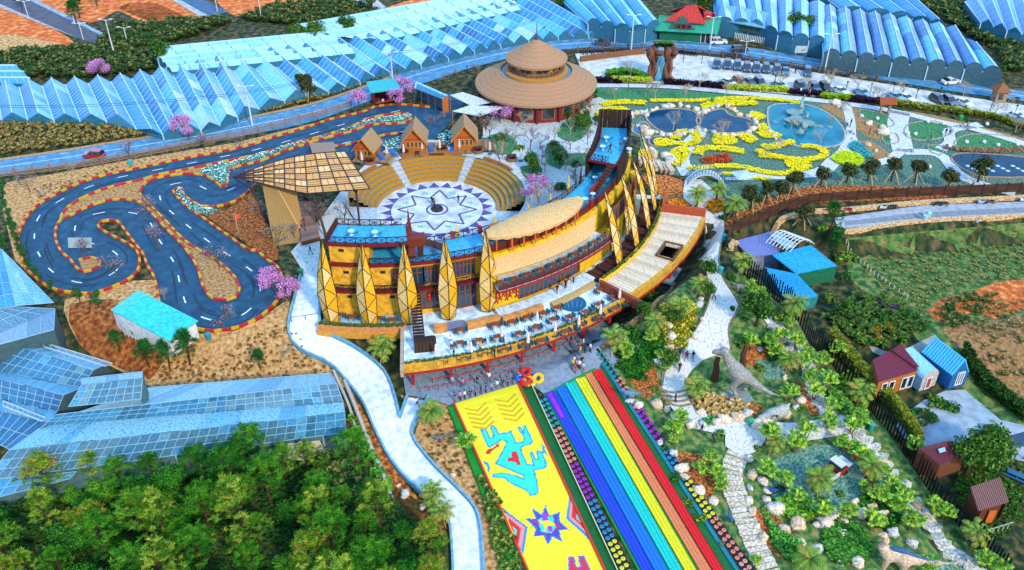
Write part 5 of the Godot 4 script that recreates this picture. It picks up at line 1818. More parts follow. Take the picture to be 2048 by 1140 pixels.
func build_houses():
	var glass := mat("1a2c38",0.15,"",1.0, {"spec": 0.8})
	var white := mat("eef2f2",0.6)
	# turquoise-roofed shed by the track
	var cyan := mat("38e0e6",0.5,"soft",5.0, {"spec": 0.5,"k": 0.7})
	var wallm := mat("eef2f2",0.85,"soft",5.0, {"k": 0.75})
	var up := UP
	var o := thing("track_shed","long white shed with bright turquoise roof beside the track","shed", ground(330,680))
	var s := sh()
	var main := px_quad("236,627 292,588 396,641 339,682",[3.4,3.4,2.4,2.4])
	s.slab(main, 0.16)
	var rf0 := piece(o, "roof", s, cyan)
	for k in 13:
		piece(rf0,"roof_rib", br(main[0].lerp(main[1], (k + 0.5) / 13.0) + up * 0.05, main[3].lerp(main[2], (k + 0.5) / 13.0) + up * 0.05,0.07), cyan)
	var rear := px_quad("221,620 276,580 292,588 236,627",[2.8,2.8,3.4,3.4])
	piece(o, "roof", sl(rear, 0.16), cyan)
	var e0: Vector3 = main[3].lerp(main[2], 0.05).lerp(main[0], 0.03)
	var e1: Vector3 = main[2].lerp(main[3], 0.05).lerp(main[1], 0.03)
	walled(o, e0, e1,-0.7, wallm, "front_wall")
	walled(o, rear[0].lerp(rear[1], 0.05) - up * 0.2, main[0].lerp(main[1], 0.05) - up * 0.2,-0.7, wallm)
	walled(o, main[0].lerp(main[1], 0.05) - up * 0.2, e0 - up * 0.05,-0.7, wallm)
	walled(o, e1 - up * 0.05, main[1].lerp(main[0], 0.05) - up * 0.2,-0.7, wallm)
	wall_opening(o, V(e0.x, 0, e0.z), V(e1.x, 0, e1.z), 0.36,0.58,-0.6,1.7, V(0.06,0,0.05), mat("c8a47a",0.7), mat("2a1c18",0.9), "door",1)
	for k in 14:
		s = sh()
		var p: Vector3 = main[0].lerp(e0, (k + 0.5) / 14.0) + V(-0.1,0,0.1)
		s.bar(V(p.x, -0.6, p.z), p - up * 0.3,0.07)
		piece(o, "wall_rib", s, mat("c8dce8",0.7))
	var a: Vector3
	var b: Vector3
	var d: Vector3
	# green shop with red upper roof
	a = spot(1318,80,0)
	b = spot(1424,86,0)
	d = spot(1330,58,0)
	o = gabled("roadside_shop","green roadside shop with a red upper roof behind the highway", a, b, d, 3.2,1.6, mat("2fb088",0.6,"soft",4.0), mat("0f7a58",0.8,"soft",4.0), 1.2,"shop")
	var red := mat("d8382c",0.7,"soft",4.0)
	s = sh()
	var c := (a + b) / 2.0 + (d - a) * 0.55
	var ax := (b - a).normalized()
	var az := (d - a).normalized()
	s.slab([c - ax * 6.2 - az * 3.6 + up * 4.6, c + ax * 4.6 - az * 3.6 + up * 4.4, c + ax * 1.2 + up * 8.0, c - ax * 1.0 + up * 8.0], 0.2)
	s.slab([c + ax * 1.2 + up * 8.0, c - ax * 1.0 + up * 8.0, c - ax * 6.2 + az * 4.6 + up * 4.6, c + ax * 6.2 + az * 4.6 + up * 4.4], 0.2)
	piece(o, "upper_roof", s, red)
	piece(o, "dormer", bx(c + ax * 4.2 + up * 5.2, V(2.0,2.2,2.0)), red)
	s = sh()
	s.tri(a + up * 3.3 + ax * 2.0 - az * 0.3, c + ax * -1.5 + up * 6.4 - az * 3.4, a + up * 3.3 + ax * 9.0 - az * 0.3)
	piece(o, "gable_front", s, mat("1c5a50",0.7))
	for k in 3:
		wall_opening(o, a, b, 0.3 + k * 0.1,0.38 + k * 0.1,3.6,4.8,-az * (0.6 + 0.05 * k), mat("8a3a30",0.7), glass, "window",1)
	wall_opening(o, a, b, 0.78,0.95,0.0,2.6,-az * 0.06, white, mat("2a3434",0.9), "door",2)
	# dark green shed with slatted stalls
	a = spot(1440,70,0)
	b = spot(1536,88,0)
	d = spot(1448,50,0)
	o = thing("market_shed","dark green open shed with pale blue metal roof beside the highway","shed", a)
	c = b + d - a
	piece(o, "roof", sl([a + up * 4.2 - V(0,0,-1), b + up * 4.2 - V(0,0,-1), c + up * 5.4, d + up * 5.4], 0.2), mat("7cc0d8",0.5,"soft",4.0))
	s = sh()
	for q in [[d, c], [c, b], [a, d]]:
		s.quad(q[0], q[1], q[1] + up * 4.2, q[0] + up * 4.2)
	piece(o, "wall", s, mat("24584e",0.8,"soft",4.0))
	s = sh()
	s.quad(a + up * 2.0, b + up * 2.0, b + up * 4.2, a + up * 4.2)
	piece(o, "front_panel", s, mat("2c665c",0.8,"soft",4.0))
	for k in 18:
		s = sh()
		var p := a.lerp(b, 0.3 + k * 0.035) + V(0,0,0.6)
		s.box(p + up * 0.8, V(0.14,1.6,0.06))
		piece(o, "fence_pale", s, white)
	# red kiosk with turquoise roof by the track
	a = spot(752,214,0)
	b = spot(796,206,0)
	d = spot(742,200,0)
	o = thing("track_kiosk","open red kiosk with flat turquoise roof beside the kart track","kiosk", a)
	c = b + d - a
	for q in [[a, d, 3.4],[d, c, 3.4],[c, b, 3.4]]:
		s = sh()
		s.quad(q[0], q[1], q[1] + up * q[2], q[0] + up * q[2])
		piece(o, "wall", s, mat("c0241e",0.7,"soft",3.0))
	piece(o, "roof", sl([a + up * 3.7 + V(-0.8,0,0.8), b + up * 3.7 + V(0.9,0,0.8), c + up * 4.1 + V(0.9,0,-0.6), d + up * 4.1 + V(-0.8,0,-0.6)], 0.2), mat("2fc4cc",0.5,"soft",3.0))
	piece(o, "counter", br(a + up * 0.9, b + up * 0.9,0.5,0.12), mat("b8442c",0.7))
	for k in 5:
		piece(o, "helmet_box", bx(a.lerp(b, 0.15 + k * 0.17) + up * 1.15 - V(0,0,0.5), V(0.5,0.4,0.4)), mat(["3a5a80","d8d8e0","2c2c34"][k % 3], 0.6))
	# kart garage with blue panels on its roof
	a = spot(846,184,0)
	b = spot(896,218,0)
	d = spot(826,170,0)
	o = thing("kart_garage","long open kart garage with pale blue panel roof and orange end wall","garage", a)
	var q4 := px_quad("832,162 896,190 884,197 828,176",[4.0,4.0,3.4,3.4])
	piece(o, "roof", sl(q4,0.2), mat("a8e2ee",0.5,"soft",3.0))
	for k in 4:
		s = sh()
		var i0 := 0.06 + k * 0.23
		var lift := UP * 0.08
		s.slab([q4[0].lerp(q4[1], i0) + lift + (q4[3] - q4[0]) * 0.3, q4[0].lerp(q4[1], i0 + 0.21) + lift + (q4[3] - q4[0]) * 0.3, q4[3].lerp(q4[2], i0 + 0.21) + lift, q4[3].lerp(q4[2], i0) + lift], 0.08)
		piece(o, "roof_panel", s, mat("2f94c8",0.4,"soft",3.0))
	s = sh()
	s.quad(q4[1], q4[2], V(q4[2].x, 0, q4[2].z), V(q4[1].x, 0, q4[1].z))
	piece(o, "end_wall", s, mat("e08a34",0.7,"bamboo",3.0))
	walled(o, q4[0], q4[1], 0.0, mat("5a6a78",0.8), "rear_wall")
	for k in 5:
		s = sh()
		var p: Vector3 = q4[3].lerp(q4[2], k / 4.0)
		s.bar(V(p.x, 0, p.z), p, 0.16)
		piece(o, "post", s, mat("4a5a68",0.6))
	# white awnings near the rotunda
	var i := 0
	for w in ["900,190 926,184 985,204 944,212","905,222 940,210 1010,214 960,232"]:
		o = thing("white_awning",["flat white canvas awning beside the kart garage's orange end","flat white canvas awning behind the third timber hut"][i], "awning", spot([930,955][i], [214,240][i], 0))
		q4 = px_quad(w, [3.6,3.6,3.2,3.2])
		piece(o, "canvas", sl(q4,0.1), mat("e8eeee",0.8,"soft",4.0))
		for p in q4:
			piece(o, "pole", br(V(p.x, 0, p.z), p, 0.12), mat("b0884a",0.7))
		i += 1
	# the blue tin-roofed workshop below the lane
	var tin := mat("1fa6e4",0.45,"soft",4.0, {"spec": 0.5,"k": 0.85})
	o = thing("tin_workshop","blue tin-roofed workshop with a bare white arched frame below the lane","workshop", spot(1590,560,-3.6))
	s = sh()
	q4 = px_quad("1545,510 1622,490 1674,532 1594,548",[0.4,0.4,-0.6,-0.6])
	s.slab(q4,0.2)
	piece(o, "roof", s, tin)
	for k in 14:
		piece(o, "roof_rib", br(q4[0].lerp(q4[1], (k + 0.5) / 14.0) + up * 0.06, q4[3].lerp(q4[2], (k + 0.5) / 14.0) + up * 0.06,0.08), tin)
	walled(o, q4[3], q4[2], -4.0, mat("0f7a52",0.8,"soft",4.0))
	walled(o, q4[2], q4[1], -4.0, mat("0f7a52",0.8,"soft",4.0))
	q4 = px_quad("1530,535 1594,548 1636,592 1576,606",[-0.4,-0.6,-1.4,-1.4])
	piece(o, "roof", sl(q4,0.2), tin)
	for k in 12:
		piece(o, "roof_rib", br(q4[0].lerp(q4[1], (k + 0.5) / 12.0) + up * 0.06, q4[3].lerp(q4[2], (k + 0.5) / 12.0) + up * 0.06,0.08), tin)
	walled(o, q4[3], q4[2], -4.4, mat("2f9aa0",0.8,"soft",4.0))
	walled(o, q4[0], q4[3], -4.4, mat("2f9aa0",0.8,"soft",4.0))
	s = sh()
	q4 = px_quad("1468,482 1545,462 1560,508 1500,512",[-0.2,-0.2,-0.6,-0.6])
	s.slab(q4,0.15)
	piece(o, "courtyard_roof", s, mat("7a86c0",0.6,"stain",4.0))
	walled(o, q4[3], q4[2], -4.4, mat("8c98b8",0.8,"soft",4.0))
	piece(o, "courtyard_roof", sl(px_quad("1540,470 1560,464 1592,492 1572,498",[0.5,0.5,0.3,0.3]), 0.12), mat("9ad8ea",0.5,"soft",3.0))
	var p0 := spot(1556,478,0.6)
	var p1 := spot(1604,496,0.6)
	var lng := spot(1582,470,0.6) - spot(1556,478,0.6)
	lng = V(3.2,0,2.2)
	for k in 8:
		s = sh()
		var last := O3
		for j in 9:
			var t := j / 8.0
			var p := p0.lerp(p1, k / 7.0) + V(-2.4 + 4.8 * t, 1.7 * sin(PI * t), 1.2 - 2.4 * t)
			if j > 0: s.bar(last, p, 0.1)
			last = p
		piece(o, "arch_hoop", s, white)
	for j in 7:
		s = sh()
		var t := (j + 1) / 8.0
		var dd := V(-2.4 + 4.8 * t, 1.7 * sin(PI * t), 1.2 - 2.4 * t)
		s.bar(p0 + dd, p1 + dd, 0.09)
		piece(o, "arch_purlin", s, white)
	var g := thing("green_hoarding","short green sheet-metal hoarding beside the dark pine below the lane","hoarding", spot(1615,462,-3.6))
	piece(g, "sheet_panel", sl([spot(1600,456,-1.2), spot(1632,447,-1.2), spot(1632,462,-3.6), spot(1600,468,-3.6)], 0.1), mat("18a058",0.7,"soft",3.0))
	var bx := thing("storage_box","small grey open-topped container with a brown end behind the workshop","container", spot(1585,452,-3.6))
	piece(bx, "roof", sl([spot(1562,446,-1), spot(1580,428,-1), spot(1600,440,-1), spot(1590,452,-1)], 0.1), mat("7c98b8",0.6))
	s = sh()
	s.quad(spot(1590,452,-1), spot(1600,440,-1), spot(1600,440,-1) + Vector3.DOWN * 2.6, spot(1590,452,-1) + Vector3.DOWN * 2.6)
	piece(bx, "end_wall", s, mat("8a5034",0.8))
	walled(bx, spot(1562,446,-1), spot(1590,452,-1), -3.8, mat("b8c8d0",0.7))
	# maroon cottage, arched white shed, blue cottage
	o = thing("maroon_cottage","cottage with maroon sheet roof and orange timber front beside the dark fence","cottage", ground(1800,775))
	var low := land(ground(1800,775).x, ground(1800,775).z)
	var mar := mat("7c1f36",0.6,"soft",3.0)
	var r0 := px_quad("1745,720 1782,700 1838,741 1757,765",[low + 3.6, low + 4.0, low + 3.2, low + 3.0])
	var r1 := px_quad("1782,700 1802,688 1840,735 1838,741",[low + 4.05, low + 4.5, low + 3.6, low + 3.25])
	for q in [r0, r1]:
		piece(o, "roof", sl(q, 0.16), mar)
	piece(o, "roof_ridge", br(r0[1] + up * 0.1, r0[2] + up * 0.1,0.3,0.12), mat("4c1024",0.6))
	walled(o, r0[3], r0[2], low, mat("d88a2c",0.8,"bamboo",2.0), "front_wall")
	walled(o, r0[2], r1[2], low, mat("d88a2c",0.8,"bamboo",2.0))
	walled(o, r0[0], r0[3], low, mat("d88a2c",0.8,"bamboo",2.0))
	for t in [0.12,0.3,0.62,0.78]:
		var pa: Vector3 = r0[3]
		var pb: Vector3 = r0[2]
		pa.y = low
		pb.y = low
		wall_opening(o, pa, pb, t, t + 0.13,0.4,2.5, V(0.02,0,0.07), white, glass, "window",1)
	o = thing("arched_shed","little white shed with a pale blue barrel roof between the two cottages","shed", ground(1850,765))
	var h0 := land(ground(1850,765).x, ground(1850,765).z)
	var b0 := spot(1812,706, h0 + 3.0)
	var b1 := spot(1862,752, h0 + 2.4)
	var cr := (b1 - b0).cross(up).normalized() * -1.6
	s = sh()
	for j in 8:
		var t := PI * j / 8.0
		var u := PI * (j + 1) / 8.0
		s.quad(b0 + cr * cos(t) + up * sin(t) * 1.0, b0 + cr * cos(u) + up * sin(u) * 1.0, b1 + cr * cos(u) + up * sin(u) * 1.0, b1 + cr * cos(t) + up * sin(t) * 1.0)
	piece(o, "barrel_roof", s, mat("a8dcf0",0.45,"film",3.0))
	s = sh()
	for j in 8:
		var t := PI * j / 8.0
		var u := PI * (j + 1) / 8.0
		s.tri(b1, b1 + cr * cos(t) + up * sin(t), b1 + cr * cos(u) + up * sin(u))
	s.quad(b1 - cr, b1 + cr, b1 + cr + Vector3.DOWN * 2.4, b1 - cr + Vector3.DOWN * 2.4)
	piece(o, "front_wall", s, mat("d8d0c4",0.8,"soft",3.0))
	wall_opening(o, V(b1.x, h0, b1.z) - cr, V(b1.x, h0, b1.z) + cr, 0.3,0.6,0.1,2.2, V(0.03,0,0.08), white, mat("b8402c",0.7), "door",1)
	for sg in [-1,1]:
		walled(o, b0 + cr * sg, b1 + cr * sg, h0, mat("8fb8cc",0.7,"film",3.0))
	o = thing("blue_cottage","steep bright blue cottage with ribbed roof and white-framed windows","cottage", ground(1905,760))
	h0 = land(ground(1905,760).x, ground(1905,760).z)
	var ridge0 := spot(1870,673, h0 + 5.2)
	var ridge1 := spot(1932,720, h0 + 5.2)
	var ev0 := spot(1842,704, h0 + 2.6)
	var ev1 := spot(1905,752, h0 + 2.6)
	var far0 := ridge0 * 2.0 - ev0
	var far1 := ridge1 * 2.0 - ev1
	far0.y = h0 + 2.6
	far1.y = h0 + 2.6
	s = sh()
	s.slab([ridge0, ridge1, ev1, ev0], 0.15)
	var bl := mat("3cc8ee",0.5,"soft",3.0, {"k": 0.85})
	var rf := piece(o, "roof", s, bl)
	for k in 13:
		piece(rf, "roof_rib", br(ridge0.lerp(ridge1, (k + 0.5) / 13.0) + up * 0.06, ev0.lerp(ev1, (k + 0.5) / 13.0) + up * 0.06,0.12), mat("7cdcf2",0.5))
	piece(o, "roof", sl([far0, far1, ridge1, ridge0], 0.15), bl)
	s = sh()
	s.tri(ev1, ridge1, far1)
	s.quad(ev1, far1, V(far1.x, h0, far1.z), V(ev1.x, h0, ev1.z))
	piece(o, "front_wall", s, mat("1f74b8",0.7,"soft",3.0))
	walled(o, ev0, ev1, h0, mat("1f74b8",0.7,"soft",3.0))
	var fa := V(ev1.x, h0, ev1.z)
	var fb := V(far1.x, h0, far1.z)
	wall_opening(o, fa, fb, 0.3,0.7,0.6,2.9, V(0.06,0,0.08), white, glass, "window",3)
	# lower right: maroon roof half hidden by a tree, brown-roofed hut, dark shed, and a long roof edge
	o = thing("tree_shaded_house","maroon-roofed house with a small skylight half hidden by a tree","house", ground(1880,930))
	h0 = land(ground(1880,930).x, ground(1880,930).z)
	q4 = px_quad("1838,896 1900,880 1940,902 1880,930",[h0 + 3.6, h0 + 4.4, h0 + 3.6, h0 + 2.8])
	piece(o, "roof", sl(q4,0.2), mat("6a2030",0.7,"soft",3.0))
	walled(o, q4[0], q4[3], h0, mat("8a5a48",0.8,"bamboo",2.0))
	walled(o, q4[3], q4[2], h0, mat("8a5a48",0.8,"bamboo",2.0))
	piece(o, "skylight", sl(px_quad("1876,898 1889,894 1892,902 1880,906",[h0 + 3.9, h0 + 4.0, h0 + 3.8, h0 + 3.7]), 0.1), mat("9ac4dc",0.2))
	o = thing("brown_hut","small hut with ribbed brown roof, orange doorway and railed porch","hut", ground(1985,1010))
	h0 = land(ground(1985,1010).x, ground(1985,1010).z)
	q4 = px_quad("1941,974 2000,955 2018,1004 1957,1022",[h0 + 4.2, h0 + 4.2, h0 + 3.2, h0 + 3.2])
	s = sh()
	s.slab(q4,0.18)
	var ro := piece(o, "roof", s, mat("8a5c54",0.7,"soft",3.0))
	for k in 16:
		piece(ro, "roof_rib", br(q4[0].lerp(q4[1], (k + 0.5) / 16.0) + up * 0.05, q4[3].lerp(q4[2], (k + 0.5) / 16.0) + up * 0.05,0.1), mat("9a6c62",0.7))
	for w in [[0,1],[1,2],[3,0]]:
		walled(o, q4[w[0]].lerp(q4[2], 0.1), q4[w[1]].lerp(q4[3], 0.1), h0, mat("7a4a2c",0.8,"bamboo",2.0))
	walled(o, q4[3].lerp(q4[1], 0.12), q4[2].lerp(q4[0], 0.12), h0, mat("7a4a2c",0.8,"bamboo",2.0), "front_wall")
	s = sh()
	var dp: Vector3 = q4[3].lerp(q4[2], 0.55)
	s.box(V(dp.x, h0 + 1.2, dp.z), V(0.9,2.2,0.15))
	piece(o, "door", s, mat("e0752a",0.7))
	for k in 5:
		s = sh()
		var p: Vector3 = q4[3].lerp(q4[2], 0.3 + k * 0.16) + V(0.3,0,1.5)
		s.bar(V(p.x, h0, p.z), V(p.x, h0 + 1.0, p.z), 0.08)
		s.bar(V(p.x, h0 + 1.0, p.z), V(p.x + 0.55, h0 + 1.0, p.z - 0.17), 0.08)
		piece(o, "porch_rail", s, mat("c8ccc4",0.7))
	o = thing("dark_shed","dark blue-roofed open shed at the right frame edge beside the yard","shed", ground(2020,905))
	h0 = land(ground(2020,905).x, ground(2020,905).z)
	q4 = px_quad("2002,876 2052,862 2060,890 2018,898",[h0 + 3.4, h0 + 3.4, h0 + 2.6, h0 + 2.6])
	piece(o, "roof", sl(q4,0.15), mat("2a4a68",0.5,"soft",3.0))
	for p in q4:
		piece(o, "post", br(V(p.x, h0, p.z), p, 0.14), mat("26303a",0.7))
	o = thing("picnic_table","long blue picnic table with benches on the lawn by the right edge","table", ground(2040,960))
	for k in 3:
		local(o, ["bench","table_top","bench"][k], bx(V(-1.0 + k * 1.0, [0.45,0.8,0.45][k], 0), V([0.35,0.9,0.35][k], 0.08,3.6), Basis(UP, 0.9)).made(), mat("2a6a94",0.6))
		s = sh()
		for z in [-1.3,1.3]:
			s.box(V(-1.0 + k * 1.0,0.25,0) + Basis(UP, 0.9) * V(0,0, z), V(0.1,0.5,0.1))
		local(o, "leg", s.made(), mat("1f4a68",0.6))
	# gate hut by the highway
	o = thing("gate_hut","small stone gate hut with a brown thatched pyramid roof by the highway","hut", spot(1995,202,0))
	local(o, "wall", bx(V(0,1.3,0), V(2.4,2.6,2.4)).made(), mat("c8b49a",0.9,"stone",3.0))
	local(o, "roof", lt(V(0,2.5,0), [Vector2(2.4,0), Vector2(2.5,0.2), Vector2(0,2.0)], 4, PI / 4, PI / 4 + TAU).made(), mat("a87858",1.0,"thatch",2.0))
	local(o, "window", bx(V(-0.2,1.4,1.22), V(1.0,1.2,0.08)).made(), glass)
	# roofed stone gate in the garden
	o = thing("garden_gatehouse","small tiled-roof stone gate on the garden path","gate", ground(1768,228))
	for x in [-0.9,0.9]:
		local(o, "pillar", bx(V(x, 1.3,0), V(0.5,2.6,0.5)).made(), mat("cabaa4",0.9,"stone",3.0))
	for sg in [-1,1]:
		local(o, "roof", sl([V(-1.7,3.9,0), V(1.7,3.9,0), V(1.9,2.7, sg * 1.3), V(-1.9,2.7, sg * 1.3)], 0.12).made(), mat("b06038",0.8,"bamboo",1.5))
# ---------- bamboo stage and timber huts ----------
func build_stage_and_huts():
	var beam := mat("3c2630",0.7)
	var o := thing("bamboo_stage","open stage with a slanting bamboo-panelled canopy on dark steel posts","stage", ground(640,470))
	# canopy: corners of a slightly curved quadrilateral, gridded by beams, filled with bamboo panels
	var a := spot(466,354,7.0)
	var b := spot(690,303,9.6)
	var c := spot(740,378,8.4)
	var d := spot(610,388,7.2)
	var top := spot(600,318,9.2)
	var rt := spot(728,330,9.3)
	var at := func(u: float, v: float):
		var upper: Vector3 = a.lerp(top, u * 2.0) if u < 0.5 else top.lerp(b, (u - 0.5) * 1.35) if u < 0.87 else top.lerp(b, 0.5).lerp(rt, (u - 0.87) / 0.13 * 0.5 + 0.5)
		upper = a.lerp(b, u) + V(0,0.9,-0.6) * sin(PI * u)
		var lower: Vector3 = a.lerp(d, u * 1.6) if u < 0.62 else d.lerp(c, (u - 0.62) / 0.38)
		return upper.lerp(lower, v)
	var nu := 11
	var nv := 6
	for i in nu:
		for j in nv:
			var s := sh()
			var q := [at.call(float(i) / nu, float(j) / nv), at.call(float(i + 1) / nu, float(j) / nv), at.call(float(i + 1) / nu, float(j + 1) / nv), at.call(float(i) / nu, float(j + 1) / nv)]
			if (q[0] - q[2]).length() < 0.3: continue
			s.slab(q, 0.06)
			piece(o, "canopy_panel", s, mat(["f8d8a8","ecc48c","fae4c0","e8c090"][(i * 3 + j * 5 + i * j) % 4], 0.9,"bamboo",1.4, {"k": 0.78}))
			var k := sh()
			if (i + j) % 2 == 0:
				k.bar(q[0].lerp(q[1], 0.5) + UP * 0.05, q[3].lerp(q[2], 0.5) + UP * 0.05,0.05)
			else:
				k.bar(q[0].lerp(q[3], 0.35) + UP * 0.05, q[1].lerp(q[2], 0.35) + UP * 0.05,0.05)
				k.bar(q[0].lerp(q[3], 0.7) + UP * 0.05, q[1].lerp(q[2], 0.7) + UP * 0.05,0.05)
			piece(o, "panel_batten", k, beam)
	for i in nu + 1:
		var s := sh()
		for j in nv: s.bar(at.call(float(i) / nu, float(j) / nv) + UP * 0.07, at.call(float(i) / nu, float(j + 1) / nv) + UP * 0.07,0.16)
		piece(o, "canopy_beam", s, beam)
	for j in nv + 1:
		var s := sh()
		for i in nu: s.bar(at.call(float(i) / nu, float(j) / nv) + UP * 0.05, at.call(float(i + 1) / nu, float(j) / nv) + UP * 0.05,0.15)
		piece(o, "canopy_beam", s, beam)
	for q in [[0.12,0.7,536,445],[0.66,0.9,654,478],[0.95,0.7,720,455],[0.5,0.3,618,408],[0.85,0.1,700,370]]:
		var s := sh()
		var p: Vector3 = at.call(q[0], q[1])
		var f := ground(q[2], q[3])
		var m := f.lerp(p, 0.72)
		s.bar(f, m, 0.36)
		s.bar(m, at.call(maxf(0, q[0] - 0.12), q[1]), 0.2)
		s.bar(m, at.call(minf(1, q[0] + 0.12), q[1]), 0.2)
		s.bar(m, p, 0.22)
		piece(o, "canopy_post", s, beam)
	# folded straw backdrop and plank floor
	var straw := mat("c9a468",1.0,"thatch",1.8, {"relief": 4.0})
	var straw2 := mat("b89a62",1.0,"thatch",1.6, {"relief": 4.0})
	var f0 := spot(548,492,0.0)
	var f1 := spot(602,484,0.0)
	var t0 := spot(525,372,6.4)
	var t1 := spot(552,372,6.6)
	var t2 := spot(592,380,6.2)
	var ft := spot(602,462,0.9)
	var s2 := sh()
	s2.quad(t0, t1, spot(598,458,1.2), f0)
	s2.tri(f0, spot(598,458,1.2), f1)
	piece(o, "straw_backdrop", s2, straw2)
	s2 = sh()
	s2.quad(t1, t2, spot(604,440,2.0), spot(598,458,1.2))
	piece(o, "straw_fold", s2, straw)
	s2 = sh()
	s2.bar(t1, spot(599,457,1.25), 0.3)
	piece(o, "fold_edge", s2, mat("e6cc98",0.9,"bamboo",1.0))
	var q4 := [spot(596,402,0.9), spot(622,402,0.9), spot(640,474,0.9), spot(602,484,0.9)]
	for k in 12:
		var s := sh()
		s.slab([q4[0].lerp(q4[3], k / 12.0), q4[1].lerp(q4[2], k / 12.0), q4[1].lerp(q4[2], (k + 0.94) / 12.0), q4[0].lerp(q4[3], (k + 0.94) / 12.0)], 0.12)
		piece(o, "floor_plank", s, mat(["a08a98","8f7c8c","b09aa4"][k % 3], 0.85,"bamboo",2.0))
	walled(o, q4[3], q4[2], -0.5, mat("8a5a34",0.9,"bamboo",1.5), "stage_front")
	walled(o, q4[2], q4[1], -0.5, mat("5f4c58",0.9,"bamboo",1.5), "stage_side")
	# huts
	var i := 0
	for h in [[735,316,"first timber hut, its plank deck falling away to the right", -0.25,0.9],[831,300,"middle timber hut with steep shingle roof and a deck on its right side",0.0,1.0],[930,296,"third timber hut with vine on its roof, beside the white awning",0.05,1.05]]:
		var base := ground(h[0], h[1])
		var t := thing("timber_hut","small orange %s" % h[2], "hut", base, h[3])
		var k: float = h[4]
		var wood := mat("d98a34",0.8,"bamboo",1.5)
		var s := sh()
		for e in [[-1.9,-3.2,1.9,-3.2],[1.9,-3.2,1.9,1.6],[1.9,1.6,-1.9,1.6],[-1.9,1.6,-1.9,-3.2]]:
			s.quad(V(e[0], 0.4, e[1]) * k, V(e[2], 0.4, e[3]) * k, V(e[2], 3.0, e[3]) * k, V(e[0], 3.0, e[1]) * k)
		s.tri(V(-1.9,3.0,1.6) * k, V(0,5.4,1.6) * k, V(1.9,3.0,1.6) * k)
		s.tri(V(-1.9,3.0,-3.2) * k, V(0,5.4,-3.2) * k, V(1.9,3.0,-3.2) * k)
		local(t, "wall", s.made(), wood)
		for sg in [-1,1]:
			local(t, "roof", sl([V(0,5.75,2.3) * k, V(0,5.75,-3.6) * k, V(sg * 2.6,2.5,-3.6) * k, V(sg * 2.6,2.5,2.3) * k], 0.16).made(), mat("ccac88",1.0,"thatch",1.6, {"relief": 4.0}))
			local(t, "barge_board", br(V(0,5.6,2.32) * k, V(sg * 2.6,2.35,2.32) * k, 0.28,0.16).made(), mat("e07a24",0.7))
		for x in 4:
			s = sh()
			s.box(V(-1.2 + x * 0.8,2.0,1.62) * k, V(0.6,1.3,0.06) * k)
			var w := local(t, "window", s.made(), mat("e8b860",0.7))
			local(w, "pane", bx(V(-1.2 + x * 0.8,2.0,1.66) * k, V(0.45,1.1,0.03) * k).made(), mat("4a3a20",0.2,"",1.0, {"spec": 0.8}))
		for x in [-1.9,1.9]:
			local(t, "corner_post", bx(V(x, 1.7,1.62) * k, V(0.24,2.7,0.24) * k).made(), mat("e0752a",0.7))
		local(t, "red_lintel", bx(V(0,3.05,1.7) * k, V(4.4,0.25,0.3) * k).made(), mat("d24a24",0.7))
		for n in 15:
			local(t, "deck_plank", bx(V(-2.1 + n * 0.56,0.35,0.2 if n < 7 else -0.4) * k, V(0.5,0.16,5.6 if n < 7 else 4.6) * k).made(), mat(["b8a08c","a48c7c","c8b29c"][n % 3], 0.9,"bamboo",2.0))
		local(t, "deck_skirt", bx(V(1.8,0.0,2.2) * k, V(8.0,0.7,0.2) * k).made(), mat("6a4c40",0.9,"bamboo",1.0))
		i += 1
	# another grey A-frame roof by the stage
	o = thing("shingle_lean_to","small grey shingle lean-to roof behind the bamboo canopy","shelter", ground(640,312))
	var s3 := sh()
	s3.slab([spot(618,286,3.0), spot(668,284,3.0), spot(672,308,2.0), spot(626,310,2.0)], 0.15)
	piece(o, "roof", s3, mat("a89c98",1.0,"thatch",1.6))
	for q in [[622,312],[668,310]]:
		s3 = sh()
		s3.bar(ground(q[0], q[1]), ground(q[0], q[1]) + UP * 2.2,0.15)
		piece(o, "post", s3, mat("6a4c34",0.8))
# ---------- garden: ponds, beds, hedges, rock ----------
var boulders := []
func boulder_mesh(k: int) -> ArrayMesh:
	while boulders.size() < 7:
		var f := FastNoiseLite.new()
		f.seed = boulders.size() * 31 + 5
		f.frequency = 0.9
		var s := sh()
		var rings := 7
		var cols := 10
		var at := func(i: int, j: int):
			var t := PI * i / rings
			var u := TAU * (j % cols) / cols
			var d := V(sin(t) * cos(u), cos(t), sin(t) * sin(u))
			var r := 0.85 + 0.42 * f.get_noise_3dv(d * 1.3) + 0.18 * f.get_noise_3dv(d * 3.4)
			return V(d.x, d.y * 0.8 + 0.3, d.z * 0.82) * r
		for i in rings:
			for j in cols:
				if i > 0: s.tri(at.call(i, j), at.call(i + 1, j + 1), at.call(i, j + 1))
				if i < rings - 1: s.tri(at.call(i, j), at.call(i + 1, j), at.call(i + 1, j + 1))
		boulders.append(s.made(O3, true))
	return boulders[k % 7]
func boulder(p: Vector3, size: float, hex := "f2eade"):
	var m := MeshInstance3D.new()
	m.mesh = boulder_mesh(rng.randi())
	m.set_surface_override_material(0, mat(hex, 0.95,"stone",2.5, {"k": 0.85}))
	m.name = numbered(self, "boulder")
	add_child(m, true)
	m.position = p
	m.rotation.y = rng.randf() * TAU
	m.scale = V(rng.randf_range(0.8,1.25), rng.randf_range(0.75,1.2), rng.randf_range(0.8,1.2)) * size * 1.25
	var look := "large " if size > 0.95 else "small " if size < 0.5 else ""
	reg(m, look + {"f2eade": "pale","d6e0e4": "bluish grey","ead4b8": "tan"}.get(hex, "grey") + " rounded boulder","boulder")
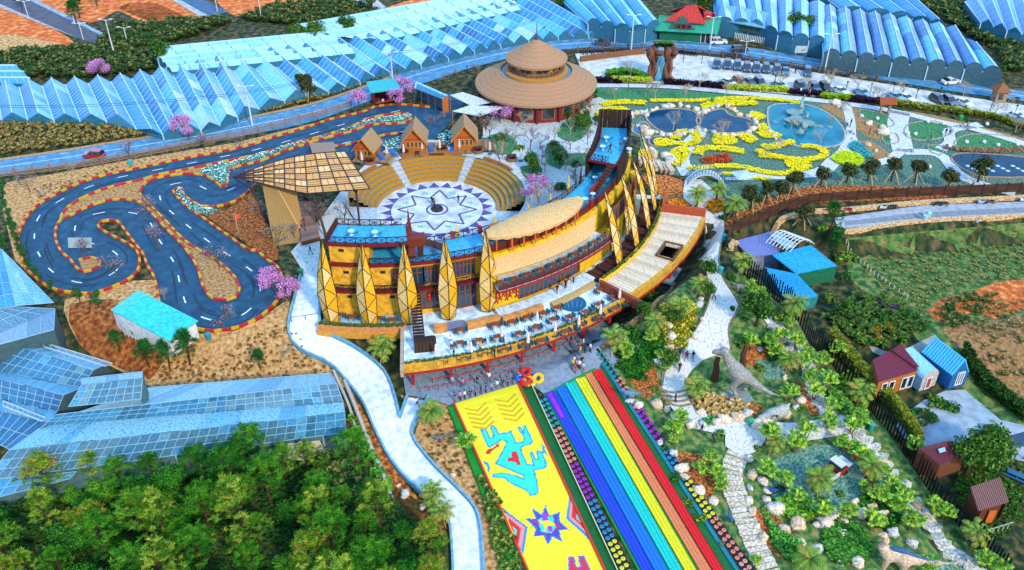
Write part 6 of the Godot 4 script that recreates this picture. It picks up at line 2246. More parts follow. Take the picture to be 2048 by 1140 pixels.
func boulders_along(px: String, gap: float, lo: float, hi: float, jitter := 0.4):
	var w := smooth_way(way(px), 0.2)
	var at := 0.0
	for i in range(1, w.size()):
		at += w[i].distance_to(w[i - 1])
		if at > gap:
			at = -rng.randf() * gap * 0.4
			var p := w[i] + V(rng.randf_range(-jitter, jitter), 0, rng.randf_range(-jitter, jitter))
			p.y = land(p.x, p.z) + 0.05
			boulder(p, rng.randf_range(lo, hi), ["f2eade","f2eade","d6e0e4","ead4b8"][rng.randi() % 4])
func pond(called: String, px: String, hex: String, kerb_hex := ""):
	var w := smooth_way(way(px), 0.8, true)
	sheet(called, w, mat(hex, 0.08,"soft",30.0, {"spec": 0.2,"k": 0.6}), 0.2)
	var s := sh()
	var ring := w.duplicate()
	ring.append(w[0])
	ring.append(w[1])
	kerb_wall(s, drape(ring, 0.0), 0.4,0.28)
	setting("pond_edge", s, mat(kerb_hex if kerb_hex else "d0c4b0",0.9,"stone",4.0))
func hedge(px: String, label: String, hexes: Array, width: float, high: float, leaf := 0.22):
	var w := smooth_way(way(px), 0.4)
	var all := []
	var mid := w[w.size() / 2]
	for p in w:
		for k in int(width * high * 14):
			var q := p + V(rng.randf_range(-0.3,0.3), 0, rng.randf_range(-width, width) * 0.5)
			q.y = land(q.x, q.z) + rng.randf_range(0.0, high)
			all.append(Transform3D(Basis.from_euler(V(rng.randf() * 0.6, rng.randf() * TAU, 0)), q - mid))
	var o := thing("hedge", label, "hedge", mid)
	many(o, "leaves", tuft(hexes, leaf, 0.3), leafy(), all)
func build_garden():
	# lawns and ground of the flower garden
	var dull := mat("ffffff",1.0,"dullgrass",14.0, {"relief": 5.0,"k": 0.6})
	var fresh := mat("ffffff",1.0,"lawn",14.0, {"relief": 5.0,"k": 0.72})
	sheet("garden_lawn", way("1200,176 1330,178 1470,190 1560,198 1690,210 1790,228 1900,252 2080,300 2080,384 1900,386 1690,376 1560,386 1480,420 1440,398 1400,358 1330,348 1285,330 1280,275 1208,262 1190,225"), dull, 0.06)
	for w in ["1200,182 1330,182 1480,192 1480,202 1330,200 1210,200","1120,255 1150,225 1180,230 1178,262 1150,285 1115,275","1190,330 1130,332 1120,312 1180,308","965,282 1005,266 1035,286 1020,310 980,306","1090,300 1110,285 1135,305 1120,340 1095,330","1040,335 1075,328 1085,350 1055,362"]:
		sheet("lawn", smooth_way(way(w), 2.0, true), fresh, 0.18)
	for w in ["1722,220 1770,232 1788,250 1770,254 1725,236","1808,262 1822,248 1870,244 1905,262 1885,276 1845,282 1815,276","1908,290 1930,272 1980,270 2040,280 2080,300 2040,304 1950,304","1765,272 1790,268 1796,286 1770,288","1856,292 1885,294 1880,312 1862,306"]:
		sheet("lawn", smooth_way(way(w), 2.0, true), fresh, 0.13)
		var s := sh()
		var ring := smooth_way(way(w), 1.0, true)
		ring.append(ring[0])
		kerb_wall(s, drape(ring, 0.0), 0.25,0.25)
		setting("lawn_kerb", s, mat("c8c4bc",0.9,"stone",3.0))
	var sandm := mat("ffffff",1.0,"sand",16.0, {"k": 0.42,"relief": 8.0})
	for w in ["1640,210 1700,212 1760,245 1790,268 1770,285 1735,275 1700,250 1660,225","1800,228 1900,250 2060,296 2060,282 1900,238 1810,222","1702,282 1740,282 1790,318 1760,322 1715,305"]:
		sheet("planting_ground", smooth_way(way(w), 2.0, true), sandm, 0.1)
	# ponds
	pond("pond","1292,232 1312,222 1345,219 1380,222 1396,232 1400,248 1380,262 1345,270 1318,262 1300,248","0a5478")
	pond("pond","1394,238 1415,226 1445,220 1460,232 1490,238 1508,248 1500,262 1460,268 1420,264 1398,254","0a5478")
	pond("pond","1540,214 1580,209 1620,213 1655,228 1680,250 1690,272 1680,290 1645,296 1590,292 1550,272 1536,245","1a94ae","d4dcdc")
	pond("pond","1268,252 1290,246 1300,260 1285,272 1266,266","3a7aa4")
	pond("pond","1300,278 1325,274 1336,284 1318,294 1300,290","1c3c78")
	pond("pond","1902,318 1940,308 2080,322 2080,352 1980,356 1935,345","124a6c","c8b090")
	boulders_along("1290,240 1300,224 1340,214 1385,217 1400,230 1420,220 1450,214 1470,226",1.4,0.45,0.85)
	boulders_along("1400,258 1440,270 1490,268 1515,252 1500,236 1470,232",1.5,0.4,0.8)
	boulders_along("1300,262 1340,274 1375,268 1400,262",1.3,0.45,0.8)
	boulders_along("1190,252 1215,240 1250,235 1285,230",0.8,0.5,1.0,1.2)
	boulders_along("1200,262 1240,250 1280,258 1300,275",0.8,0.5,0.9,1.0)
	boulders_along("1285,300 1310,310 1340,318 1330,335 1300,330",0.8,0.6,1.2,1.0)
	boulders_along("1640,206 1680,214 1720,236 1750,252 1770,268",2.2,0.5,1.1,1.6)
	boulders_along("1690,290 1730,285 1770,310 1800,325",2.6,0.4,1.0,1.5)
	boulders_along("1520,262 1545,268 1560,290",1.6,0.4,0.8)
	boulders_along("1130,240 1160,225 1200,215",2.2,0.4,0.9,1.0)
	# dinosaur garden
	boulders_along("1228,790 1250,800 1290,820 1330,815 1350,840 1380,852 1420,858 1450,850",1.7,0.5,1.0,0.7)
	boulders_along("1390,830 1430,838 1470,846 1500,838 1530,850 1560,846 1590,820",1.5,0.55,1.05,0.8)
	boulders_along("1540,760 1580,770 1600,800 1640,790 1650,830 1620,850",1.7,0.5,1.0,0.9)
	boulders_along("1360,720 1385,690 1400,640 1395,600 1410,580",2.2,0.4,0.85,0.6)
	boulders_along("1300,640 1340,650 1350,690 1330,720 1300,740",2.2,0.5,0.95,0.8)
	boulders_along("1280,880 1320,890 1350,900 1380,970 1420,990 1440,1010",2.0,0.5,0.95,0.8)
	boulders_along("1500,1010 1560,1020 1600,1060 1640,1050 1680,1070 1720,1090",1.6,0.55,1.0,1.0)
	boulders_along("1560,1040 1590,1090 1640,1110 1690,1120 1740,1110",1.8,0.5,1.0,1.0)
	boulders_along("1680,1010 1720,1010 1760,1030 1800,1080 1840,1070",1.7,0.5,1.0,0.8)
	boulders_along("1540,640 1580,690 1610,740 1640,720",2.2,0.4,0.8,0.8)
	boulders_along("1700,830 1720,880 1760,930 1800,960 1830,1000 1860,1040",2.2,0.4,0.85,0.8)
	boulders_along("1490,900 1505,960 1500,1000 1520,1060 1545,1100",1.6,0.4,0.75,0.3)
	boulders_along("780,950 800,975 815,1000 840,1020 850,1005",2.0,0.3,0.7,0.6)
	boulders_along("1560,930 1530,960 1535,1000 1560,1025",1.5,0.4,0.75,0.5)
	boulders_along("1600,1000 1640,1020 1690,1040 1740,1030",1.5,0.5,0.9,0.7)
	boulders_along("1500,700 1540,690 1580,720",1.5,0.4,0.8,0.7)
	boulders_along("1650,850 1690,880 1740,950 1760,1000",1.6,0.4,0.8,1.2)
	boulders_along("890,935 905,950 918,965",2.0,0.3,0.5,0.4)
	# flower beds
	var y := ["fff010","ffe400","fff850","fce800","e8d010"]
	var beds := [["1196,222 1240,216 1262,226 1240,238 1200,240","yellow flower bed among pale rocks beside the dark pond"], ["1405,210 1440,203 1505,203 1510,212 1440,214 1408,220","yellow flower patch above the dark pond's upper rocks"],
		["1346,300 1372,296 1378,308 1362,330 1346,332 1342,315","oval yellow flower bed between the boulders and the path"], ["1424,283 1430,272 1452,270 1468,278 1474,288 1450,292 1428,289","yellow island bed with a pale stone at its heart"],
		["1472,270 1498,270 1514,282 1500,288 1484,281","leaf-shaped yellow bed below the dark pond"], ["1514,267 1540,265 1564,272 1558,277 1527,277","yellow bed beside the turquoise pond's stone edge"],
		["1570,324 1596,324 1606,332 1594,340 1576,336","yellow pocket bed at the path's bend"], ["1280,305 1300,300 1310,308 1300,318 1282,316","small yellow bed beside the hall's far end"], ["1310,280 1345,282 1350,290 1330,295 1310,292","small yellow bed beside the tiny dark pool"],
		["1500,226 1520,228 1530,238 1510,242","small yellow bed between the two ponds"], ["1515,252 1530,250 1535,262 1520,266","narrow yellow bed at the pond causeway"],
		["1204,212 1240,206 1292,208","wavy yellow ribbon bed along the lawn near the rotunda",2.2],["1300,203 1400,203 1480,198 1560,202 1602,208","long thin yellow ribbon bed below the hedge path",1.5],["1350,280 1360,266 1388,267 1394,282 1375,292 1354,287","rounded yellow ribbon bed with a pale boulder above the path fork",1.8],
		["1394,311 1402,299 1435,299 1487,305","upper yellow wave bed edging the butterfly lawn",2.0],["1376,339 1400,338 1435,335 1465,334 1500,340 1540,348 1575,349 1615,335 1600,323 1560,317 1518,313","long looping yellow wave bed along the white path",1.6],
		["1514,302 1545,313 1590,321 1638,318 1650,308 1636,297 1602,294","hooked yellow ribbon bed below the turquoise pond",1.6],["1525,292 1540,298 1560,291 1588,285","curling yellow ribbon bed left of the pond's lower corner",2.0],["1412,356 1450,351 1500,356 1540,362","thin yellow ribbon bed on the path's lower side near the parasol",1.2],["1420,300 1440,296 1470,298","short yellow ribbon bed below the pale stone island",1.0]]
	for q in beds:
		bed("flower_bed", q[0], y, q[1], 16.0,0.15,"lawn",0.34,"flower bed", q[2] if q.size() > 2 else 0.0)
	bed("flower_bed","1668,312 1690,304 1715,312 1728,322 1710,336 1680,330 1665,322",["c8e010","b4d40c","e0ee30"], "lime-yellow leafy bed above the row of dark propped trees",18.0,0.15,"lawn",0.42)
	bed("flower_bed","1697,295 1712,285 1728,296 1745,315 1738,320 1712,310",["4ac4cc","e0f4f0","2a8f94"], "fan-shaped turquoise and white bed beside the brown rockery",16.0,0.15,"sand",0.4)
	bed("flower_bed","1402,320 1425,316 1450,310 1463,318 1455,328 1430,328 1410,330 1404,325",["c8321c","3a2030","e8862c","8a1c20"], "red and dark butterfly-shaped flower bed on the lawn",9.0,0.24,"dullgrass",0.35)
	bed("flower_bed","1336,412 1352,404 1372,408 1374,420 1350,426",["e8951c","d87a10","f2b030"], "orange flower clump at the foot of the stone bridge",9.0,0.3,"soil",0.6)
	bed("flower_bed","1414,410 1440,404 1446,420 1425,428",["e8951c","d87a10","f2b030"], "orange flower clump behind the second date palm",9.0,0.3,"soil",0.6)
	bed("ground_cover","1235,700 1260,680 1300,665 1330,690 1300,740 1262,760 1240,740",["2f7a24","5aa030","1c5a1c"], "leafy green ground cover beside the undercroft wall",6.0,0.34,"soil",0.6,"ground cover")
	bed("ground_cover","1320,620 1370,600 1390,620 1380,680 1340,720 1330,680",["b0a42c","d8c63c","6a8a2a"], "yellowish flowering ground cover beside the cobbled walk",6.0,0.3,"soil",0.5,"ground cover")
	bed("ground_cover","1395,812 1420,790 1460,800 1500,820 1470,836 1410,832",["c8a05c","d8b878","a87c3c"], "straw-coloured tufts in the standing dinosaur's bed",4.0,0.36,"soil",0.5,"ground cover")
	bed("ground_cover","1405,842 1450,836 1455,846 1410,852",["2a8a24","4aa42c"], "narrow strip of clipped green plants below the dinosaur bed",9.0,0.25,"soil",0.4,"ground cover")
	bed("ground_cover","1560,1000 1620,1000 1650,1030 1600,1045 1560,1030",["5aa030","2f7a24","8ab83a"], "bright leafy cover between boulders below the pickup lawn",6.0,0.34,"soil",0.5,"ground cover")
	bed("ground_cover","1530,1010 1545,1060 1600,1090 1600,1130 1560,1110 1535,1060",["3a8a2c","6aa83a","1f5a20"], "green cover along the stone steps' right side",6.0,0.34,"soil",0.5,"ground cover")
	bed("ground_cover","1650,1060 1700,1050 1740,1080 1720,1130 1660,1120",["2f6a22","5a9a34"], "dark leafy cover before the long-necked dinosaur",6.0,0.36,"soil",0.6,"ground cover")
	bed("ground_cover","1715,1000 1760,990 1800,1040 1770,1060 1730,1040",["2a6a22","4f9030"], "dark green cover beside the slab path's boulders",6.0,0.36,"soil",0.6,"ground cover")
	bed("ground_cover","1690,750 1720,790 1700,830 1660,800",["2f7024","6a9a34"], "low green plants between the slab path and dark fence",5.0,0.34,"soil",0.5,"ground cover")
	# hedges between garden and car park
	hedge("1195,163 1240,166","dark purple hedge piece behind the rotunda's lawn",["2c1a30","3a2438"], 1.4,0.9)
	hedge("1225,163 1300,165","bright lime hedge piece left of the rock waterfall",["b4c81c","8ab024","d4dc3c"], 1.6,0.9)
	hedge("1330,168 1450,176","long dark purple hedge right of the rock waterfall",["2c1a30","3a2438","241820"], 1.6,0.9)
	hedge("1455,178 1575,184","lime hedge piece in front of the red parked car",["b4c81c","8ab024","d4dc3c"], 1.6,0.9)
	hedge("1580,187 1640,192","dark purple hedge piece behind two walkers",["2c1a30","3a2438"], 1.6,0.9)
	hedge("1642,196 1700,200","short lime hedge piece above the fountain pond",["b4c81c","8ab024"], 1.6,0.9)
	hedge("1702,202 1765,207","dark purple hedge piece beside the garden gatehouse",["2c1a30","3a2438"], 1.6,0.9)
	hedge("1790,210 1860,220 1960,232 2000,242 2060,262","long olive hedge along the car park's lower right edge",["7a8a2a","a0a83a","5a6a24"], 1.5,0.9)
	hedge("1215,152 1255,148 1290,158","rounded green shrub bank beside the rock waterfall",["3a8a24","6ab034","2a6a1c"], 2.6,1.0)
	hedge("1665,690 1720,755 1765,795 1808,850 1830,885","tall yellow-green hedge on the cottage side of the dark fence",["7a8a2a","9a9a34","56702a"], 2.2,2.0,0.3)
	hedge("1930,720 1965,770 2000,800 2040,830","dark green hedge behind the blue cottage",["2f5a1f","5a7a2a","1f3f1a"], 2.4,1.8,0.3)
	# fountain figures in the turquoise pond
	var o := thing("fountain_group","pale stone fountain group of pillars and basins in the turquoise pond","fountain", ground(1602,255))
	for q in [[1598,228,0.6,3.0],[1602,222,0.4,3.8],[1610,246,0.4,2.6],[1606,262,0.8,2.0],[1590,250,1.2,0.8],[1600,270,0.9,1.2]]:
		var s := sh()
		var p := ground(q[0], q[1])
		var path := PackedVector3Array()
		for k in 6: path.append(p + V(0.25 * sin(k * 1.7 + q[0]), q[3] * k / 5.0,0.25 * cos(k * 2.1)))
		s.tube(path, [q[2] * 1.2, q[2], q[2] * 0.7, q[2] * 0.9, q[2] * 0.6, q[2] * 0.25], 8)
		piece(o, "stone_pillar", s, mat("a8d4e0",0.8,"stone",2.0))
	for q in [[1586,232,1.6],[1595,246,1.9],[1615,254,1.4],[1578,248,1.1]]:
		var s := sh()
		s.lathe(ground(q[0], q[1], 0.3), [Vector2(0,0.6), Vector2(q[2], 0.7), Vector2(q[2] * 0.9,0.35), Vector2(0.2,0.0)], 12)
		piece(o, "basin", s, mat("98ccdc",0.7,"stone",2.0))
	var k2 := thing("stepping_stones","row of flat stepping stones crossing the turquoise pond","stepping stones", ground(1640,250))
	for k in 8:
		var s := sh()
		s.lathe(ground(1550 + k * 15 + (k % 2) * 4,246 + k * 1.4,0.15), [Vector2(0,0.2), Vector2(0.6,0.2), Vector2(0.7,0)], 7)
		piece(k2,"stone", s, mat("8fc8d4",0.8,"stone",2.0))
	# the artificial rock with its waterfall
	o = thing("rock_waterfall","tall artificial tree-like rock of brown columns with a blue waterfall","rock sculpture", ground(1318,162))
	var base := ground(1318,160)
	for k in 9:
		var s := sh()
		var t := -2.8 + k * 0.72
		var lean := t * 0.06
		var wob := 0.3 * sin(k * 2.3)
		var path := PackedVector3Array()
		for j in 9:
			var f := j / 8.0
			path.append(base + V(t * (0.8 + 0.25 * absf(f - 0.4)) + 0.25 * sin(j * 1.9 + k), f * (8.0 + wob * 2.0), wob + 0.3 * sin(j * 1.3 + k * 2.0)))
		s.tube(path, [0.75,0.5,0.45,0.42,0.4,0.5,0.85,0.95,0.5], 8)
		piece(o, "waterfall_sheet" if k in [3,4,5] else "rock_column", s, mat("6fb4d4",0.3,"tatter",2.0) if k in [3,4,5] else mat(["9a6a58","86564c","b07c64"][k % 3], 0.9,"stone",2.0), "", true)
	for k in 16:
		var s := sh()
		var t := rng.randf_range(-3.2,3.0)
		s.lathe(base + V(t, rng.randf_range(6.0,8.2), rng.randf_range(-0.4,1.0)), [Vector2(0,-0.8), Vector2(0.75,-0.2), Vector2(0.8,0.3), Vector2(0.3,0.8), Vector2(0,0.85)], 7)
		piece(o, "rock_lump", s, mat(["8a5c54","6f4a4c","a07060"][k % 3], 0.9,"stone",2.0), "", true)
	var spots := []
	for k in 160: spots.append(Transform3D(Basis(UP, rng.randf() * TAU).scaled(Vector3.ONE * 1.3), base - o.position + V(rng.randf_range(-1.6,2.2), rng.randf_range(8.0,8.6), rng.randf_range(-0.8,0.8))))
	many(o, "top_foliage", tuft(["2f5a24","4f7a2a"], 0.32,0.5), leafy(), spots)
	# blue arched footbridge and stone bridge wall
	o = thing("arched_bridge","blue-railed white arched footbridge among orange flowers and date palms","bridge", ground(1420,380))
	var deckp := smooth_way(way("1372,366 1395,358 1425,360 1452,372"), 0.5)
	for k in deckp.size() - 1:
		var s := sh()
		var h0 := 1.5 * sin(PI * k / (deckp.size() - 1))
		var h1 := 1.5 * sin(PI * (k + 1) / (deckp.size() - 1))
		for sg in [-1.1,1.1]:
			var z := V(0,0, sg)
			s = sh()
			s.bar(deckp[k] + z + UP * (h0 + 1.1), deckp[k + 1] + z + UP * (h1 + 1.1), 0.12)
			s.bar(deckp[k] + z + UP * h0, deckp[k] + z + UP * (h0 + 1.1), 0.1)
			piece(o, "rail", s, mat("2f7a9c",0.6))
		piece(o, "deck_plank", sl([deckp[k] + V(0, h0 + 0.1,-1.2), deckp[k + 1] + V(0, h1 + 0.1,-1.2), deckp[k + 1] + V(0, h1 + 0.1,1.2), deckp[k] + V(0, h0 + 0.1,1.2)], 0.25), mat("d8e4e8",0.8,"soft",3.0))
	# pale stepped slabs beside the hall's far end
	o = thing("stone_slab_wall","pale stacked stone slabs stepping down beside the hall's far end","rock wall", ground(1310,335))
	for k in 9:
		var s := sh()
		var p := ground(1282 + k * 7,328 + k * 2.2)
		s.box(p + V(0,0.5,0), V(1.0,1.4 + 0.3 * (k % 3), 2.2), Basis.from_euler(V(0.3,0.2 * (k % 3), 0.06)))
		piece(o, "slab", s, mat(["f0e0cc","e6d4c0","f4e8da"][k % 3], 0.95,"stone",2.5))
	# pond deck with rope posts, lower right, and its dark wall
	o = thing("pond_walkway","curved brown plank walkway with posts above the dark lily pond","walkway", ground(1960,306))
	var wk := smooth_way(way("1888,296 1920,302 1970,304 2020,303 2080,300"), 0.8)
	for k in wk.size() - 1:
		var s := sh()
		var dd := (wk[k + 1] - wk[k]).normalized()
		s.box((wk[k] + wk[k + 1]) / 2.0 + UP * 0.5, V(1.8,0.12,0.72), Basis(UP, atan2(dd.x, dd.z)))
		piece(o, "plank", s, mat(["a07c5c","8a6a50","b08c6c"][k % 3], 0.9,"bamboo",1.5))
		if k % 3 == 0:
			piece(o, "post", br(wk[k] + V(0,0,1.0), wk[k] + V(0,1.4,1.0), 0.12), mat("5a4030",0.8))
	for k in 14:
		var s := sh()
		var p := ground(1935 + k * 10,334 + (k % 3) * 5,0.24)
		s.lathe(p, [Vector2(0,0.05), Vector2(0.4,0.04), Vector2(0.45,0)], 8)
		var lp := whole("lily_pad", s, mat("b8d4d8",0.6), "","","", O3)
		lp.mesh = s.made(p)
		lp.position = p
		reg(lp, "pale round lily pad floating on the dark pond","lily pad")
	# white globe lamps on the lawns
	for q in [[1754,241],[1815,271],[1855,247],[1886,251],[1830,272],[1973,252],[1932,288],[1967,288],[1995,294],[2034,293],[1781,280],[1858,338],[1898,297]]:
		var g := thing("globe_lamp","","", ground(q[0], q[1]))
		var s := sh()
		s.lathe(V(0,0.5,0), [Vector2(0,-0.4), Vector2(0.28,-0.28), Vector2(0.4,0), Vector2(0.28,0.28), Vector2(0,0.4)], 10)
		local(g, "globe", s.made(O3, true), mat("f2f6f4",0.5))
		local(g, "base", lt(O3, [Vector2(0.2,0), Vector2(0.2,0.16), Vector2(0,0.16)], 8).made(), mat("6a6a6a",0.7))
		reg(g, "white globe lamp on the grass","globe lamp")
	# parasol by the lower lawn
	o = thing("white_parasol","square pale parasol standing open on the lower garden lawn","parasol", ground(1482,372))
	var s5 := sh()
	for k in 4:
		var t := TAU * k / 4.0 + 0.5
		var u := TAU * (k + 1) / 4.0 + 0.5
		s5.tri(V(0,3.0,0), V(cos(t) * 2.4,2.4, sin(t) * 2.4), V(cos(u) * 2.4,2.4, sin(u) * 2.4))
	local(o, "canopy", s5.made(), mat("d4ecec",0.8,"soft",3.0))
	s5 = sh()
	s5.bar(O3, UP * 3.0,0.08)
	local(o, "pole", s5.made(), mat("8a6a48",0.7))
# ---------- fences and walls ----------
func build_fences():
	# slatted rail fence along the highway
	var o := thing("roadside_fence","pale slatted rail fence between the highway and the kart track","fence", ground(350,300))
	var w := smooth_way(way("-40,362 10,354 80,346 160,336 250,320 340,303 430,285 510,268 590,246 650,230 705,214"), 0.25)
	var at := 0.0
	var last := w[0]
	for i in range(1, w.size()):
		at += w[i].distance_to(w[i - 1])
		if at > 3.0:
			at = 0.0
			for k in 5:
				var s := sh()
				s.bar(last + UP * (0.3 + k * 0.3), w[i] + UP * (0.3 + k * 0.3), 0.06,0.13)
				piece(o, "slat", s, mat(["b8aaa0","a89890"][k % 2], 0.85,"bamboo",2.0))
			var s2 := sh()
			s2.bar(w[i], w[i] + UP * 1.75,0.24)
			piece(o, "post", s2, mat("8a7a70",0.85))
			last = w[i]
	# rail fence of the car park
	o = thing("car_park_fence","low brown rail fence with stone posts between highway and car park","fence", ground(1400,115))
	w = smooth_way(way("1130,108 1180,104 1274,100 1402,110 1529,127 1655,147 1760,163"), 0.25)
	at = 0.0
	last = w[0]
	for i in range(1, w.size()):
		at += w[i].distance_to(w[i - 1])
		if at > 3.2:
			at = 0.0
			for k in 3:
				var s := sh()
				s.bar(last + UP * (0.35 + k * 0.4), w[i] + UP * (0.35 + k * 0.4), 0.07,0.2)
				piece(o, "rail", s, mat("6a5450",0.85,"bamboo",2.0))
			var s2 := sh()
			s2.bar(w[i], w[i] + UP * 1.6,0.4)
			piece(o, "post", s2, mat("8a7468",0.9,"stone",2.0))
			last = w[i]
	# planter wall beside the scooters
	var pw := sh()
	kerb_wall(pw, drape(smooth_way(way("1160,124 1250,112 1290,108"), 1.0), 0.0), 0.5,1.4)
	setting("planter_wall", pw, mat("a87850",0.9,"stone",3.0))
	# brown board fence above the lane
	o = thing("board_fence","tall brown board fence on the retaining wall above the motorbike lane","fence", ground(1700,400))
	w = smooth_way(way("1452,498 1456,478 1478,462 1540,436 1608,410 1680,403 1780,397 1900,391 2048,385 2120,382"), 0.2)
	at = 0.0
	last = w[0]
	var n := 0
	for i in range(1, w.size()):
		at += w[i].distance_to(w[i - 1])
		if at > 2.3:
			at = 0.0
			var b := (w[i] - last)
			for k in 3:
				var s := sh()
				s.bar(last + b * 0.02 + UP * (0.5 + k * 0.62), w[i] - b * 0.02 + UP * (0.5 + k * 0.62), 0.06,0.58)
				piece(o, "board", s, mat("18924a" if n == 34 else ["5a3a2c","4e3228","644232"][(n + k) % 3], 0.85,"bamboo",2.0), "green board" if n == 34 else "")
			var s2 := sh()
			s2.bar(w[i] - UP * 0.5, w[i] + UP * 2.25,0.18)
			piece(o, "post", s2, mat("3a241c",0.85))
			last = w[i]
			n += 1
	# retaining walls
	var s := sh()
	kerb_wall(s, drape(smooth_way(way("1462,502 1468,486 1545,452 1612,428 1680,424 1760,416 1850,408 2048,398 2120,394"), 1.0), 0.0), 0.8,0.7,-2.5)
	setting("retaining_wall", s, mat("ffffff",0.95,"retain",8.0, {"k": 0.66,"relief": 6.0}))
	s = sh()
	var top := smooth_way(way("1674,460 1690,464 1760,454 1850,443 2048,432 2200,420"), 1.0)
	kerb_wall(s, drape(top, 0.0), 0.9,0.35,-5.0)
	setting("retaining_wall", s, mat("ffffff",0.95,"retain",8.0, {"k": 0.7,"relief": 8.0}))
	# white concrete-post string fence across the field
	o = thing("field_fence","thin white post line across the grassy field below the lane wall","fence", ground(1740,560))
	var fw := smooth_way(way("1690,494 1712,520 1745,548 1780,575 1815,600"), 0.3)
	for i in range(0, fw.size(), 3):
		var p := drape(pv([fw[i]]), 0.0)[0]
		piece(o, "post", br(p, p + UP * 0.9,0.12), mat("c8ccc0",0.85))
	# the dark mesh fence of the dinosaur garden
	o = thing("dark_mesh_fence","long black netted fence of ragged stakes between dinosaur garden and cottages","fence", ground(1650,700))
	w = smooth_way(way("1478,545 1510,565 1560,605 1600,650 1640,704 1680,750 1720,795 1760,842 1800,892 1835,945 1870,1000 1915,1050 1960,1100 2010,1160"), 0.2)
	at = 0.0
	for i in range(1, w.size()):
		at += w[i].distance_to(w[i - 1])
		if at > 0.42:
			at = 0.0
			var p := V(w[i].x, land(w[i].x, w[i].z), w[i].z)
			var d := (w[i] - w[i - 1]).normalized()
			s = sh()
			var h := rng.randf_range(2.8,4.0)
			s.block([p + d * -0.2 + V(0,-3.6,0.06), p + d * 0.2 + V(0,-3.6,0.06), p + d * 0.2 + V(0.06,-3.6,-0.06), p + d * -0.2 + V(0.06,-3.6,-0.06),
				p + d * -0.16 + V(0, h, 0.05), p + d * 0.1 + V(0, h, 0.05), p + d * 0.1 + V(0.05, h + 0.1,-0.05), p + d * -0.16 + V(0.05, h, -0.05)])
			piece(o, "stake", s, mat(["0c0e12","121418","080a0e"][rng.randi() % 3], 0.95))  # black netting tone that also paints in the hedge's shaded side
	# low pipe rail along the path into the rainbow slide and the white pipes by the wood
	o = thing("white_pipe","long pale concrete channel running down beside the ramp towards the wood","channel", ground(740,900))
	for q in [["668,745 700,820 722,905",0.35],["690,765 735,880 770,960 782,1000",0.5]]:
		piece(o, "pipe", tb(drape(smooth_way(way(q[0]), 1.5), 0.4), [q[1] * 0.6], 6), mat("d0ccbc",0.8,"stain",3.0))
# ---------- vehicles ----------
func car_proto(hex: String, suv: bool, called := "parked_car") -> Node3D:
	var o := Node3D.new()
	o.name = called
	var paint := mat(hex, 0.3,"",1.0, {"coat": 0.8,"spec": 0.6})
	var glass := mat("16222c",0.1,"",1.0, {"spec": 0.9})
	var top := 1.72 if suv else 1.45
	# sections along the length: z, half width, floor, shoulder
	var s := sh()
	var sec := [[-2.25,0.72,0.42,0.72],[-2.05,0.86,0.3,0.88],[-1.0,0.92,0.28,0.98],[0.9,0.92,0.28,1.0],[1.9,0.88,0.3,0.98 if suv else 0.92],[2.2,0.8,0.4,0.86]]
	for i in sec.size() - 1:
		var a: Array = sec[i]
		var b: Array = sec[i + 1]
		s.block([V(-a[1], a[2], a[0]), V(a[1], a[2], a[0]), V(b[1], b[2], b[0]), V(-b[1], b[2], b[0]), V(-a[1] * 0.95, a[3], a[0]), V(a[1] * 0.95, a[3], a[0]), V(b[1] * 0.95, b[3], b[0]), V(-b[1] * 0.95, b[3], b[0])])
	local(o, "body", s.made(), paint)
	s = sh()
	var back := 2.0 if suv else 1.6
	s.block([V(-0.84,0.97,-1.05), V(0.84,0.97,-1.05), V(0.84,0.97, back), V(-0.84,0.97, back), V(-0.66, top - 0.06,-0.3), V(0.66, top - 0.06,-0.3), V(0.66, top - 0.06, back - (0.3 if suv else 0.7)), V(-0.66, top - 0.06, back - (0.3 if suv else 0.7))])
	local(o, "window_glass", s.made(), glass)
	s = sh()
	s.box(V(0, top - 0.03, (back - 0.6) / 2.0 + (0.0 if suv else -0.2)), V(1.34,0.08, back + 0.1 - (0.0 if suv else 0.5)))
	for x in [-0.76,0.76]:
		s.bar(V(x * 1.1,0.98,0.5), V(x * 0.88, top - 0.05,0.5), 0.1)
	local(o, "roof_panel", s.made(), paint)
	for x in [-0.84,0.84]:
		for z in [-1.4,1.35]:
			s = sh()
			s.tube(pv([V(x - 0.1,0.34, z), V(x + 0.1,0.34, z)]), [0.34], 12)
			var w := local(o, "wheel", s.made(), mat("141416",0.85))
			local(w, "rim", tb(pv([V(x - 0.12,0.34, z), V(x + 0.12,0.34, z)]), [0.2], 8).made(), mat("a8acb0",0.4,"",1.0, {"metal": 0.6}))
	for x in [-0.6,0.6]:
		local(o, "headlight", bx(V(x, 0.72,-2.18), V(0.34,0.16,0.1)).made(), mat("eef4f6",0.2))
		local(o, "tail_light", bx(V(x * 1.1,0.78,2.17), V(0.2,0.22,0.1)).made(), mat("b01414",0.3))
	return o
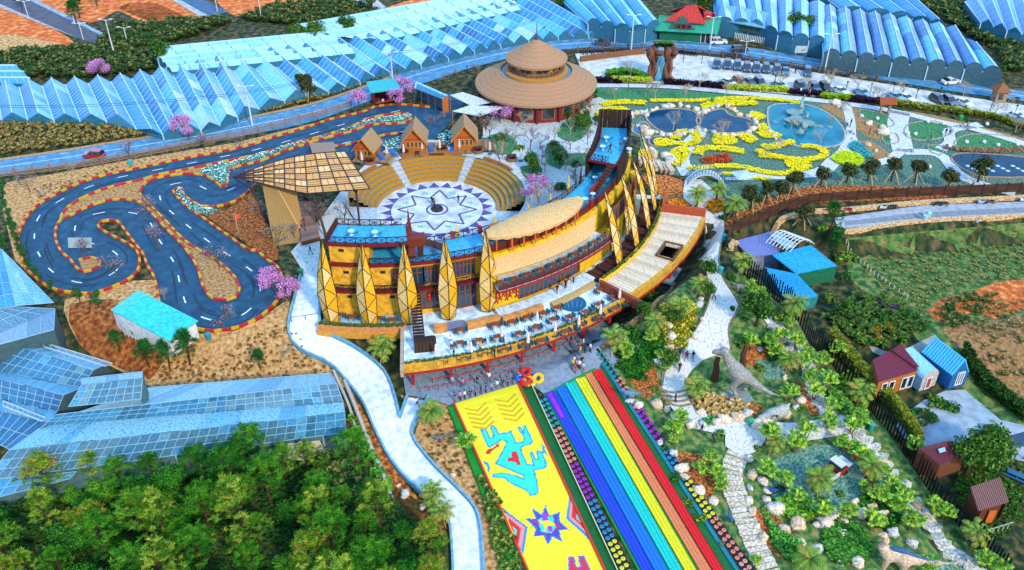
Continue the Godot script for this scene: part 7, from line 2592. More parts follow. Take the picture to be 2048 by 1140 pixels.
func build_vehicles():
	var protos := {}
	var hues := {"dark blue": "1c4266","navy": "14304e","white": "eef2f4","red": "b41c22","black": "161c24","light blue": "8cc0dc","grey": "4a5460","silver": "b8ccd6","teal": "27607c"}
	var rows := [[1433,134,-0.2,"dark blue", true, "first from the rock waterfall in the upper row"], [1454,135,-0.2,"navy", true, "second from the rock waterfall in the upper row"], [1474,137,-0.2,"dark blue", true, "third from the rock waterfall in the upper row"], [1493,141,-0.2,"navy", true, "fourth from the rock waterfall in the upper row"],
		[1512,142,-0.2,"dark blue", true, "fifth from the rock waterfall in the upper row"], [1531,143,-0.2,"navy", true, "sixth from the rock waterfall in the upper row"], [1553,146,-0.2,"dark blue", true, "seventh from the rock waterfall in the upper row"], [1570,148,-0.2,"teal", false, "eighth in the upper row, beside a standing man"], [1614,150,-0.2,"dark blue", true, "alone at the far end of the upper row"],
		[1456,170,0.55,"white", false, "first in the lower row behind the lime hedge"], [1479,169,0.55,"red", true, "in the lower row behind the lime hedge"], [1498,170,0.35,"black", false, "beside the red car in the lower row"], [1519,171,0.25,"grey", true, "fourth in the lower row, right of two dark trees"], [1558,176,0.55,"silver", false, "behind a bare tree in the lower row"],
		[1600,179,0.15,"navy", true, "in the lower row behind the purple hedge"], [1628,181,0.15,"teal", true, "between two dark cars of the lower row"], [1649,181,0.15,"black", true, "at the end of the purple hedge"], [1679,187,0.55,"white", false, "beside the short lime hedge above the fountain pond"], [1723,191,0.55,"light blue", false, "above the dark hedge near the garden gatehouse"],
		[1790,199,0.55,"light blue", false, "first right of the garden gatehouse"], [1810,201,0.55,"white", false, "second right of the garden gatehouse"], [1874,205,0.35,"black", true, "beside the long olive hedge's start"], [1897,208,0.15,"grey", true, "between the black and white cars by the olive hedge"], [1924,211,0.55,"white", false, "under a bare tree by the olive hedge"],
		[2030,238,0.65,"white", false, "near the right frame edge above the olive hedge"], [2046,247,0.65,"silver", false, "cut by the right frame edge above the hedge"]]
	for r in rows:
		var key: String = r[3] + str(r[4])
		var p := ground(r[0], r[1], 0.1)
		var o: Node3D
		if not protos.has(key):
			o = car_proto(hues[r[3]], r[4])
			o.name = numbered(self, "parked_car")
			add_child(o, true)
			protos[key] = o
			o.position = p
			o.rotation.y = r[2] + PI
		else:
			o = twin(protos[key], p, r[2] + PI)
		tag(o, "%s %s parked %s" % [r[3], "SUV" if r[4] else "car", r[5]], "car","cars parked in the car park")
	for r in [[1743,143,-1.35,"white", true, "driving on the highway behind the car park"], [1900,168,-1.35,"white", false, "driving further right on the highway towards the gate hut"], [1436,88,-1.5,"white", true, "pulled up in front of the green shop"], [1204,90,1.5,"grey", true, "driving behind the thatched rotunda"], [1478,104,-1.4,"black", true, "driving in front of the market shed"], [1285,76,-1.6,"silver", false, "standing on the verge left of the green shop"], [190,316,1.4,"red", true, "driving on the highway past the slatted fence"]]:
		var key: String = r[3] + str(r[4])
		if not protos.has(key):
			protos[key] = car_proto(hues[r[3]], r[4])
			protos[key].name = "parked_car"
			var o0: Node3D = protos[key]
			o0.name = numbered(self, "road_car")
			add_child(o0, true)
			o0.position = ground(r[0], r[1], 0.1)
			o0.rotation.y = r[2]
			tag(o0,"%s car %s" % [r[3], r[5]], "car")
			continue
		var o := twin(protos[key], ground(r[0], r[1], 0.1), r[2])
		o.name = numbered(self, "road_car")
		tag(o, "%s car %s" % [r[3], r[5]], "car")
		o.remove_meta("group")
	# motorbikes
	var bikes := {}
	var places := []
	for k in 14: places.append([1165 + k * 7 + (k % 3), 109 - k * 0.3,"1f3a54",0.3,"in the row by the planter wall"])
	for k in 9: places.append([1343 + k * 6,106 + k * 0.8,"222a34",0.2,"in the row behind the waterfall"])
	for k in 7: places.append([1444 + k * 6,112 + k * 0.7,"2a2c38",0.2,"in the row by the fence"])
	for q in [[1694,425,"b0242a",1.5,"red, on the lane at its left end"], [1764,420,"c8d4d8",1.5,"white, paired on the lane wall"], [1784,419,"24282c",1.5,"dark, paired on the lane wall"], [1874,413,"24282c",1.5,"dark, in the lane's middle"], [1886,413,"3a4248",1.5,"grey, in the lane's middle"], [1960,409,"9cc8dc",1.5,"pale blue, right on the lane"], [1978,409,"5a4a3c",1.5,"brown, right on the lane"], [2044,405,"d8e0e4",1.5,"white, at the lane's right end"]]: places.append(q)
	places.append([1706,152,"3a2a24",1.2,"standing on the forecourt edge by the highway"])
	places.append([2030,202,"2a3440",1.2,"parked beside the gate hut"])
	var row_n := 0
	for q in places:
		var o: Node3D
		if not bikes.has(q[2]):
			o = Node3D.new()
			o.name = numbered(self, "motorbike")
			for z in [-0.62,0.62]:
				var s := sh()
				var ring := PackedVector3Array()
				for i in 11: ring.append(V(0,0.3 + 0.24 * sin(TAU * i / 10.0), z + 0.24 * cos(TAU * i / 10.0)))
				s.tube(ring, [0.06], 5)
				local(o, "wheel", s.made(), mat("141416",0.85))
			var s := sh()
			s.block([V(-0.15,0.35,-0.5), V(0.15,0.35,-0.5), V(0.12,0.3,0.5), V(-0.12,0.3,0.5), V(-0.1,0.9,-0.55), V(0.1,0.9,-0.55), V(0.14,0.68,0.75), V(-0.14,0.68,0.75)])
			local(o, "body", s.made(), mat(q[2], 0.35,"",1.0, {"coat": 0.5}))
			local(o, "saddle", bx(V(0,0.78,0.25), V(0.26,0.12,0.75)).made(), mat("18181a",0.8))
			s = sh()
			s.bar(V(-0.34,1.05,-0.5), V(0.34,1.05,-0.5), 0.05)
			s.bar(V(0,0.3,-0.64), V(0,1.05,-0.48), 0.06)
			local(o, "handlebar", s.made(), mat("6a6e74",0.4))
			add_child(o, true)
			bikes[q[2]] = o
			o.position = ground(q[0], q[1], 0.13)
			o.rotation.y = q[3]
		else:
			o = twin(bikes[q[2]], ground(q[0], q[1], 0.13), q[3] + rng.randf_range(-0.15,0.15))
		if String(q[4]).begins_with("in the row"):
			row_n += 1
			reg(o, "small motorbike " + q[4], "motorbike","motorbike","motorbikes parked in rows by the fence")
		else:
			tag(o, "small motorbike, " + q[4], "motorbike")
	# abandoned pickup on the lawn
	var o := thing("pickup_truck","old pickup truck with white and red cab and open grey bed on the lawn","pickup truck", ground(1655,955), -0.98)
	var white := mat("e0e4e2",0.6,"stain",2.0)
	var red := mat("c82c1c",0.6,"stain",2.0)
	var s := sh()
	s.block([V(-1.0,0.5,-1.0), V(1.0,0.5,-1.0), V(1.0,0.5,-2.7), V(-1.0,0.5,-2.7), V(-1.0,1.3,-1.0), V(1.0,1.3,-1.0), V(0.95,1.15,-2.7), V(-0.95,1.15,-2.7)])
	local(o, "cab", s.made(), red)
	s = sh()
	s.block([V(-0.95,1.3,-1.0), V(0.95,1.3,-1.0), V(0.95,1.28,-2.3), V(-0.95,1.28,-2.3), V(-0.85,2.0,-1.05), V(0.85,2.0,-1.05), V(0.85,2.0,-1.9), V(-0.85,2.0,-1.9)])
	local(o, "window_glass", s.made(), mat("2a3640",0.15,"",1.0, {"spec": 0.8}))
	local(o, "cab_roof", bx(V(0,2.05,-1.5), V(1.9,0.14,1.2)).made(), white)
	local(o, "bonnet", bx(V(0,1.24,-3.05), V(1.9,0.12,0.9)).made(), white)
	local(o, "bed_floor", bx(V(0,0.62,0.95), V(2.0,0.14,3.7)).made(), mat("7c6a5c",0.9,"stain",2.0))
	for x in [-1.0,1.0]:
		local(o, "bed_side", bx(V(x, 0.95,0.95), V(0.1,0.8,3.7)).made(), mat("56626a",0.8,"stain",2.0) if x < 0 else white)
	local(o, "tailgate", bx(V(0,0.95,2.8), V(2.0,0.8,0.1)).made(), mat("a8623a",0.8,"stain",2.0))
	local(o, "rear_wing", bx(V(0.9,0.8,2.2), V(0.3,0.6,1.2)).made(), red)
	for x in [-0.95,0.95]:
		for z in [-2.2,1.6]:
			local(o, "wheel", tb(pv([V(x - 0.13,0.4, z), V(x + 0.13,0.4, z)]), [0.4], 12).made(), mat("1a1816",0.9))
# ---------- bodies: joined tapered limbs, meshed as one skin ----------
func skin(s: Shape, bones: Array, cell: float, blend: float):
	var lo := Vector3.ONE * 1e9
	var hi := -lo
	for b in bones:
		var r: float = maxf(b[2], b[3]) + blend
		for e in [b[0], b[1]]:
			lo = lo.min(e - Vector3.ONE * r)
			hi = hi.max(e + Vector3.ONE * r)
	lo -= Vector3.ONE * cell
	var nx := int((hi.x - lo.x) / cell) + 3
	var ny := int((hi.y - lo.y) / cell) + 3
	var nz := int((hi.z - lo.z) / cell) + 3
	var f := PackedFloat32Array()
	f.resize(nx * ny * nz)
	f.fill(1e6)
	for b in bones:
		var a: Vector3 = b[0]
		var e: Vector3 = b[1]
		var r: float = maxf(b[2], b[3]) + blend * 2.0 + cell * 2.0
		var i0 := Vector3i(((a.min(e) - Vector3.ONE * r - lo) / cell).floor()).clamp(Vector3i.ZERO, Vector3i(nx - 1, ny - 1, nz - 1))
		var i1 := Vector3i(((a.max(e) + Vector3.ONE * r - lo) / cell).ceil()).clamp(Vector3i.ZERO, Vector3i(nx - 1, ny - 1, nz - 1))
		var d := e - a
		var dd := maxf(d.length_squared(), 1e-9)
		for z in range(i0.z, i1.z + 1):
			for y in range(i0.y, i1.y + 1):
				for x in range(i0.x, i1.x + 1):
					var p := lo + V(x, y, z) * cell
					var t := clampf((p - a).dot(d) / dd, 0.0,1.0)
					var v: float = (p - a - d * t).length() - lerpf(b[2], b[3], t)
					var k := (z * ny + y) * nx + x
					var w := f[k]
					var h := maxf(blend - absf(v - w), 0.0) / blend
					f[k] = minf(v, w) - h * h * blend * 0.25
	var ids := {}
	var pts := PackedVector3Array()
	for z in nz - 1:
		for y in ny - 1:
			for x in nx - 1:
				var k := (z * ny + y) * nx + x
				var m := 0
				for c in 8:
					if f[k + (c & 1) + ((c >> 1) & 1) * nx + ((c >> 2) & 1) * nx * ny] < 0.0: m |= 1 << c
				if m == 0 or m == 255: continue
				var sum := O3
				var n := 0
				for c in 8:
					for q in [1,2,4]:
						if c & q: continue
						var e: int = c | q
						if ((m >> c) & 1) == ((m >> e) & 1): continue
						var va := f[k + (c & 1) + ((c >> 1) & 1) * nx + ((c >> 2) & 1) * nx * ny]
						var vb := f[k + (e & 1) + ((e >> 1) & 1) * nx + ((e >> 2) & 1) * nx * ny]
						var pa := V(c & 1, (c >> 1) & 1, (c >> 2) & 1)
						var pb := V(e & 1, (e >> 1) & 1, (e >> 2) & 1)
						sum += pa.lerp(pb, va / (va - vb))
						n += 1
				ids[k] = pts.size()
				pts.append(lo + (V(x, y, z) + sum / n) * cell)
	for k in ids:
		var x: int = k % nx
		var y: int = (k / nx) % ny
		var z: int = k / (nx * ny)
		var in0 := f[k] < 0.0
		for q in [[1, nx, nx * ny], [nx, nx * ny, 1],[nx * ny, 1, nx]]:
			if (f[k + q[0]] < 0.0) == in0: continue
			var a: int = k - q[1]
			var b: int = k - q[1] - q[2]
			var c: int = k - q[2]
			if not (ids.has(a) and ids.has(b) and ids.has(c)): continue
			var p := [pts[ids[k]], pts[ids[a]], pts[ids[b]], pts[ids[c]]]
			if in0: s.quad(p[3], p[2], p[1], p[0])
			else: s.quad(p[0], p[1], p[2], p[3])
func build_dinosaurs():
	# the standing one: two legs, heavy head on the left, long tail to the right
	var at := ground(1462,790)
	var o := thing("standing_dinosaur","grey two-legged dinosaur statue rearing beside the cobbled walk, tail behind","dinosaur statue", at)
	o.scale = V(1.12,1.18,1.12)
	var d := V(1,0,0.35).normalized()
	var u := UP
	var sd := d.cross(u)
	var v := func(x: float, y: float, z := 0.0): return d * x + u * y + sd * z
	var s := sh()
	skin(s, [[v.call(-1.7,6.3), v.call(-2.7,6.05), 0.5,0.28],[v.call(-2.6,6.0), v.call(-3.0,5.85), 0.27,0.2],[v.call(-1.7,6.3), v.call(-1.0,5.2), 0.45,0.55],[v.call(-1.0,5.2), v.call(0.0,3.9), 0.6,0.95],[v.call(0.0,3.9), v.call(1.2,3.3), 0.95,0.8],
		[v.call(1.2,3.3), v.call(2.8,2.4), 0.75,0.42],[v.call(2.8,2.4), v.call(4.6,1.6), 0.42,0.18],[v.call(4.6,1.6), v.call(6.0,1.5), 0.18,0.05],
		[v.call(0.7,3.4,0.6), v.call(0.0,1.9,0.75), 0.62,0.36],[v.call(0.0,1.9,0.75), v.call(0.6,0.8,0.75), 0.32,0.2],[v.call(0.6,0.8,0.75), v.call(0.2,0.15,0.75), 0.2,0.22],[v.call(0.2,0.15,0.75), v.call(-0.5,0.1,0.8), 0.2,0.12],
		[v.call(0.9,3.3,-0.6), v.call(0.9,1.9,-0.8), 0.62,0.36],[v.call(0.9,1.9,-0.8), v.call(1.6,0.8,-0.8), 0.32,0.2],[v.call(1.6,0.8,-0.8), v.call(1.2,0.15,-0.8), 0.2,0.22],[v.call(1.2,0.15,-0.8), v.call(0.5,0.1,-0.85), 0.2,0.12],
		[v.call(-0.9,4.7,0.5), v.call(-1.4,4.2,0.65), 0.16,0.1],[v.call(-1.4,4.2,0.65), v.call(-1.8,4.3,0.6), 0.09,0.06],[v.call(-0.9,4.7,-0.5), v.call(-1.4,4.2,-0.65), 0.16,0.1],[v.call(-1.4,4.2,-0.65), v.call(-1.8,4.3,-0.6), 0.09,0.06]], 0.13,0.35)
	var hide := mat("b4bcc0",0.75,"stone",2.5)
	local(o, "body", s.made(O3, true), hide)
	s = sh()
	for k in 11:
		var p: Vector3 = v.call(-2.6 + k * 0.13,5.72 - 0.0 * k)
		s.bar(p + sd * 0.24, p + sd * 0.26 - u * 0.16,0.06)
		s.bar(p - sd * 0.24, p - sd * 0.26 - u * 0.16,0.06)
	local(o, "teeth", s.made(), mat("f0ead8",0.5))
	for z in [-0.36,0.36]:
		local(o, "eye", lt(v.call(-2.0,6.5, z), [Vector2(0,-0.09), Vector2(0.09,0), Vector2(0,0.09)], 8).made(), mat("d8a020",0.2))
	local(o, "plinth", bx(V(0.6,-0.2,0.4), V(3.6,0.7,2.6), Basis(UP, 0.3)).made(), mat("a8c8d4",0.9,"stone",2.0))
	for q in [[1428,760],[1481,745]]:
		var t := ground(q[0], q[1])
		var st := sh()
		st.tube(pv([t, t + V(0.1,1.8,0), t + V(-0.1,3.4,0.1), t + V(0.1,4.8,0), t + V(0.0,5.6,0)]), [0.62,0.5,0.42,0.34,0.08], 7)
		var stump := whole("bark_stump", st, mat("6a4630",0.95,"thatch",1.5), "tall pointed brown tree stump %s the standing dinosaur" % ("in front of" if q[0] < 1450 else "behind"), "tree stump")
		stump.mesh = st.made(t)
		stump.position = t
	# the long-necked one
	at = ground(1782,1132)
	o = thing("long_necked_dinosaur","long-necked pinkish dinosaur statue with blue back stripe by the slab path","dinosaur statue", at)
	o.scale = V(1.2,1.2,1.2)
	d = V(1,0,-0.42).normalized()
	sd = d.cross(u)
	s = sh()
	skin(s, [[v.call(-1.5,4.0), v.call(-2.0,3.92), 0.26,0.16],[v.call(-1.5,4.0), v.call(-1.25,3.4), 0.24,0.26],[v.call(-1.25,3.4), v.call(-1.3,2.3), 0.27,0.36],[v.call(-1.3,2.3), v.call(-0.7,1.8), 0.4,0.62],[v.call(-0.7,1.8), v.call(0.9,1.75), 0.72,0.82],[v.call(0.9,1.75), v.call(2.0,1.8), 0.75,0.45],[v.call(2.0,1.8), v.call(3.8,2.1), 0.42,0.2],[v.call(3.8,2.1), v.call(5.2,2.6), 0.2,0.07],[v.call(5.2,2.6), v.call(5.4,2.9), 0.07,0.04],
		[v.call(-0.6,1.5,0.5), v.call(-0.7,0.1,0.55), 0.36,0.24],[v.call(-0.6,1.5,-0.5), v.call(-0.4,0.1,-0.55), 0.36,0.24],[v.call(1.0,1.5,0.5), v.call(1.0,0.1,0.55), 0.42,0.26],[v.call(1.0,1.5,-0.5), v.call(1.3,0.1,-0.55), 0.42,0.26]], 0.12,0.35)
	local(o, "body", s.made(O3, true), mat("f0d4c0",0.7,"stone",3.0, {"k": 0.75}))
	s = sh()
	s.tube(pv([v.call(-1.0,2.45), v.call(-0.3,2.5), v.call(0.8,2.52), v.call(1.9,2.2), v.call(3.4,2.25)]), [0.1,0.3,0.36,0.22,0.06], 8)
	local(o, "back_stripe", s.made(O3, true), mat("3a7ab4",0.7,"stone",2.0))
	for z in [-0.2,0.2]:
		local(o, "eye", lt(v.call(-1.75,4.08, z), [Vector2(0,-0.06), Vector2(0.06,0), Vector2(0,0.06)], 8).made(), mat("1c1c1c",0.2))
	# smaller statues
	for q in [["raptor_statue","blue raptor statue beside the conveyor's garden side",1258,800,"6aa8d8",0.55,0.4],["horned_dinosaur","grey horned dinosaur statue resting beside the cobbled walk",1478,585,"b8b4b0",0.5,2.6],["small_raptor","small blue-grey dinosaur beside the foot of the stone steps",1458,1045,"4a86b4",0.4,1.9],["orange_reptile","little orange reptile statue on the slab path's edge",1800,1000,"c8804c",0.3,2.6],["grey_raptor","slim grey dinosaur statue on the dry slope left of the yellow slide",880,885,"8a8290",0.42,0.9],["blue_reptile","round blue reptile statue on the pickup lawn's edge",1546,988,"1f6ac8",0.32,0.5]]:
		at = ground(q[2], q[3])
		o = thing(q[0], q[1], "dinosaur statue", at, q[6])
		var k: float = q[5]
		d = Vector3.RIGHT
		sd = Vector3.BACK
		s = sh()
		var b := []
		for e in [[-1.9,3.6,0,-2.7,3.45,0,0.36,0.2],[-1.9,3.6,0,-1.1,2.6,0,0.32,0.5],[-1.1,2.6,0,0.6,2.2,0,0.62,0.75],[0.6,2.2,0,2.4,2.1,0,0.6,0.25],[2.4,2.1,0,4.2,2.5,0,0.25,0.06],[0.3,2.1,0.5,-0.1,1.1,0.6,0.5,0.3],[-0.1,1.1,0.6,0.3,0.1,0.6,0.28,0.2],[0.3,2.1,-0.5,0.1,1.1,-0.6,0.5,0.3],[0.1,1.1,-0.6,0.6,0.1,-0.6,0.28,0.2],[-1.0,2.3,0.4,-1.3,1.5,0.5,0.2,0.12],[-1.0,2.3,-0.4,-1.3,1.5,-0.5,0.2,0.12]]:
			b.append([v.call(e[0], e[1], e[2]) * k, v.call(e[3], e[4], e[5]) * k, e[6] * k, e[7] * k])
		skin(s, b, 0.2 * k, 0.3 * k)
		local(o, "body", s.made(O3, true), mat(q[4], 0.7,"stone",2.0))
	# white dragon skull rock
	o = thing("dragon_head","big white dragon-head rock with dark spiky eye among boulders","sculpture", ground(1542,838))
	s = sh()
	skin(s, [[V(0,0.8,0), V(1.6,1.3,-0.4), 0.9,0.8],[V(0,0.8,0), V(-1.5,0.5,0.3), 0.8,0.45],[V(1.6,1.3,-0.4), V(2.4,2.4,-0.6), 0.4,0.1],[V(0.8,1.4,-0.2), V(1.2,2.5,-0.2), 0.35,0.08],[V(-1.4,0.4,0.3), V(-2.0,0.3,0.4), 0.4,0.25]], 0.14,0.3)
	local(o, "skull", s.made(O3, true), mat("d8e6ea",0.9,"stone",2.0))
	for k in 9:
		var t := TAU * k / 9.0
		local(o, "eye_spike", br(V(0.2,1.2,0.75), V(0.2 + 0.6 * cos(t), 1.2 + 0.5 * sin(t), 0.9), 0.08).made(), mat("2a3a48",0.8))
# ---------- plants ----------
func crown_mesh(seed_n: int, leaves: int, clumps: int, wide: float, high: float, leaf: float, hexes: Array, low := 0.0) -> ArrayMesh:
	var r := RandomNumberGenerator.new()
	r.seed = seed_n
	var s := sh()
	s.tinted = true
	var cs := []
	for i in clumps:
		var d := V(r.randf_range(-1,1), r.randf_range(-0.75,1), r.randf_range(-1,1))
		if d.length() > 1.0: d = d.normalized() * r.randf_range(0.6,1.0)
		cs.append([d * V(wide * 0.66, high * 0.36, wide * 0.66) + UP * (low + high * 0.5), r.randf_range(0.28,0.46) * minf(wide, high)])
	for i in leaves:
		var c: Array = cs[r.randi() % clumps]
		var d := V(r.randfn(), r.randfn(), r.randfn()).normalized()
		var p: Vector3 = c[0] + d * c[1] * pow(r.randf(), 0.35) * V(1.15,0.85,1.15)
		var nn := (d + V(r.randfn(), r.randfn() + 0.6, r.randfn()) * 0.6).normalized()
		var a := nn.cross(V(r.randfn(), r.randfn(), r.randfn())).normalized() * leaf * r.randf_range(0.6,1.2)
		var b := nn.cross(a).normalized() * leaf * 0.5
		s.col = tone(hexes[r.randi() % hexes.size()], 0.72 * r.randf_range(0.6,1.25))
		s.quad(p - a, p - b + nn * leaf * 0.15, p + a, p + b + nn * leaf * 0.15)
	return s.made()
func twig_mesh(seed_n: int, tall: float, depth: int, spread: float, ends: Array) -> ArrayMesh:
	var r := RandomNumberGenerator.new()
	r.seed = seed_n
	var s := sh()
	var todo := [[O3, V(r.randf_range(-0.1,0.1), 1, r.randf_range(-0.1,0.1)).normalized(), tall * 0.34, tall * 0.028,0]]
	while todo.size():
		var b: Array = todo.pop_back()
		var m: Vector3 = b[0] + b[1] * b[2] * 0.5 + V(r.randfn(), 0, r.randfn()) * b[2] * 0.05
		var e: Vector3 = b[0] + b[1] * b[2]
		s.tube(pv([b[0], m, e]), [b[3], b[3] * 0.8, b[3] * 0.6], 5 if b[4] < 2 else 3)
		if b[4] >= depth:
			ends.append(e)
			ends.append(m)
			continue
		for k in (4 if b[4] == 0 else 3):
			var d: Vector3 = (b[1] + V(r.randfn(), r.randf_range(-0.1,0.4), r.randfn()) * spread).normalized()
			todo.append([e if k > 0 else m.lerp(e, 0.7), d, b[2] * r.randf_range(0.6,0.8), b[3] * 0.6, b[4] + 1])
	return s.made()
func petals(ends: Array, seed_n: int, per: int, size: float, hexes: Array) -> ArrayMesh:
	var r := RandomNumberGenerator.new()
	r.seed = seed_n
	var s := sh()
	s.tinted = true
	for e in ends:
		for k in per:
			var p: Vector3 = e + V(r.randfn(), r.randfn(), r.randfn()) * size * 2.2
			var a := V(r.randfn(), r.randfn(), r.randfn()).normalized() * size
			var b := a.cross(V(r.randfn(), r.randfn(), r.randfn())).normalized() * size * 0.8
			s.col = tone(hexes[r.randi() % hexes.size()], 0.72 * r.randf_range(0.75,1.1))
			s.quad(p - a, p - b, p + a, p + b)
	return s.made()
func frond_mesh(long: float, wide: float, hexes: Array, seed_n: int) -> ArrayMesh:
	var r := RandomNumberGenerator.new()
	r.seed = seed_n
	var s := sh()
	s.tinted = true
	var pts := []
	for i in 9:
		var t := i / 8.0
		pts.append(V(long * t * (1.0 - 0.12 * t), long * (0.42 * t - 0.62 * t * t), 0))
	s.col = tone(hexes[0], 0.6)
	for i in 8:
		s.bar(pts[i], pts[i + 1], 0.07 * (1.0 - i * 0.09), 0.04)
	for i in range(1,9):
		for sub in 2:
			var p: Vector3 = pts[i - 1].lerp(pts[i], 0.5 * sub + 0.5)
			var d: Vector3 = (pts[i] - pts[i - 1]).normalized()
			for sg in [-1,1]:
				var w := wide * sin(PI * clampf((i + sub * 0.5) / 9.5,0.12,1.0)) + 0.12
				s.col = tone(hexes[r.randi() % hexes.size()], 0.62 * r.randf_range(0.8,1.15))
				var tip: Vector3 = p + d * w * 0.7 + V(0,-0.25 * w, sg * w)
				s.tri(p - d * 0.07, tip, p + d * 0.09)
	return s.made()
func fan_mesh(size: float, hexes: Array, seed_n: int) -> ArrayMesh:
	var r := RandomNumberGenerator.new()
	r.seed = seed_n
	var s := sh()
	s.tinted = true
	s.col = tone(hexes[0], 0.6)
	var mid := V(size * 1.0, size * 0.55,0)
	s.bar(O3, mid, 0.06)
	for k in 14:
		var t := -2.1 + 4.2 * k / 13.0
		var dir := V(cos(t), 0.15 * cos(t) - 0.25 * absf(sin(t)), sin(t)) * size
		var wd := V(-sin(t), 0, cos(t)) * size * 0.13
		s.col = tone(hexes[r.randi() % hexes.size()], 0.66 * r.randf_range(0.8,1.15))
		s.tri(mid, mid + dir * 0.62 - wd, mid + dir)
		s.tri(mid, mid + dir, mid + dir * 0.62 + wd)
	return s.made()
func palm(kind: String, seed_n: int) -> Node3D:
	var o := Node3D.new()
	o.name = numbered(self, "%s_palm" % kind)
	var r := RandomNumberGenerator.new()
	r.seed = seed_n
	if kind == "date":
		var s := sh()
		s.tube(pv([O3, V(0.05,1.0,0), V(0,2.2,0.04), V(0,3.3,0)]), [0.34,0.27,0.26,0.36], 8)
		local(o, "trunk", s.made(), mat("8a6a48",0.95,"thatch",1.2))
		var f := [frond_mesh(2.6,0.62, ["6f9a3a","a8b84c","4f7a34","88a840"], seed_n), frond_mesh(2.4,0.6, ["c8b048","a89a4c","7a8a3a"], seed_n + 1)]
		for k in 22:
			var m := local(o, "palm_frond", f[1 if k % 5 == 0 else 0], leafy())
			m.position = V(0,3.25,0)
			var ring := k / 22.0
			m.rotation = V(0, k * 2.4, lerpf(0.85,-0.55, ring) + r.randf_range(-0.15,0.15))
			m.scale = Vector3.ONE * r.randf_range(0.85,1.1)
		for k in 3:
			var t := TAU * k / 3.0 + seed_n
			local(o, "prop_pole", br(V(cos(t) * 1.3,0, sin(t) * 1.3), V(cos(t) * 0.2,1.9, sin(t) * 0.2), 0.08).made(), mat("c8b090",0.9))
	else:
		var stems := 3
		var f := [fan_mesh(0.85, ["a8c834","7ab034","d0d44c","5a9a34"], seed_n), fan_mesh(0.8, ["5aa03c","3f8a34","8abc44"], seed_n + 1)]
		for n in stems:
			var t := TAU * n / stems + seed_n
			var lean := V(cos(t), 0, sin(t)) * 0.55
			var h := r.randf_range(2.0,3.4)
			var top := lean * 1.3 + UP * h
			var s := sh()
			s.tube(pv([lean * 0.3, lean * 0.8 + UP * h * 0.5, top]), [0.14,0.11,0.1], 6)
			local(o, "trunk", s.made(), mat("9a7a58",0.95,"thatch",1.2))
			for k in 9:
				var m := local(o, "palm_fan", f[(k + n) % 2], leafy())
				m.position = top
				m.rotation = V(0, k * 2.4 + n, lerpf(0.9,-0.5, k / 9.0) + r.randf_range(-0.2,0.2))
				m.scale = Vector3.ONE * r.randf_range(0.8,1.2)
	add_child(o, true)
	return o
func tree(called: String, trunk: ArrayMesh, bark: String, crown: ArrayMesh, crown_name := "crown") -> Node3D:
	var o := Node3D.new()
	o.name = numbered(self, called)
	if trunk: local(o, "trunk", trunk, mat(bark, 0.95,"thatch",1.5))
	if crown: local(o, crown_name, crown, leafy())
	add_child(o, true)
	return o
func stem(tall: float, r0: float) -> ArrayMesh:
	var s := sh()
	s.tube(pv([O3, V(0.06, tall * 0.4,0.03), V(-0.04, tall * 0.7,0), V(0, tall, 0)]), [r0, r0 * 0.75, r0 * 0.5, r0 * 0.2], 7)
	for k in 6:
		var t := k * 2.4
		var y := tall * (0.45 + 0.08 * k)
		s.tube(pv([V(0, y, 0), V(cos(t), 0.6, sin(t)) * tall * 0.22 + UP * y]), [r0 * 0.35, r0 * 0.1], 4)
	return s.made()
# a pine whose branches end in upright brushes of needles
func pine_meshes(seed_n: int, tall: float, wide: float, hexes: Array) -> Array:
	var r := RandomNumberGenerator.new()
	r.seed = seed_n
	var t := sh()
	t.tube(pv([O3, V(r.randfn() * 0.2, tall * 0.5, r.randfn() * 0.2), V(0, tall * 0.95,0)]), [tall * 0.028, tall * 0.02, tall * 0.006], 6)
	var s := sh()
	s.tinted = true
	var n := 46
	for k in n:
		var f := float(k) / n
		var y := tall * lerpf(0.35,1.0, sqrt(f))
		var reach := wide * (0.25 + 0.75 * (1.0 - pow(f, 1.6))) * r.randf_range(0.35,1.0)
		var a := k * 2.4 + r.randf_range(-0.4,0.4)
		var e := V(cos(a) * reach, y + reach * 0.25, sin(a) * reach)
		t.tube(pv([V(0, y - reach * 0.2,0), e]), [0.05,0.02], 3)
		var tint: String = hexes[r.randi() % hexes.size()]
		for b in 3:
			var c := e + V(r.randfn(), r.randfn() * 0.6, r.randfn()) * 0.38
			for q in 24:
				var d := V(r.randfn(), r.randf_range(-0.1,1.5), r.randfn()).normalized()
				var w := d.cross(V(r.randfn(), r.randfn(), r.randfn())).normalized() * 0.045
				s.col = tone(tint, 0.74 * r.randf_range(0.45,1.35))
				s.tri(c - w, c + d * r.randf_range(0.45,0.75), c + w)
	return [t.made(), s.made()]
func put(protos: Array, px: String, look: String, cat: String, lo: float, hi: float, group := "", noun := ""):
	for q in pairs(px):
		var p := ground(q.x, q.y)
		var o := twin(protos[rng.randi() % protos.size()], p, rng.randf() * TAU, rng.randf_range(lo, hi))
		reg(o, look, cat, noun, group)
func drop(protos: Array):
	for o in protos:
		remove_child(o)
		o.free()
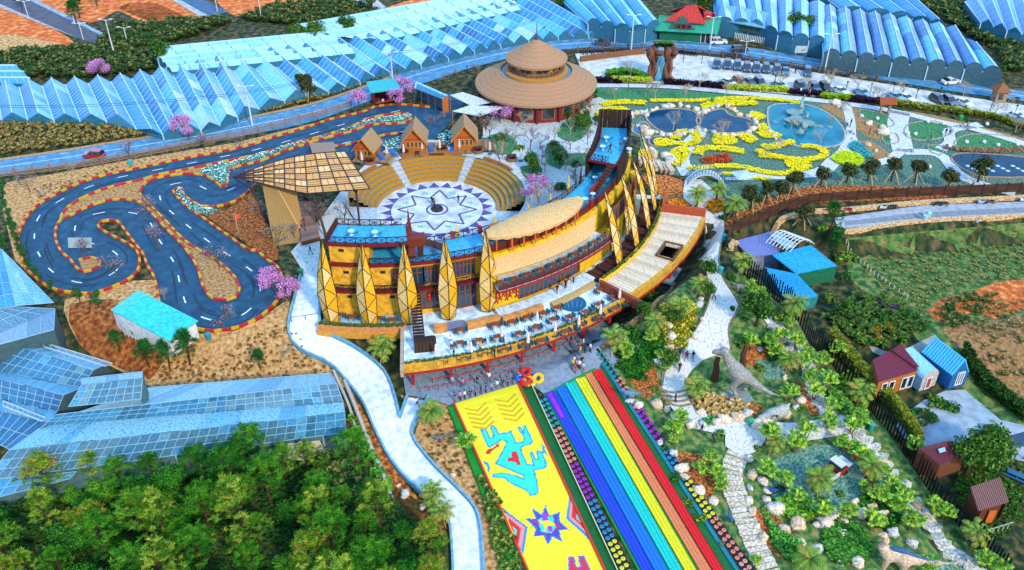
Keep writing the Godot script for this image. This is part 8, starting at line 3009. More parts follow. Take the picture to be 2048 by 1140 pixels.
func build_plants():
	var date := [palm("date",1), palm("date",2)]
	put(date, "765,724 865,852 1392,416 1432,402 1467,437 1482,548 1398,592 1357,640 1308,668 1228,706 1388,800 1583,636 1572,745 1712,812 1632,985 1942,1092 866,1012 1735,960 1612,1150","date palm with arching feathery fronds","palm tree",0.72,0.95)
	put(date, "886,1046 1545,905","small date palm with yellowing fronds","palm tree",0.55,0.7)
	drop(date)
	var fan := [palm("fan",4), palm("fan",5), palm("fan",6)]
	put(fan, "1325,728 1512,606 1590,700 1668,715 1346,872 1432,966 1588,905 1698,912 1822,910 1752,1010 1786,1030 1864,1030 1618,770 1652,780 1540,700 1960,1135 932,905 1300,690 1560,690 1612,720 1360,850 1420,930 1400,950 1700,870 1720,930 1780,990 1690,1040 1850,1150 1990,1150 1575,660 1640,740 1500,590 1655,860 1535,885 1610,880 1250,720 1600,740 1625,800 1660,825 1715,855 1680,900 1640,1040 1590,1010 1565,975 1530,960 1740,1060 1820,1060 1890,1040 1760,960 1800,1010 1545,720 1500,700 1580,800","yellow-green fan palm clump with several stems","palm tree",0.5,0.7)
	put(fan, "1440,985 1345,890 1760,1050 1725,985 1510,1130 1605,860 1330,745 1570,800","low fan palm clump with broad leaves","palm tree",0.34,0.48)
	drop(fan)
	# blossom and bare trees
	var pink := []
	for k in 3:
		var ends := []
		var t := twig_mesh(20 + k, 5.0,4,0.75, ends)
		pink.append(tree("blossom_tree", t, "6a5a5c", petals(ends, k, 7,0.13, ["e48ccc","cc78c0","f0b4e2","b484cc"]), "blossom"))
	put(pink, "205,158 370,268 718,222 812,196 558,598 1072,392 1112,232 1000,246 795,215 1025,238","pink blossoming tree","blossom tree",0.85,1.15)
	put(pink, "578,600 545,575 1060,400 835,48 200,158 378,280","small pink blossoming tree","blossom tree",0.6,0.8)
	drop(pink)
	var faint := []
	for k in 3:
		var ends := []
		var t := twig_mesh(40 + k, 5.0,4,0.6, ends)
		faint.append(tree("budding_tree", t, "7a6c66", petals(ends, k + 9,1,0.09, ["c88ab8","a890a8","8a9a6a"]), "leaves"))
	put(faint, "172,520 438,535 450,662 262,320 60,385 292,440 410,300 560,500 232,555 320,500 640,452 690,448 1010,300 1085,330 1060,300 1150,380 960,262 978,278","sparse budding tree with grey twigs","young tree",0.8,1.1)
	put(faint, "480,302 520,440 640,250 655,330 890,172 905,160 950,150 860,260 880,250 700,470 590,480 760,470 1000,330 1110,320 1175,290 1140,300","thin budding sapling","young tree",0.6,0.85)
	drop(faint)
	var bare := []
	for k in 3:
		var ends := []
		bare.append(tree("bare_tree", twig_mesh(60 + k, 5.0,4,0.62, ends), "d0c4b8", petals(ends, k + 19,1,0.07, ["a8a878","c8b89c"]), "leaves"))
	put(bare, "1075,240 1010,212 1140,238 1180,228 1330,140 1398,178 1475,182 1450,196 1560,178 1614,190 1650,182 1660,172 1714,184 1760,205 1745,200 1805,196 1925,196 2010,222 1990,232 1262,156 1340,160 1290,196 1310,200 1370,206 1640,290 1550,310 1440,284 1580,262 1345,262 1415,300 1005,320 1030,290 1045,260 1090,345 1110,290 1130,340 1150,360 1080,300 1160,330 1100,400 1075,420 1140,270","leafless tree with fine pale twigs","bare tree",0.75,1.05)
	put(bare, "1100,220 1230,198 1500,264 1455,260 1530,320 1400,250 470,345 500,360 330,600 150,350 90,400 570,720 640,440 1660,250 2040,258 2030,265 1850,385 2020,380","small leafless sapling","bare tree",0.45,0.7)
	drop(bare)
	# broad green trees
	var round := [tree("round_tree", stem(2.6,0.28), "5a4634", crown_mesh(3,1500,14,2.6,4.2,0.24, ["2f5a1c","4f7a24","3a6a20","6a8a34"], 1.2)), tree("round_tree", stem(2.8,0.28), "5a4634", crown_mesh(4,1500,12,2.4,4.6,0.24, ["234a18","3a6420","55802c"], 1.2))]
	put(round, "600,92 632,94 1412,30 1395,24 700,78 745,24 1120,24 1580,78 1610,80 1512,652 1960,935 1930,950 985,12 330,135","broad green leafy tree","leafy tree",1.0,1.5)
	put(round, "1680,640 640,940 1190,252 1150,265 330,130 420,118 1225,250 1895,120 2000,150 1290,640 1345,655 1245,330 1410,560 1410,600 1340,735 1060,340 1150,345 1000,290 1170,240 1105,310 1120,330 1065,350 1135,240 1170,262","small rounded green tree","leafy tree",0.45,0.75)
	drop(round)
	var dark := [tree("propped_tree", stem(2.6,0.2), "5a4634", crown_mesh(13,900,10,2.0,3.0,0.26, ["2c3a20","4a5228","36482a","5c5a34"], 1.3)), tree("propped_tree", stem(2.6,0.2), "5a4634", crown_mesh(14,900,9,1.9,3.2,0.26, ["24361f","3c4a24","55502c"], 1.3))]
	for o in dark:
		for k in 4:
			var t := TAU * k / 4.0 + 0.4
			var s := sh()
			s.bar(V(cos(t) * 1.7,0, sin(t) * 1.7), V(cos(t) * 0.1,2.3, sin(t) * 0.1), 0.1)
			local(o, "prop_pole", s.made(), mat("d8b888",0.9))
	put(dark, "1582,390 1640,372 1692,366 1735,362 1782,362 1828,366 1895,378 1556,402 1530,408 1500,420","dark dense tree on pale props","propped tree",0.95,1.2)
	put(dark, "620,198 612,195 1955,365 1600,470","dark grey-green narrow tree","dark tree",0.9,1.3)
	drop(dark)
	var col := [tree("column_shrub", stem(1.4,0.1), "4a3a2a", crown_mesh(23,500,9,0.75,3.0,0.16, ["1c4a24","2f6a2c","3f7a34"], 0.1))]
	put(col, "14,420 22,440 24,455 30,470 36,490 42,505 50,520 58,536 70,552 82,566 106,584 160,604 198,616 8,395 10,375 12,500 20,540 275,680","narrow dark green cypress","cypress",0.8,1.25,"","cypress")
	drop(col)
	# shrubs
	var bush := [tree("shrub", null, "", crown_mesh(33,420,7,1.2,1.3,0.2, ["2f6a24","4f8a2c","1f4f1c"], -0.1)), tree("shrub", null, "", crown_mesh(34,420,7,1.3,1.1,0.22, ["5a8a2c","8aa83a","3a6a24"], -0.1))]
	put(bush, "1660,600 1740,660 1760,640 1790,650 1800,680 1760,690 1720,680 1700,650 1820,640 1840,660 1690,560 1680,520 1700,520 1640,480 1670,490 1900,820 1820,830 1860,840 1870,810 1990,900 1980,870 1040,300 1120,380 1485,690 1520,690 1550,720 1300,600 1260,670 1560,640","bushy green shrub","shrub",0.9,1.5)
	put(bush, "1350,680 1385,660 1240,735 1285,760 1310,780 1365,830 1330,900 1440,870 1515,900 1530,960 1560,980 1575,1060 1640,1000 1680,990 1740,1010 1600,820 1500,760 1520,740 1490,640 1465,620 1460,560 1455,500 1470,470 1445,440 1910,1070 1860,1000 1740,850 1665,790 1590,720 1570,690 1735,920 1700,1080 1590,1100 1540,1000 1350,960 1375,1010 1400,1040 1440,1090","low green garden shrub","garden shrub",0.5,0.9)
	drop(bush)
	var violet := [tree("flowering_shrub", null, "", crown_mesh(43,420,7,1.3,1.1,0.2, ["5a2a6a","7a3a8a","3a3a4a","2f5a24"], -0.1))]
	put(violet, "1765,612 1780,618 1750,620","violet flowering shrub above the cottages","flowering shrub",0.9,1.1,"","shrub")
	drop(violet)
	var rust := [tree("rust_shrub", null, "", crown_mesh(53,420,7,1.2,1.4,0.2, ["a86a1c","8a7a24","c8861c","5a6a24"], -0.1))]
	put(rust, "1750,672 1785,668 1775,660 1640,90 1620,84","rust-coloured shrub","rust shrub",0.9,1.3,"","shrub")
	drop(rust)
	# the lone pine below the lane, pines by the shed
	var pm := pine_meshes(71,7.0,2.0, ["1c5a24","2f7a2c","24642c"])
	var pine := [tree("pine_tree", pm[0], "5a4030", pm[1])]
	put(pine, "1655,478 1668,496 325,708 345,700 300,735 340,740 522,740 240,705 45,22 195,14 160,36 155,52 380,730","dark green pine","pine tree",0.5,0.95)
	drop(pine)
	# the wood at the lower left
	var wood := []
	for k in 5:
		var m := pine_meshes(80 + k, 8.5 + k % 3,2.7 + 0.3 * (k % 2), [["5a8a20","7fa82c","a89c3a"], ["2f7a1a","569c24"], ["7cac34","a8c040","4a7a1c"], ["246a1a","3f8a22"], ["4a8a24","74ac30"]][k])
		wood.append(tree("forest_pine", m[0], "5c4030", m[1]))
	var leafyt := []
	for k in 3:
		leafyt.append(tree("forest_tree", stem(4.0,0.2), "4a3a2a", crown_mesh(90 + k, 3000,18,2.6,4.8,0.14, [["24701e","389024","56a030"], ["34801e","5aaa2c","80b838"], ["24641e","347824","4a9030"]][k], 1.0)))
	var poly := flat(way("-220,1040 0,1030 140,1000 250,965 480,935 690,920 730,975 800,1045 860,1110 890,1180 880,1330 -220,1330"))
	var n := 0
	var r := RandomNumberGenerator.new()
	r.seed = 5
	var put_at := []
	for k in 9000:
		if n >= 104: break
		var p := Vector2(r.randf_range(-62,0), r.randf_range(-84,-48))
		if not Geometry2D.is_point_in_polygon(p, poly): continue
		var free := true
		for q in put_at:
			if q.distance_to(p) < 2.2:
				free = false
				break
		if not free: continue
		put_at.append(p)
		n += 1
		var is_pine := r.randf() < 0.68
		var pk := r.randi() % (5 if is_pine else 3)
		var o := twin((wood if is_pine else leafyt)[pk], V(p.x, land(p.x, p.y) - 0.3, p.y), r.randf() * TAU, r.randf_range(0.5,1.05))
		reg(o, [["yellow-tipped","green","light green","dark green","mid-green"], ["deep green leafy","bright green leafy","blackish green leafy"]][0 if is_pine else 1][pk] + (" pine in the wood" if is_pine else " tree in the wood"), "pine tree" if is_pine else "leafy tree","forest pine" if is_pine else "forest tree")
	drop(wood)
	drop(leafyt)
	# undergrowth that nobody could count
	var scrub := tuft(["2f5a24","4a6a2a","1f3f1a","6a6a34"], 0.45,0.8)
	var dry := tuft(["8a7a44","6a6a34","a88a54","4a5a2a"], 0.36,0.6)
	for q in [["undergrowth","-60,120 60,100 140,100 230,90 300,110 330,140 180,158 -60,160", scrub, 1.5,0.9,1.8],["undergrowth","190,95 240,50 300,48 420,40 470,45 400,70 310,95", scrub, 1.5,0.9,1.9],["undergrowth","480,42 560,10 700,6 770,28 640,50 590,52", scrub, 1.6,0.9,1.9],["undergrowth","-60,232 230,234 300,262 400,250 480,222 400,256 250,280 -60,320", dry, 2.2,0.8,1.5],
		["undergrowth","500,225 640,190 720,165 800,132 830,134 765,158 637,202 510,231", dry, 2.6,0.7,1.3],["field_grass","1694,490 2048,446 2200,430 2200,560 2048,556 1980,562 1870,590 1850,640 1800,640 1740,560", tuft(["4a7a34","6a8a3c","4a7030","9a9450","8a7a48"], 0.26,0.35), 2.2,0.35,1.1],["field_grass","1900,650 2048,590 2200,600 2200,800 2000,760", dry, 0.8,0.6,1.2],
		["field_grass","1640,640 1720,590 1800,610 1860,660 1780,690 1730,700", tuft(["4a6a2a","6a7a34","3a5a24"], 0.45,0.8), 2.0,0.7,1.4],["slope_grass","960,960 1000,1010 1045,1140 1060,1200 1020,1200 985,1080", tuft(["5a7a2a","8a8a3a","3a5a24"], 0.4,0.6), 4.0,0.7,1.2],["undergrowth","1545,60 1620,86 1680,112 1780,132 1900,150 2000,168 2000,150 1660,112 1640,90 1600,80", scrub, 1.6,0.5,1.1],
		["undergrowth","1820,0 1950,0 1960,60 2048,90 2048,150 2010,140 2000,110 1900,50", scrub, 1.2,0.9,2.0],["forest_undergrowth","-220,1020 0,1010 200,975 480,930 690,908 725,925 800,1030 890,1090 890,1300 -220,1300", tuft(["1f4a18","2c5f1c","3f6a24","34501c"], 0.26,0.9), 2.6,0.8,1.7],["undergrowth","690,800 740,900 790,985 770,990 715,900", tuft(["3a8a24","5aa034","8a9a3a"], 0.4,0.7), 3.0,0.7,1.2],["undergrowth","560,930 690,905 760,985 740,1020 600,1000", tuft(["3a6a2a","6a7a44","4a5a3a","8a8a4a"], 0.4,0.8), 3.0,0.8,1.6],
		["bank_scrub","1860,640 1900,600 1990,590 1970,620 1900,660", scrub, 1.2,0.6,1.3],["yard_plants","1800,830 1850,820 1870,850 1820,860", scrub, 3.0,0.5,1.0],["garden_grass","1940,920 2060,930 2080,1000 2000,1080 1940,1060 1900,980", tuft(["2f6a24","5a8a2a","3a5a1c"], 0.4,0.5), 2.4,0.6,1.1]]:
		var all := fill(way(q[1]), q[3], q[4], q[5])
		var mm := many(self, q[0], q[2], leafy(), all)
		mm.set_meta("label", {"undergrowth": "low wild scrub of mixed green and brown","field_grass": "rough grass of the field","slope_grass": "grass on the slope beside the slide","forest_undergrowth": "dark undergrowth of the wood","bank_scrub": "scrub on the orange bank","yard_plants": "small plants in the cottage yard","garden_grass": "grass around the huts at the right edge"}.get(q[0], "low plants"))
	# rows of young plants on the sandy slopes
	var dots := []
	for q in ["570,640 640,720 680,748 600,765 480,770 420,760 470,690","820,790 900,815 930,880 870,930 835,890 845,840","880,930 930,900 960,960 1000,1060 980,1060 930,970","300,740 400,700 480,775 330,782","60,380 240,335 200,352 90,400"]:
		for t in fill(way(q), 1.3,0.35,0.65): dots.append(t)
	var mm2 := many(self, "young_plants", tuft(["6a4a2c","5a5a2a","8a6a3c"], 0.36,0.5), leafy(), dots)
	mm2.set_meta("label","young plants set out in rows on the sandy slopes")
# ---------- people ----------
func person_proto(pose: int) -> Node3D:
	var o := Node3D.new()
	o.name = "person"
	var st: float = [0.07,0.26,0.05][pose]
	var seat := 0.0
	var hip := 0.92
	var L := []
	for sg in [-1.0,1.0]:
		var z: float = st * sg
		L.append_array([[V(sg * 0.09, hip, 0), V(sg * 0.1,0.5,-z * 0.75 - 0.02), 0.085,0.06],[V(sg * 0.1,0.5,-z * 0.75 - 0.02), V(sg * 0.1,0.09,-z + 0.03), 0.056,0.038],[V(sg * 0.1,0.05,-z + 0.03), V(sg * 0.11,0.04,-z - 0.14), 0.042,0.034]])
	var arms := []
	for sg in [-1.0,1.0]:
		var z: float = -st * sg
		var elbow := V(sg * 0.24,1.12,-z * 0.35 + 0.03)
		var hand := V(sg * 0.24,0.9,-z * 0.7 - 0.06)
		if pose == 2 and sg > 0:
			hand = V(0.2,1.28,-0.24)
		arms.append_array([[V(sg * 0.18,1.4,0), elbow, 0.052,0.04],[elbow, hand, 0.038,0.028],[hand, hand + (hand - elbow).normalized() * 0.08,0.034,0.03]])
		for f in 5:
			var off := V((f - 2) * 0.004,0, (f - 2) * 0.014)
			var dirn := (hand - elbow).normalized()
			arms.append([hand + dirn * 0.07 + off, hand + dirn * ([0.11,0.155,0.17,0.16,0.135][f]) + off * 1.3 + V(-sg * 0.01,0,-0.012), 0.012,0.009])
	var torso := [[V(0,0.95,0), V(0,1.12,0), 0.13,0.12],[V(0,1.12,0), V(0,1.36,0), 0.12,0.13],[V(-0.14,1.39,0), V(0.14,1.39,0), 0.075,0.075]]
	var head := [[V(0,1.42,0), V(0,1.53,-0.01), 0.055,0.05],[V(0,1.6,-0.01), V(0,1.67,0.0), 0.075,0.09],[V(0,1.6,-0.085), V(0,1.57,-0.105), 0.012,0.018],[V(-0.085,1.61,0.01), V(-0.095,1.64,0.015), 0.016,0.018],[V(0.085,1.61,0.01), V(0.095,1.64,0.015), 0.016,0.018]]
	var s := sh()
	skin(s, torso + L + arms + head, 0.03,0.05)
	local(o, "body", s.made(O3, true), mat("d8a888",0.7))
	var grown := func(b: Array, by: float): return b.map(func(e): return [e[0], e[1], e[2] + by, e[3] + by])
	s = sh()
	skin(s, grown.call(torso + [arms[0], arms[8]], 0.02), 0.04,0.05)
	local(o, "shirt", s.made(O3, true), mat("e8e8e8",0.85))
	s = sh()
	skin(s, grown.call([[V(0,0.9,0), V(0,0.98,0), 0.13,0.13], L[0], L[1], L[3], L[4]], 0.018), 0.04,0.05)
	local(o, "trousers", s.made(O3, true), mat("2c3444",0.85))
	s = sh()
	skin(s, [[V(0,1.68,0.02), V(0,1.62,0.05), 0.098,0.08]], 0.03,0.04)
	local(o, "hair", s.made(O3, true), mat("1c1614",0.7))
	s = sh()
	for x in [-0.032,0.032]: s.box(V(x, 1.63,-0.09), V(0.022,0.012,0.02))
	local(o, "eyes", s.made(), mat("141414",0.3))
	s = sh()
	skin(s, grown.call([L[2], L[5]], 0.012), 0.03,0.03)
	local(o, "shoes", s.made(O3, true), mat("303030",0.8))
	add_child(o, true)
	return o
func build_people():
	var protos := [person_proto(0), person_proto(1), person_proto(2)]
	var tops := {"white": "f0f0ee","red": "c8242c","dark blue": "1f3a6a","black": "1c1c22","yellow": "e8b820","pale blue": "9cc8e0","grey": "8a8f96","pink": "e08aa0","green": "2f7a4a"}
	var list := []
	# px, height of floor (INF is the ground), shirt, pose, doing
	for q in [[1427,601,"pale blue",1,"walking on the cobbled walk"], [1359,715,"dark blue",1,"walking down the cobbled walk"], [1372,722,"red",1,"walking down the cobbled walk"], [1385,721,"black",1,"walking down the cobbled walk"], [1358,745,"black",0,"standing on the cobbled walk"], [1350,806,"dark blue",0,"standing by the walk's steps"], [1402,868,"black",1,"on the lower cobbled walk"], [1424,885,"dark blue",1,"on the lower cobbled walk"],
		[1566,882,"red",1,"small, walking on the pale walk"], [1580,876,"white",1,"walking beside a child"], [1391,398,"pale blue",0,"standing by the date palms"], [1396,396,"black",0,"standing by the date palms"], [1590,148,"black",0,"standing between parked cars"], [1600,190,"white",0,"standing at the purple hedge"], [1618,193,"pink",0,"standing at the purple hedge"], [1693,255,"white",0,"by the pond's path"], [1700,254,"black",0,"beside the pond's path"],
		[1898,270,"pale blue",0,"by the round lawn"], [1890,272,"black",0,"by the round lawn"], [1859,284,"dark blue",1,"walking past the round lawn"], [1933,258,"grey",1,"walking on the upper garden path"], [1738,270,"red",0,"among the brown rockery"], [1944,376,"pale blue",1,"walking near the board fence"], [1948,460,"pale blue",1,"below the lane wall"], [1850,442,"pale blue",0,"on the edge of the lane"], [622,510,"dark blue",1,"walking beside the bamboo stage"],
		[1122,168,"grey",0,"beside the rotunda"], [1700,156,"black",0,"beside the scooter on the forecourt"]]:
		list.append([q, INF])
	for q in [[865,410,"black",0,"standing near the arena's centre"], [869,411,"grey",2,"standing near the arena's centre"], [917,405,"dark blue",0,"standing on the arena's star"]]:
		list.append([q, -2.95])
	for q in [[1220,305,"black",1,"crossing the raised end deck"], [1240,300,"dark blue",0,"on the end deck"]]:
		list.append([q, 13.08])
	for q in [[903,698,"white",0,"standing on the front terrace"], [908,716,"black",2,"standing on the front terrace"], [960,703,"yellow",2,"standing between terrace tables"], [989,714,"black",0,"standing near the terrace rim"], [902,690,"white",0,"by the landing box"]]:
		list.append([q, 0.02])
	for q in [[1114,586,"black",1,"walking on the upper strip"], [1131,576,"black",0,"standing on the upper strip"], [1147,565,"grey",0,"standing on the upper strip"]]:
		list.append([q, 0.9])
	var crowd := "1166,695 1157,703 1160,712 1170,708 1148,732 1152,738 1163,732 1166,745 1158,740 1150,748 1145,738 1142,690 1180,706 925,776 955,770 905,772 978,764 1035,757"
	var c := 0
	for p in pairs(crowd):
		list.append([[p.x, p.y, ["white","red","yellow","dark blue","white","pink","black","pale blue"][c % 8], c % 3,"on the slide platform"], INF])
		c += 1
	var row := "910,806 921,803 930,800 941,797 951,794 962,790 972,787 984,784 994,780 1005,777 1016,774 1026,770"
	for p in pairs(row):
		list.append([[p.x, p.y, ["dark blue","pink","white","dark blue","red","dark blue"][c % 6], 2,"queuing at the yellow slide"], INF])
		c += 1
	for e in list:
		var q: Array = e[0]
		var p := ground(q[0], q[1], 0.14) if e[1] == INF else spot(q[0], q[1], e[1])
		var o := twin(protos[q[3]], p, rng.randf() * TAU, rng.randf_range(0.95,1.06) * (0.7 if "small" in q[4] else 1.0))
		for k in o.get_children():
			if k.name == "shirt": k.set_surface_override_material(0, mat(tops[q[2]], 0.85))
			if k.name == "trousers": k.set_surface_override_material(0, mat(["2c3444","54606c","1c1c20","8a7a64"][rng.randi() % 4], 0.85))
		reg(o, "%s top, person %s" % [q[2], q[4]], "person")
	drop(protos)
# ---------- furniture, lamps and other small things ----------
func build_small_things():
	# terrace tables with chairs
	var table := Node3D.new()
	table.name = "terrace_table"
	var s := sh()
	s.box(V(0,0.73,0), V(1.0,0.06,0.85))
	local(table, "table_top", s.made(), mat("b05a2c",0.6,"bamboo",1.0))
	for x in [-0.4,0.4]:
		for z in [-0.33,0.33]:
			local(table, "leg", bx(V(x, 0.35, z), V(0.06,0.7,0.06)).made(), mat("3a2a24",0.7))
	add_child(table, true)
	var chair := Node3D.new()
	chair.name = "terrace_chair"
	local(chair, "seat", bx(V(0,0.45,0), V(0.48,0.06,0.46)).made(), mat("2c6a7c",0.7))
	s = sh()
	s.box(V(0,0.72,0.23), V(0.46,0.42,0.04))
	for x in [-0.25,0.25]: s.bar(V(x, 0.66,-0.2), V(x, 0.66,0.22), 0.05)
	local(chair, "backrest", s.made(), mat("2c6a7c",0.7))
	for x in [-0.2,0.2]:
		for z in [-0.18,0.18]:
			local(chair, "leg", bx(V(x, 0.21, z), V(0.05,0.42,0.05)).made(), mat("12303c",0.7))
	add_child(chair, true)
	var spots := []
	for q in ["835,730 881,726 928,720 968,711 1009,704 1051,695 1083,688 1130,670 1160,655 1197,640 1227,622 1258,610","920,692 958,687 994,680 1037,673 1071,661 1105,645 1137,640 1170,630 1195,615 1226,598 1200,585","921,666 990,655 1023,650 1054,640 1086,633 1115,622","1010,625 1045,616 1020,628"]:
		for p in pairs(q): spots.append([spot(p.x, p.y, 0.02), "on the white front terrace"])
	for q in ["678,636 704,640 757,643 784,646"]:
		for p in pairs(q): spots.append([spot(p.x, p.y, 0.08), "on the left wing"])
	for a in range(38,66,3): spots.append([pol(44.6, a, 5.1), "on the dark-railed balcony"])
	for q in spots:
		var turn := atan2(q[0].x - C.x, q[0].z - C.y) + rng.randf_range(-0.12,0.12)
		var t := twin(table, q[0], turn)
		reg(t, "brown table " + q[1], "table")
		for k in (4 if "front" in q[1] else 2):
			var d := V([-1,1,-1,1][k] * 0.78,0, [-1,-1,1,1][k] * 0.22).rotated(UP, turn)
			var ch := twin(chair, q[0] + d, turn + (PI / 2 if k % 2 == 1 else -PI / 2) + rng.randf_range(-0.25,0.25))
			reg(ch, "teal chair " + q[1], "chair")
	drop([table, chair])
	# folded parasols on the terrace and by the huts
	var par := Node3D.new()
	par.name = "folded_parasol"
	local(par, "canopy", lt(O3, [Vector2(0.05,0.9), Vector2(0.26,1.0), Vector2(0.22,1.8), Vector2(0.12,2.6), Vector2(0.0,2.8)], 8).made(), mat("f0e0dc",0.85))
	local(par, "pole", br(O3, UP * 1.0,0.07).made(), mat("c8c8c8",0.5))
	local(par, "base", bx(V(0,0.06,0), V(0.8,0.12,0.8)).made(), mat("1f5f80",0.7))
	add_child(par, true)
	for q in "873,718 943,714 1004,682 1056,695 1074,652 1110,672 1157,659 1200,637 1238,605".split(" "):
		var p: Vector2 = pairs(q)[0]
		reg(twin(par, spot(p.x, p.y, 0.02)), "folded pale parasol on the front terrace","parasol")
	for q in "725,328 774,315 808,313 845,306 880,304 919,303 980,308 1042,322 968,278".split(" "):
		var p: Vector2 = pairs(q)[0]
		reg(twin(par, spot(p.x, p.y, 0.12)), "folded pale parasol beside the huts","parasol")
	drop([par])
	# loungers below the huts
	var lo := Node3D.new()
	lo.name = "sun_lounger"
	s = sh()
	s.box(V(0,0.36,0.25), V(0.75,0.1,1.3))
	s.box(V(0,0.66,-0.65), V(0.75,0.1,0.85), Basis(Vector3.RIGHT, 0.75))
	local(lo, "cushion", s.made(), mat("1f6ab8",0.8))
	s = sh()
	for x in [-0.36,0.36]: s.bar(V(x, 0.27,-0.6), V(x, 0.27,0.95), 0.08)
	local(lo, "frame", s.made(), mat("3a2a24",0.7))
	for x in [-0.34,0.34]:
		for z in [-0.5,0.85]:
			local(lo, "leg", bx(V(x, 0.13, z), V(0.07,0.26,0.07)).made(), mat("3a2a24",0.7))
	add_child(lo, true)
	for q in [[763,318,0.5],[788,311,0.5],[862,304,0.1],[905,303,-0.4],[835,308,0.0]]:
		var l := twin(lo, spot(q[0], q[1], 0.12), q[2], 1.15)
		if q[0] == 835:
			for k in l.get_children():
				if k.name == "cushion": k.set_surface_override_material(0, mat("5a2a24",0.8))
		reg(l, ("brown" if q[0] == 835 else "blue") + " sun lounger below the timber huts","sun lounger")
	drop([lo])
	# round planters
	var pl := Node3D.new()
	pl.name = "round_planter"
	local(pl, "brick_ring", lt(O3, [Vector2(1.1,0), Vector2(1.15,0.6), Vector2(0.95,0.62), Vector2(0.9,0.45), Vector2(0,0.45)], 16).made(), mat("b08468",0.9,"stone",2.0))
	var sp := []
	for k in 26: sp.append(Transform3D(Basis(UP, rng.randf() * TAU), V(rng.randf_range(-0.65,0.65), 0.45, rng.randf_range(-0.65,0.65))))
	many(pl, "plants", tuft(["5a1c34","2f5a2c","8a2c44"], 0.3,0.5), leafy(), sp)
	add_child(pl, true)
	for q in [[739,326],[808,308],[885,301],[955,304],[1023,320]]:
		reg(twin(pl, spot(q[0], q[1], 0.12)), "round brick planter with red plants","planter")
	drop([pl])
	# street lamps and poles
	for q in [[505,252,9.0,"tall pale street lamp beside the highway in front of the saw-tooth greenhouse"], [787,180,9.0,"tall pale street lamp behind the red kiosk"], [1262,104,9.4,"tall pale street lamp between rotunda and rock waterfall"], [1418,110,9.6,"tall pale street lamp in front of the green shop"], [1649,143,9.2,"tall pale street lamp at the car park's middle"], [1754,140,4.0,"short street lamp behind the white SUV on the highway"], [1490,110,3.6,"short street lamp on the highway beside the market shed"], [58,38,5.0,"street lamp on the far street's left pavement"], [150,49,4.6,"street lamp on the far street's right pavement, highest up"], [167,80,4.4,"street lamp at the far street's near end"], [229,110,9.0,"tall leaning-headed street lamp in the scrub beyond the pink tree"], [256,90,4.6,"lone street lamp in the scrub right of the far street"], [523,38,6.0,"street lamp above the far green scrub at the top edge"], [435,24,5.0,"street lamp beside the short far road at the top"]]:
		var o := thing("street_lamp", q[3], "street lamp", ground(q[0], q[1]))
		local(o, "pole", tb(pv([O3, UP * q[2]]), [0.2 if q[2] > 6 else 0.12,0.1], 8).made(), mat("d8e0e4",0.6))
		s = sh()
		s.bar(V(-0.1, q[2] - 0.2,0), V(-1.2, q[2] + 0.1,0), 0.1)
		s.bar(V(0.1, q[2] - 0.2,0), V(1.2, q[2] + 0.1,0), 0.1)
		local(o, "arm", s.made(), mat("d8e0e4",0.6))
		s = sh()
		for x in [-1.4,1.4]: s.box(V(x, q[2] + 0.12,0), V(0.8,0.14,0.26))
		local(o, "lamp_head", s.made(), mat("e6ecee",0.5))
	for q in [[1547,178],[1690,190],[1738,194],[1783,195],[1829,206],[1876,202],[1980,222],[2026,238],[1366,126],[1403,128],[1360,335],[1350,258],[1256,182],[1070,100],[1088,78],[935,158],[1000,160],[768,190],[796,168],[612,470],[1467,455]]:
		var o := thing("garden_lamp","","", ground(q[0], q[1]))
		local(o, "pole", tb(pv([O3, UP * 3.0]), [0.09,0.06], 6).made(), mat("2a2424",0.7))
		local(o, "lantern", lt(UP * 2.9, [Vector2(0.05,0), Vector2(0.2,0.1), Vector2(0.22,0.35), Vector2(0.0,0.5)], 8).made(), mat("3a3030",0.6))
		reg(o, "slim dark garden lamp post","garden lamp")
	# billboards
	for q in [[1598,118,"white notice billboard at the car park fence with a dark drawing"], [1725,122,"plain white billboard in front of the arched greenhouses"]]:
		var o := thing("billboard", q[2], "billboard", ground(q[0], q[1], 0.0))
		for x in [-1.0,1.0]:
			local(o, "post", bx(V(x, 1.2,0), V(0.14,2.4,0.14)).made(), mat("8a9298",0.6))
		local(o, "board_face", bx(V(0,2.5,0.1), V(2.8,1.7,0.1)).made(), mat("dceef0",0.6,"soft",3.0))
		if q[0] == 1598:
			s = sh()
			for k in 6: s.bar(V(0.1 + k * 0.15,2.1 + 0.2 * sin(k * 2.0), 0.16), V(0.3 + k * 0.15,2.5 - 0.2 * cos(k * 3.0), 0.16), 0.1,0.02)
			local(o, "drawing", s.made(), mat("2a4a5a",0.8))
	# bins
	for q in [[1500,852,"24b078"], [1600,612,"24b078"], [1440,548,"1fa8b0"], [1448,482,"1fa8b0"], [603,552,"2a9a60"], [1195,186,"1f9a4a"], [1424,206,"1f9a4a"], [1920,242,"24a04a"], [1740,860,"2fa8a0"], [2030,905,"c8d0d4"], [1855,437,"a8d8e0"], [1848,442,"a8d8e0"], [418,680,"1f9aa8"], [262,332,"2fb0b0"]]:
		var o := thing("rubbish_bin","","", ground(q[0], q[1], 0.12))
		local(o, "bin_body", lt(O3, [Vector2(0.36,0), Vector2(0.45,1.0), Vector2(0,1.0)], 8).made(), mat(q[2], 0.6))
		local(o, "lid", lt(UP, [Vector2(0.5,0.0), Vector2(0.48,0.14), Vector2(0,0.28)], 8).made(), mat(q[2], 0.5))
		reg(o, {"24b078": "bright green","1fa8b0": "turquoise","c8d0d4": "pale grey","a8d8e0": "pale blue","1f9aa8": "turquoise","2fb0b0": "turquoise","2fa8a0": "turquoise"}.get(q[2], "green") + " rubbish bin","bin")
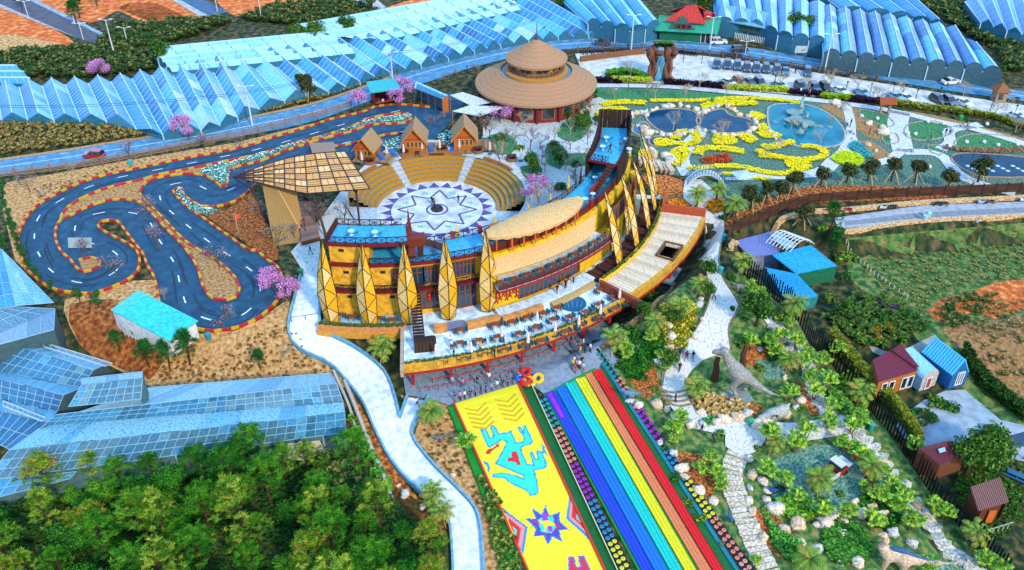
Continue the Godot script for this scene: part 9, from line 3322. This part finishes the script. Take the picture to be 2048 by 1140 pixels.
	# red rope stands on the platform under the terrace
	for row in [[0.8,82.0,64.0],[2.4,80.0,54.0],[4.0,76.0,56.0]]:
		var n := 14
		var o := thing("rope_barrier",["outer row of posts with red ropes below the terrace's rim","middle row of posts with red ropes below the front terrace","inner row of posts with red ropes under the front terrace"][[0.8,2.4,4.0].find(row[0])], "rope barrier", pol(rim_r(row[1]) + 1.6 - row[0], row[1], -4.0))
		var last := O3
		for k in n:
			var a := lerpf(row[1], row[2], k / float(n - 1))
			var p := pol(rim_r(a) + 1.6 - row[0], a, 0)
			p.y = land(p.x, p.z) + 0.12
			piece(o, "post", lt(p, [Vector2(0.2,0), Vector2(0.18,0.05), Vector2(0.035,0.08), Vector2(0.035,0.95), Vector2(0.0,1.0)], 6), mat("1c1c22",0.5))
			if k > 0:
				s = sh()
				var m := (last + p) / 2.0 + UP * 0.6
				s.tube(pv([last + UP * 0.9, m, p + UP * 0.9]), [0.05], 4)
				piece(o, "rope", s, mat("d02430",0.8))
			last = p
	# race flag, deck chairs' round white tables
	var fl := thing("orange_pennant","orange pennant on a thin pole beside the track's dark verge","flag", ground(478,470))
	local(fl, "pole", br(O3, UP * 4.4,0.06).made(), mat("c8c8c0",0.6))
	s = sh()
	s.tri(V(0.05,4.4,0), V(1.0,4.0,0.15), V(0.05,2.8,0.05))
	local(fl, "pennant", s.made(), mat("f0602c",0.8))
	for q in [[703,470],[750,472],[1212,282],[1252,285],[1205,300],[1258,305],[1190,362],[1170,405],[1185,395]]:
		var o := thing("bistro_table","","", spot(q[0], q[1], 13.2 if q[0] < 800 or q[1] < 320 else 9.7))
		local(o, "table_top", lt(O3, [Vector2(0.3,0), Vector2(0.06,0.05), Vector2(0.06,0.7), Vector2(0.5,0.72), Vector2(0.5,0.77), Vector2(0,0.77)], 12).made(), mat("bfe6f4",0.5))
		for k in 3:
			var t := TAU * k / 3.0
			var p := V(cos(t) * 0.8,0, sin(t) * 0.8)
			s = sh()
			s.box(p + UP * 0.45, V(0.42,0.05,0.42))
			s.bar(p * 1.25 + UP * 0.45, p * 1.3 + UP * 0.9,0.4,0.04)
			for e in [-0.17,0.17]: s.bar(p + V(e, 0, e), p + V(e, 0.45, e), 0.04)
			local(o, "stool", s.made(), mat("1f6a8c",0.6))
		reg(o, "round pale table with blue stools","bistro table")
	# red lanterns on the facade
	for q in [[84.7,7.6],[78.6,3.5]]:
		var o := thing("red_lantern","red paper lantern hanging before the %s window between bamboo fins" % ("upper" if q[0] > 80 else "lower"), "lantern", pol(41.35, q[0], q[1]))
		for k in 2:
			s = sh()
			s.lathe(V(0,-k * 0.65,0), [Vector2(0.0,-0.28), Vector2(0.2,-0.2), Vector2(0.27,0), Vector2(0.2,0.2), Vector2(0,0.28)], 10)
			local(o, "paper_globe", s.made(O3, true), mat("e02818",0.6))
		local(o, "cord", br(V(0,0.25,0), V(0,0.9,0), 0.03).made(), mat("40201c",0.8))
	# overhead lines along the highway
	for q in [[[505,180],[787,104], 9.0,0],[[787,104],[1066,40], 9.0,0],[[-60,210],[505,182], 8.6,1]]:
		var o := thing("overhead_line",["thin black overhead line from the left lamp to the kiosk lamp","thin black overhead line from the kiosk lamp past the rotunda's spire","thin overhead line leaving the left lamp towards the frame edge"][[505,787,-60].find(q[0][0])], "cable", spot(q[0][0], q[0][1], q[2]))
		for k in 2:
			s = sh()
			var a := spot(q[0][0], q[0][1], q[2]) - UP * 0.4 * k
			var b := spot(q[1][0], q[1][1], q[2]) - UP * 0.4 * k
			var path := PackedVector3Array()
			for i in 17: path.append(a.lerp(b, i / 16.0) - UP * 1.2 * sin(PI * i / 16.0))
			s.tube(path, [0.035], 4)
			piece(o, "wire", s, mat("2a2c30",0.6))
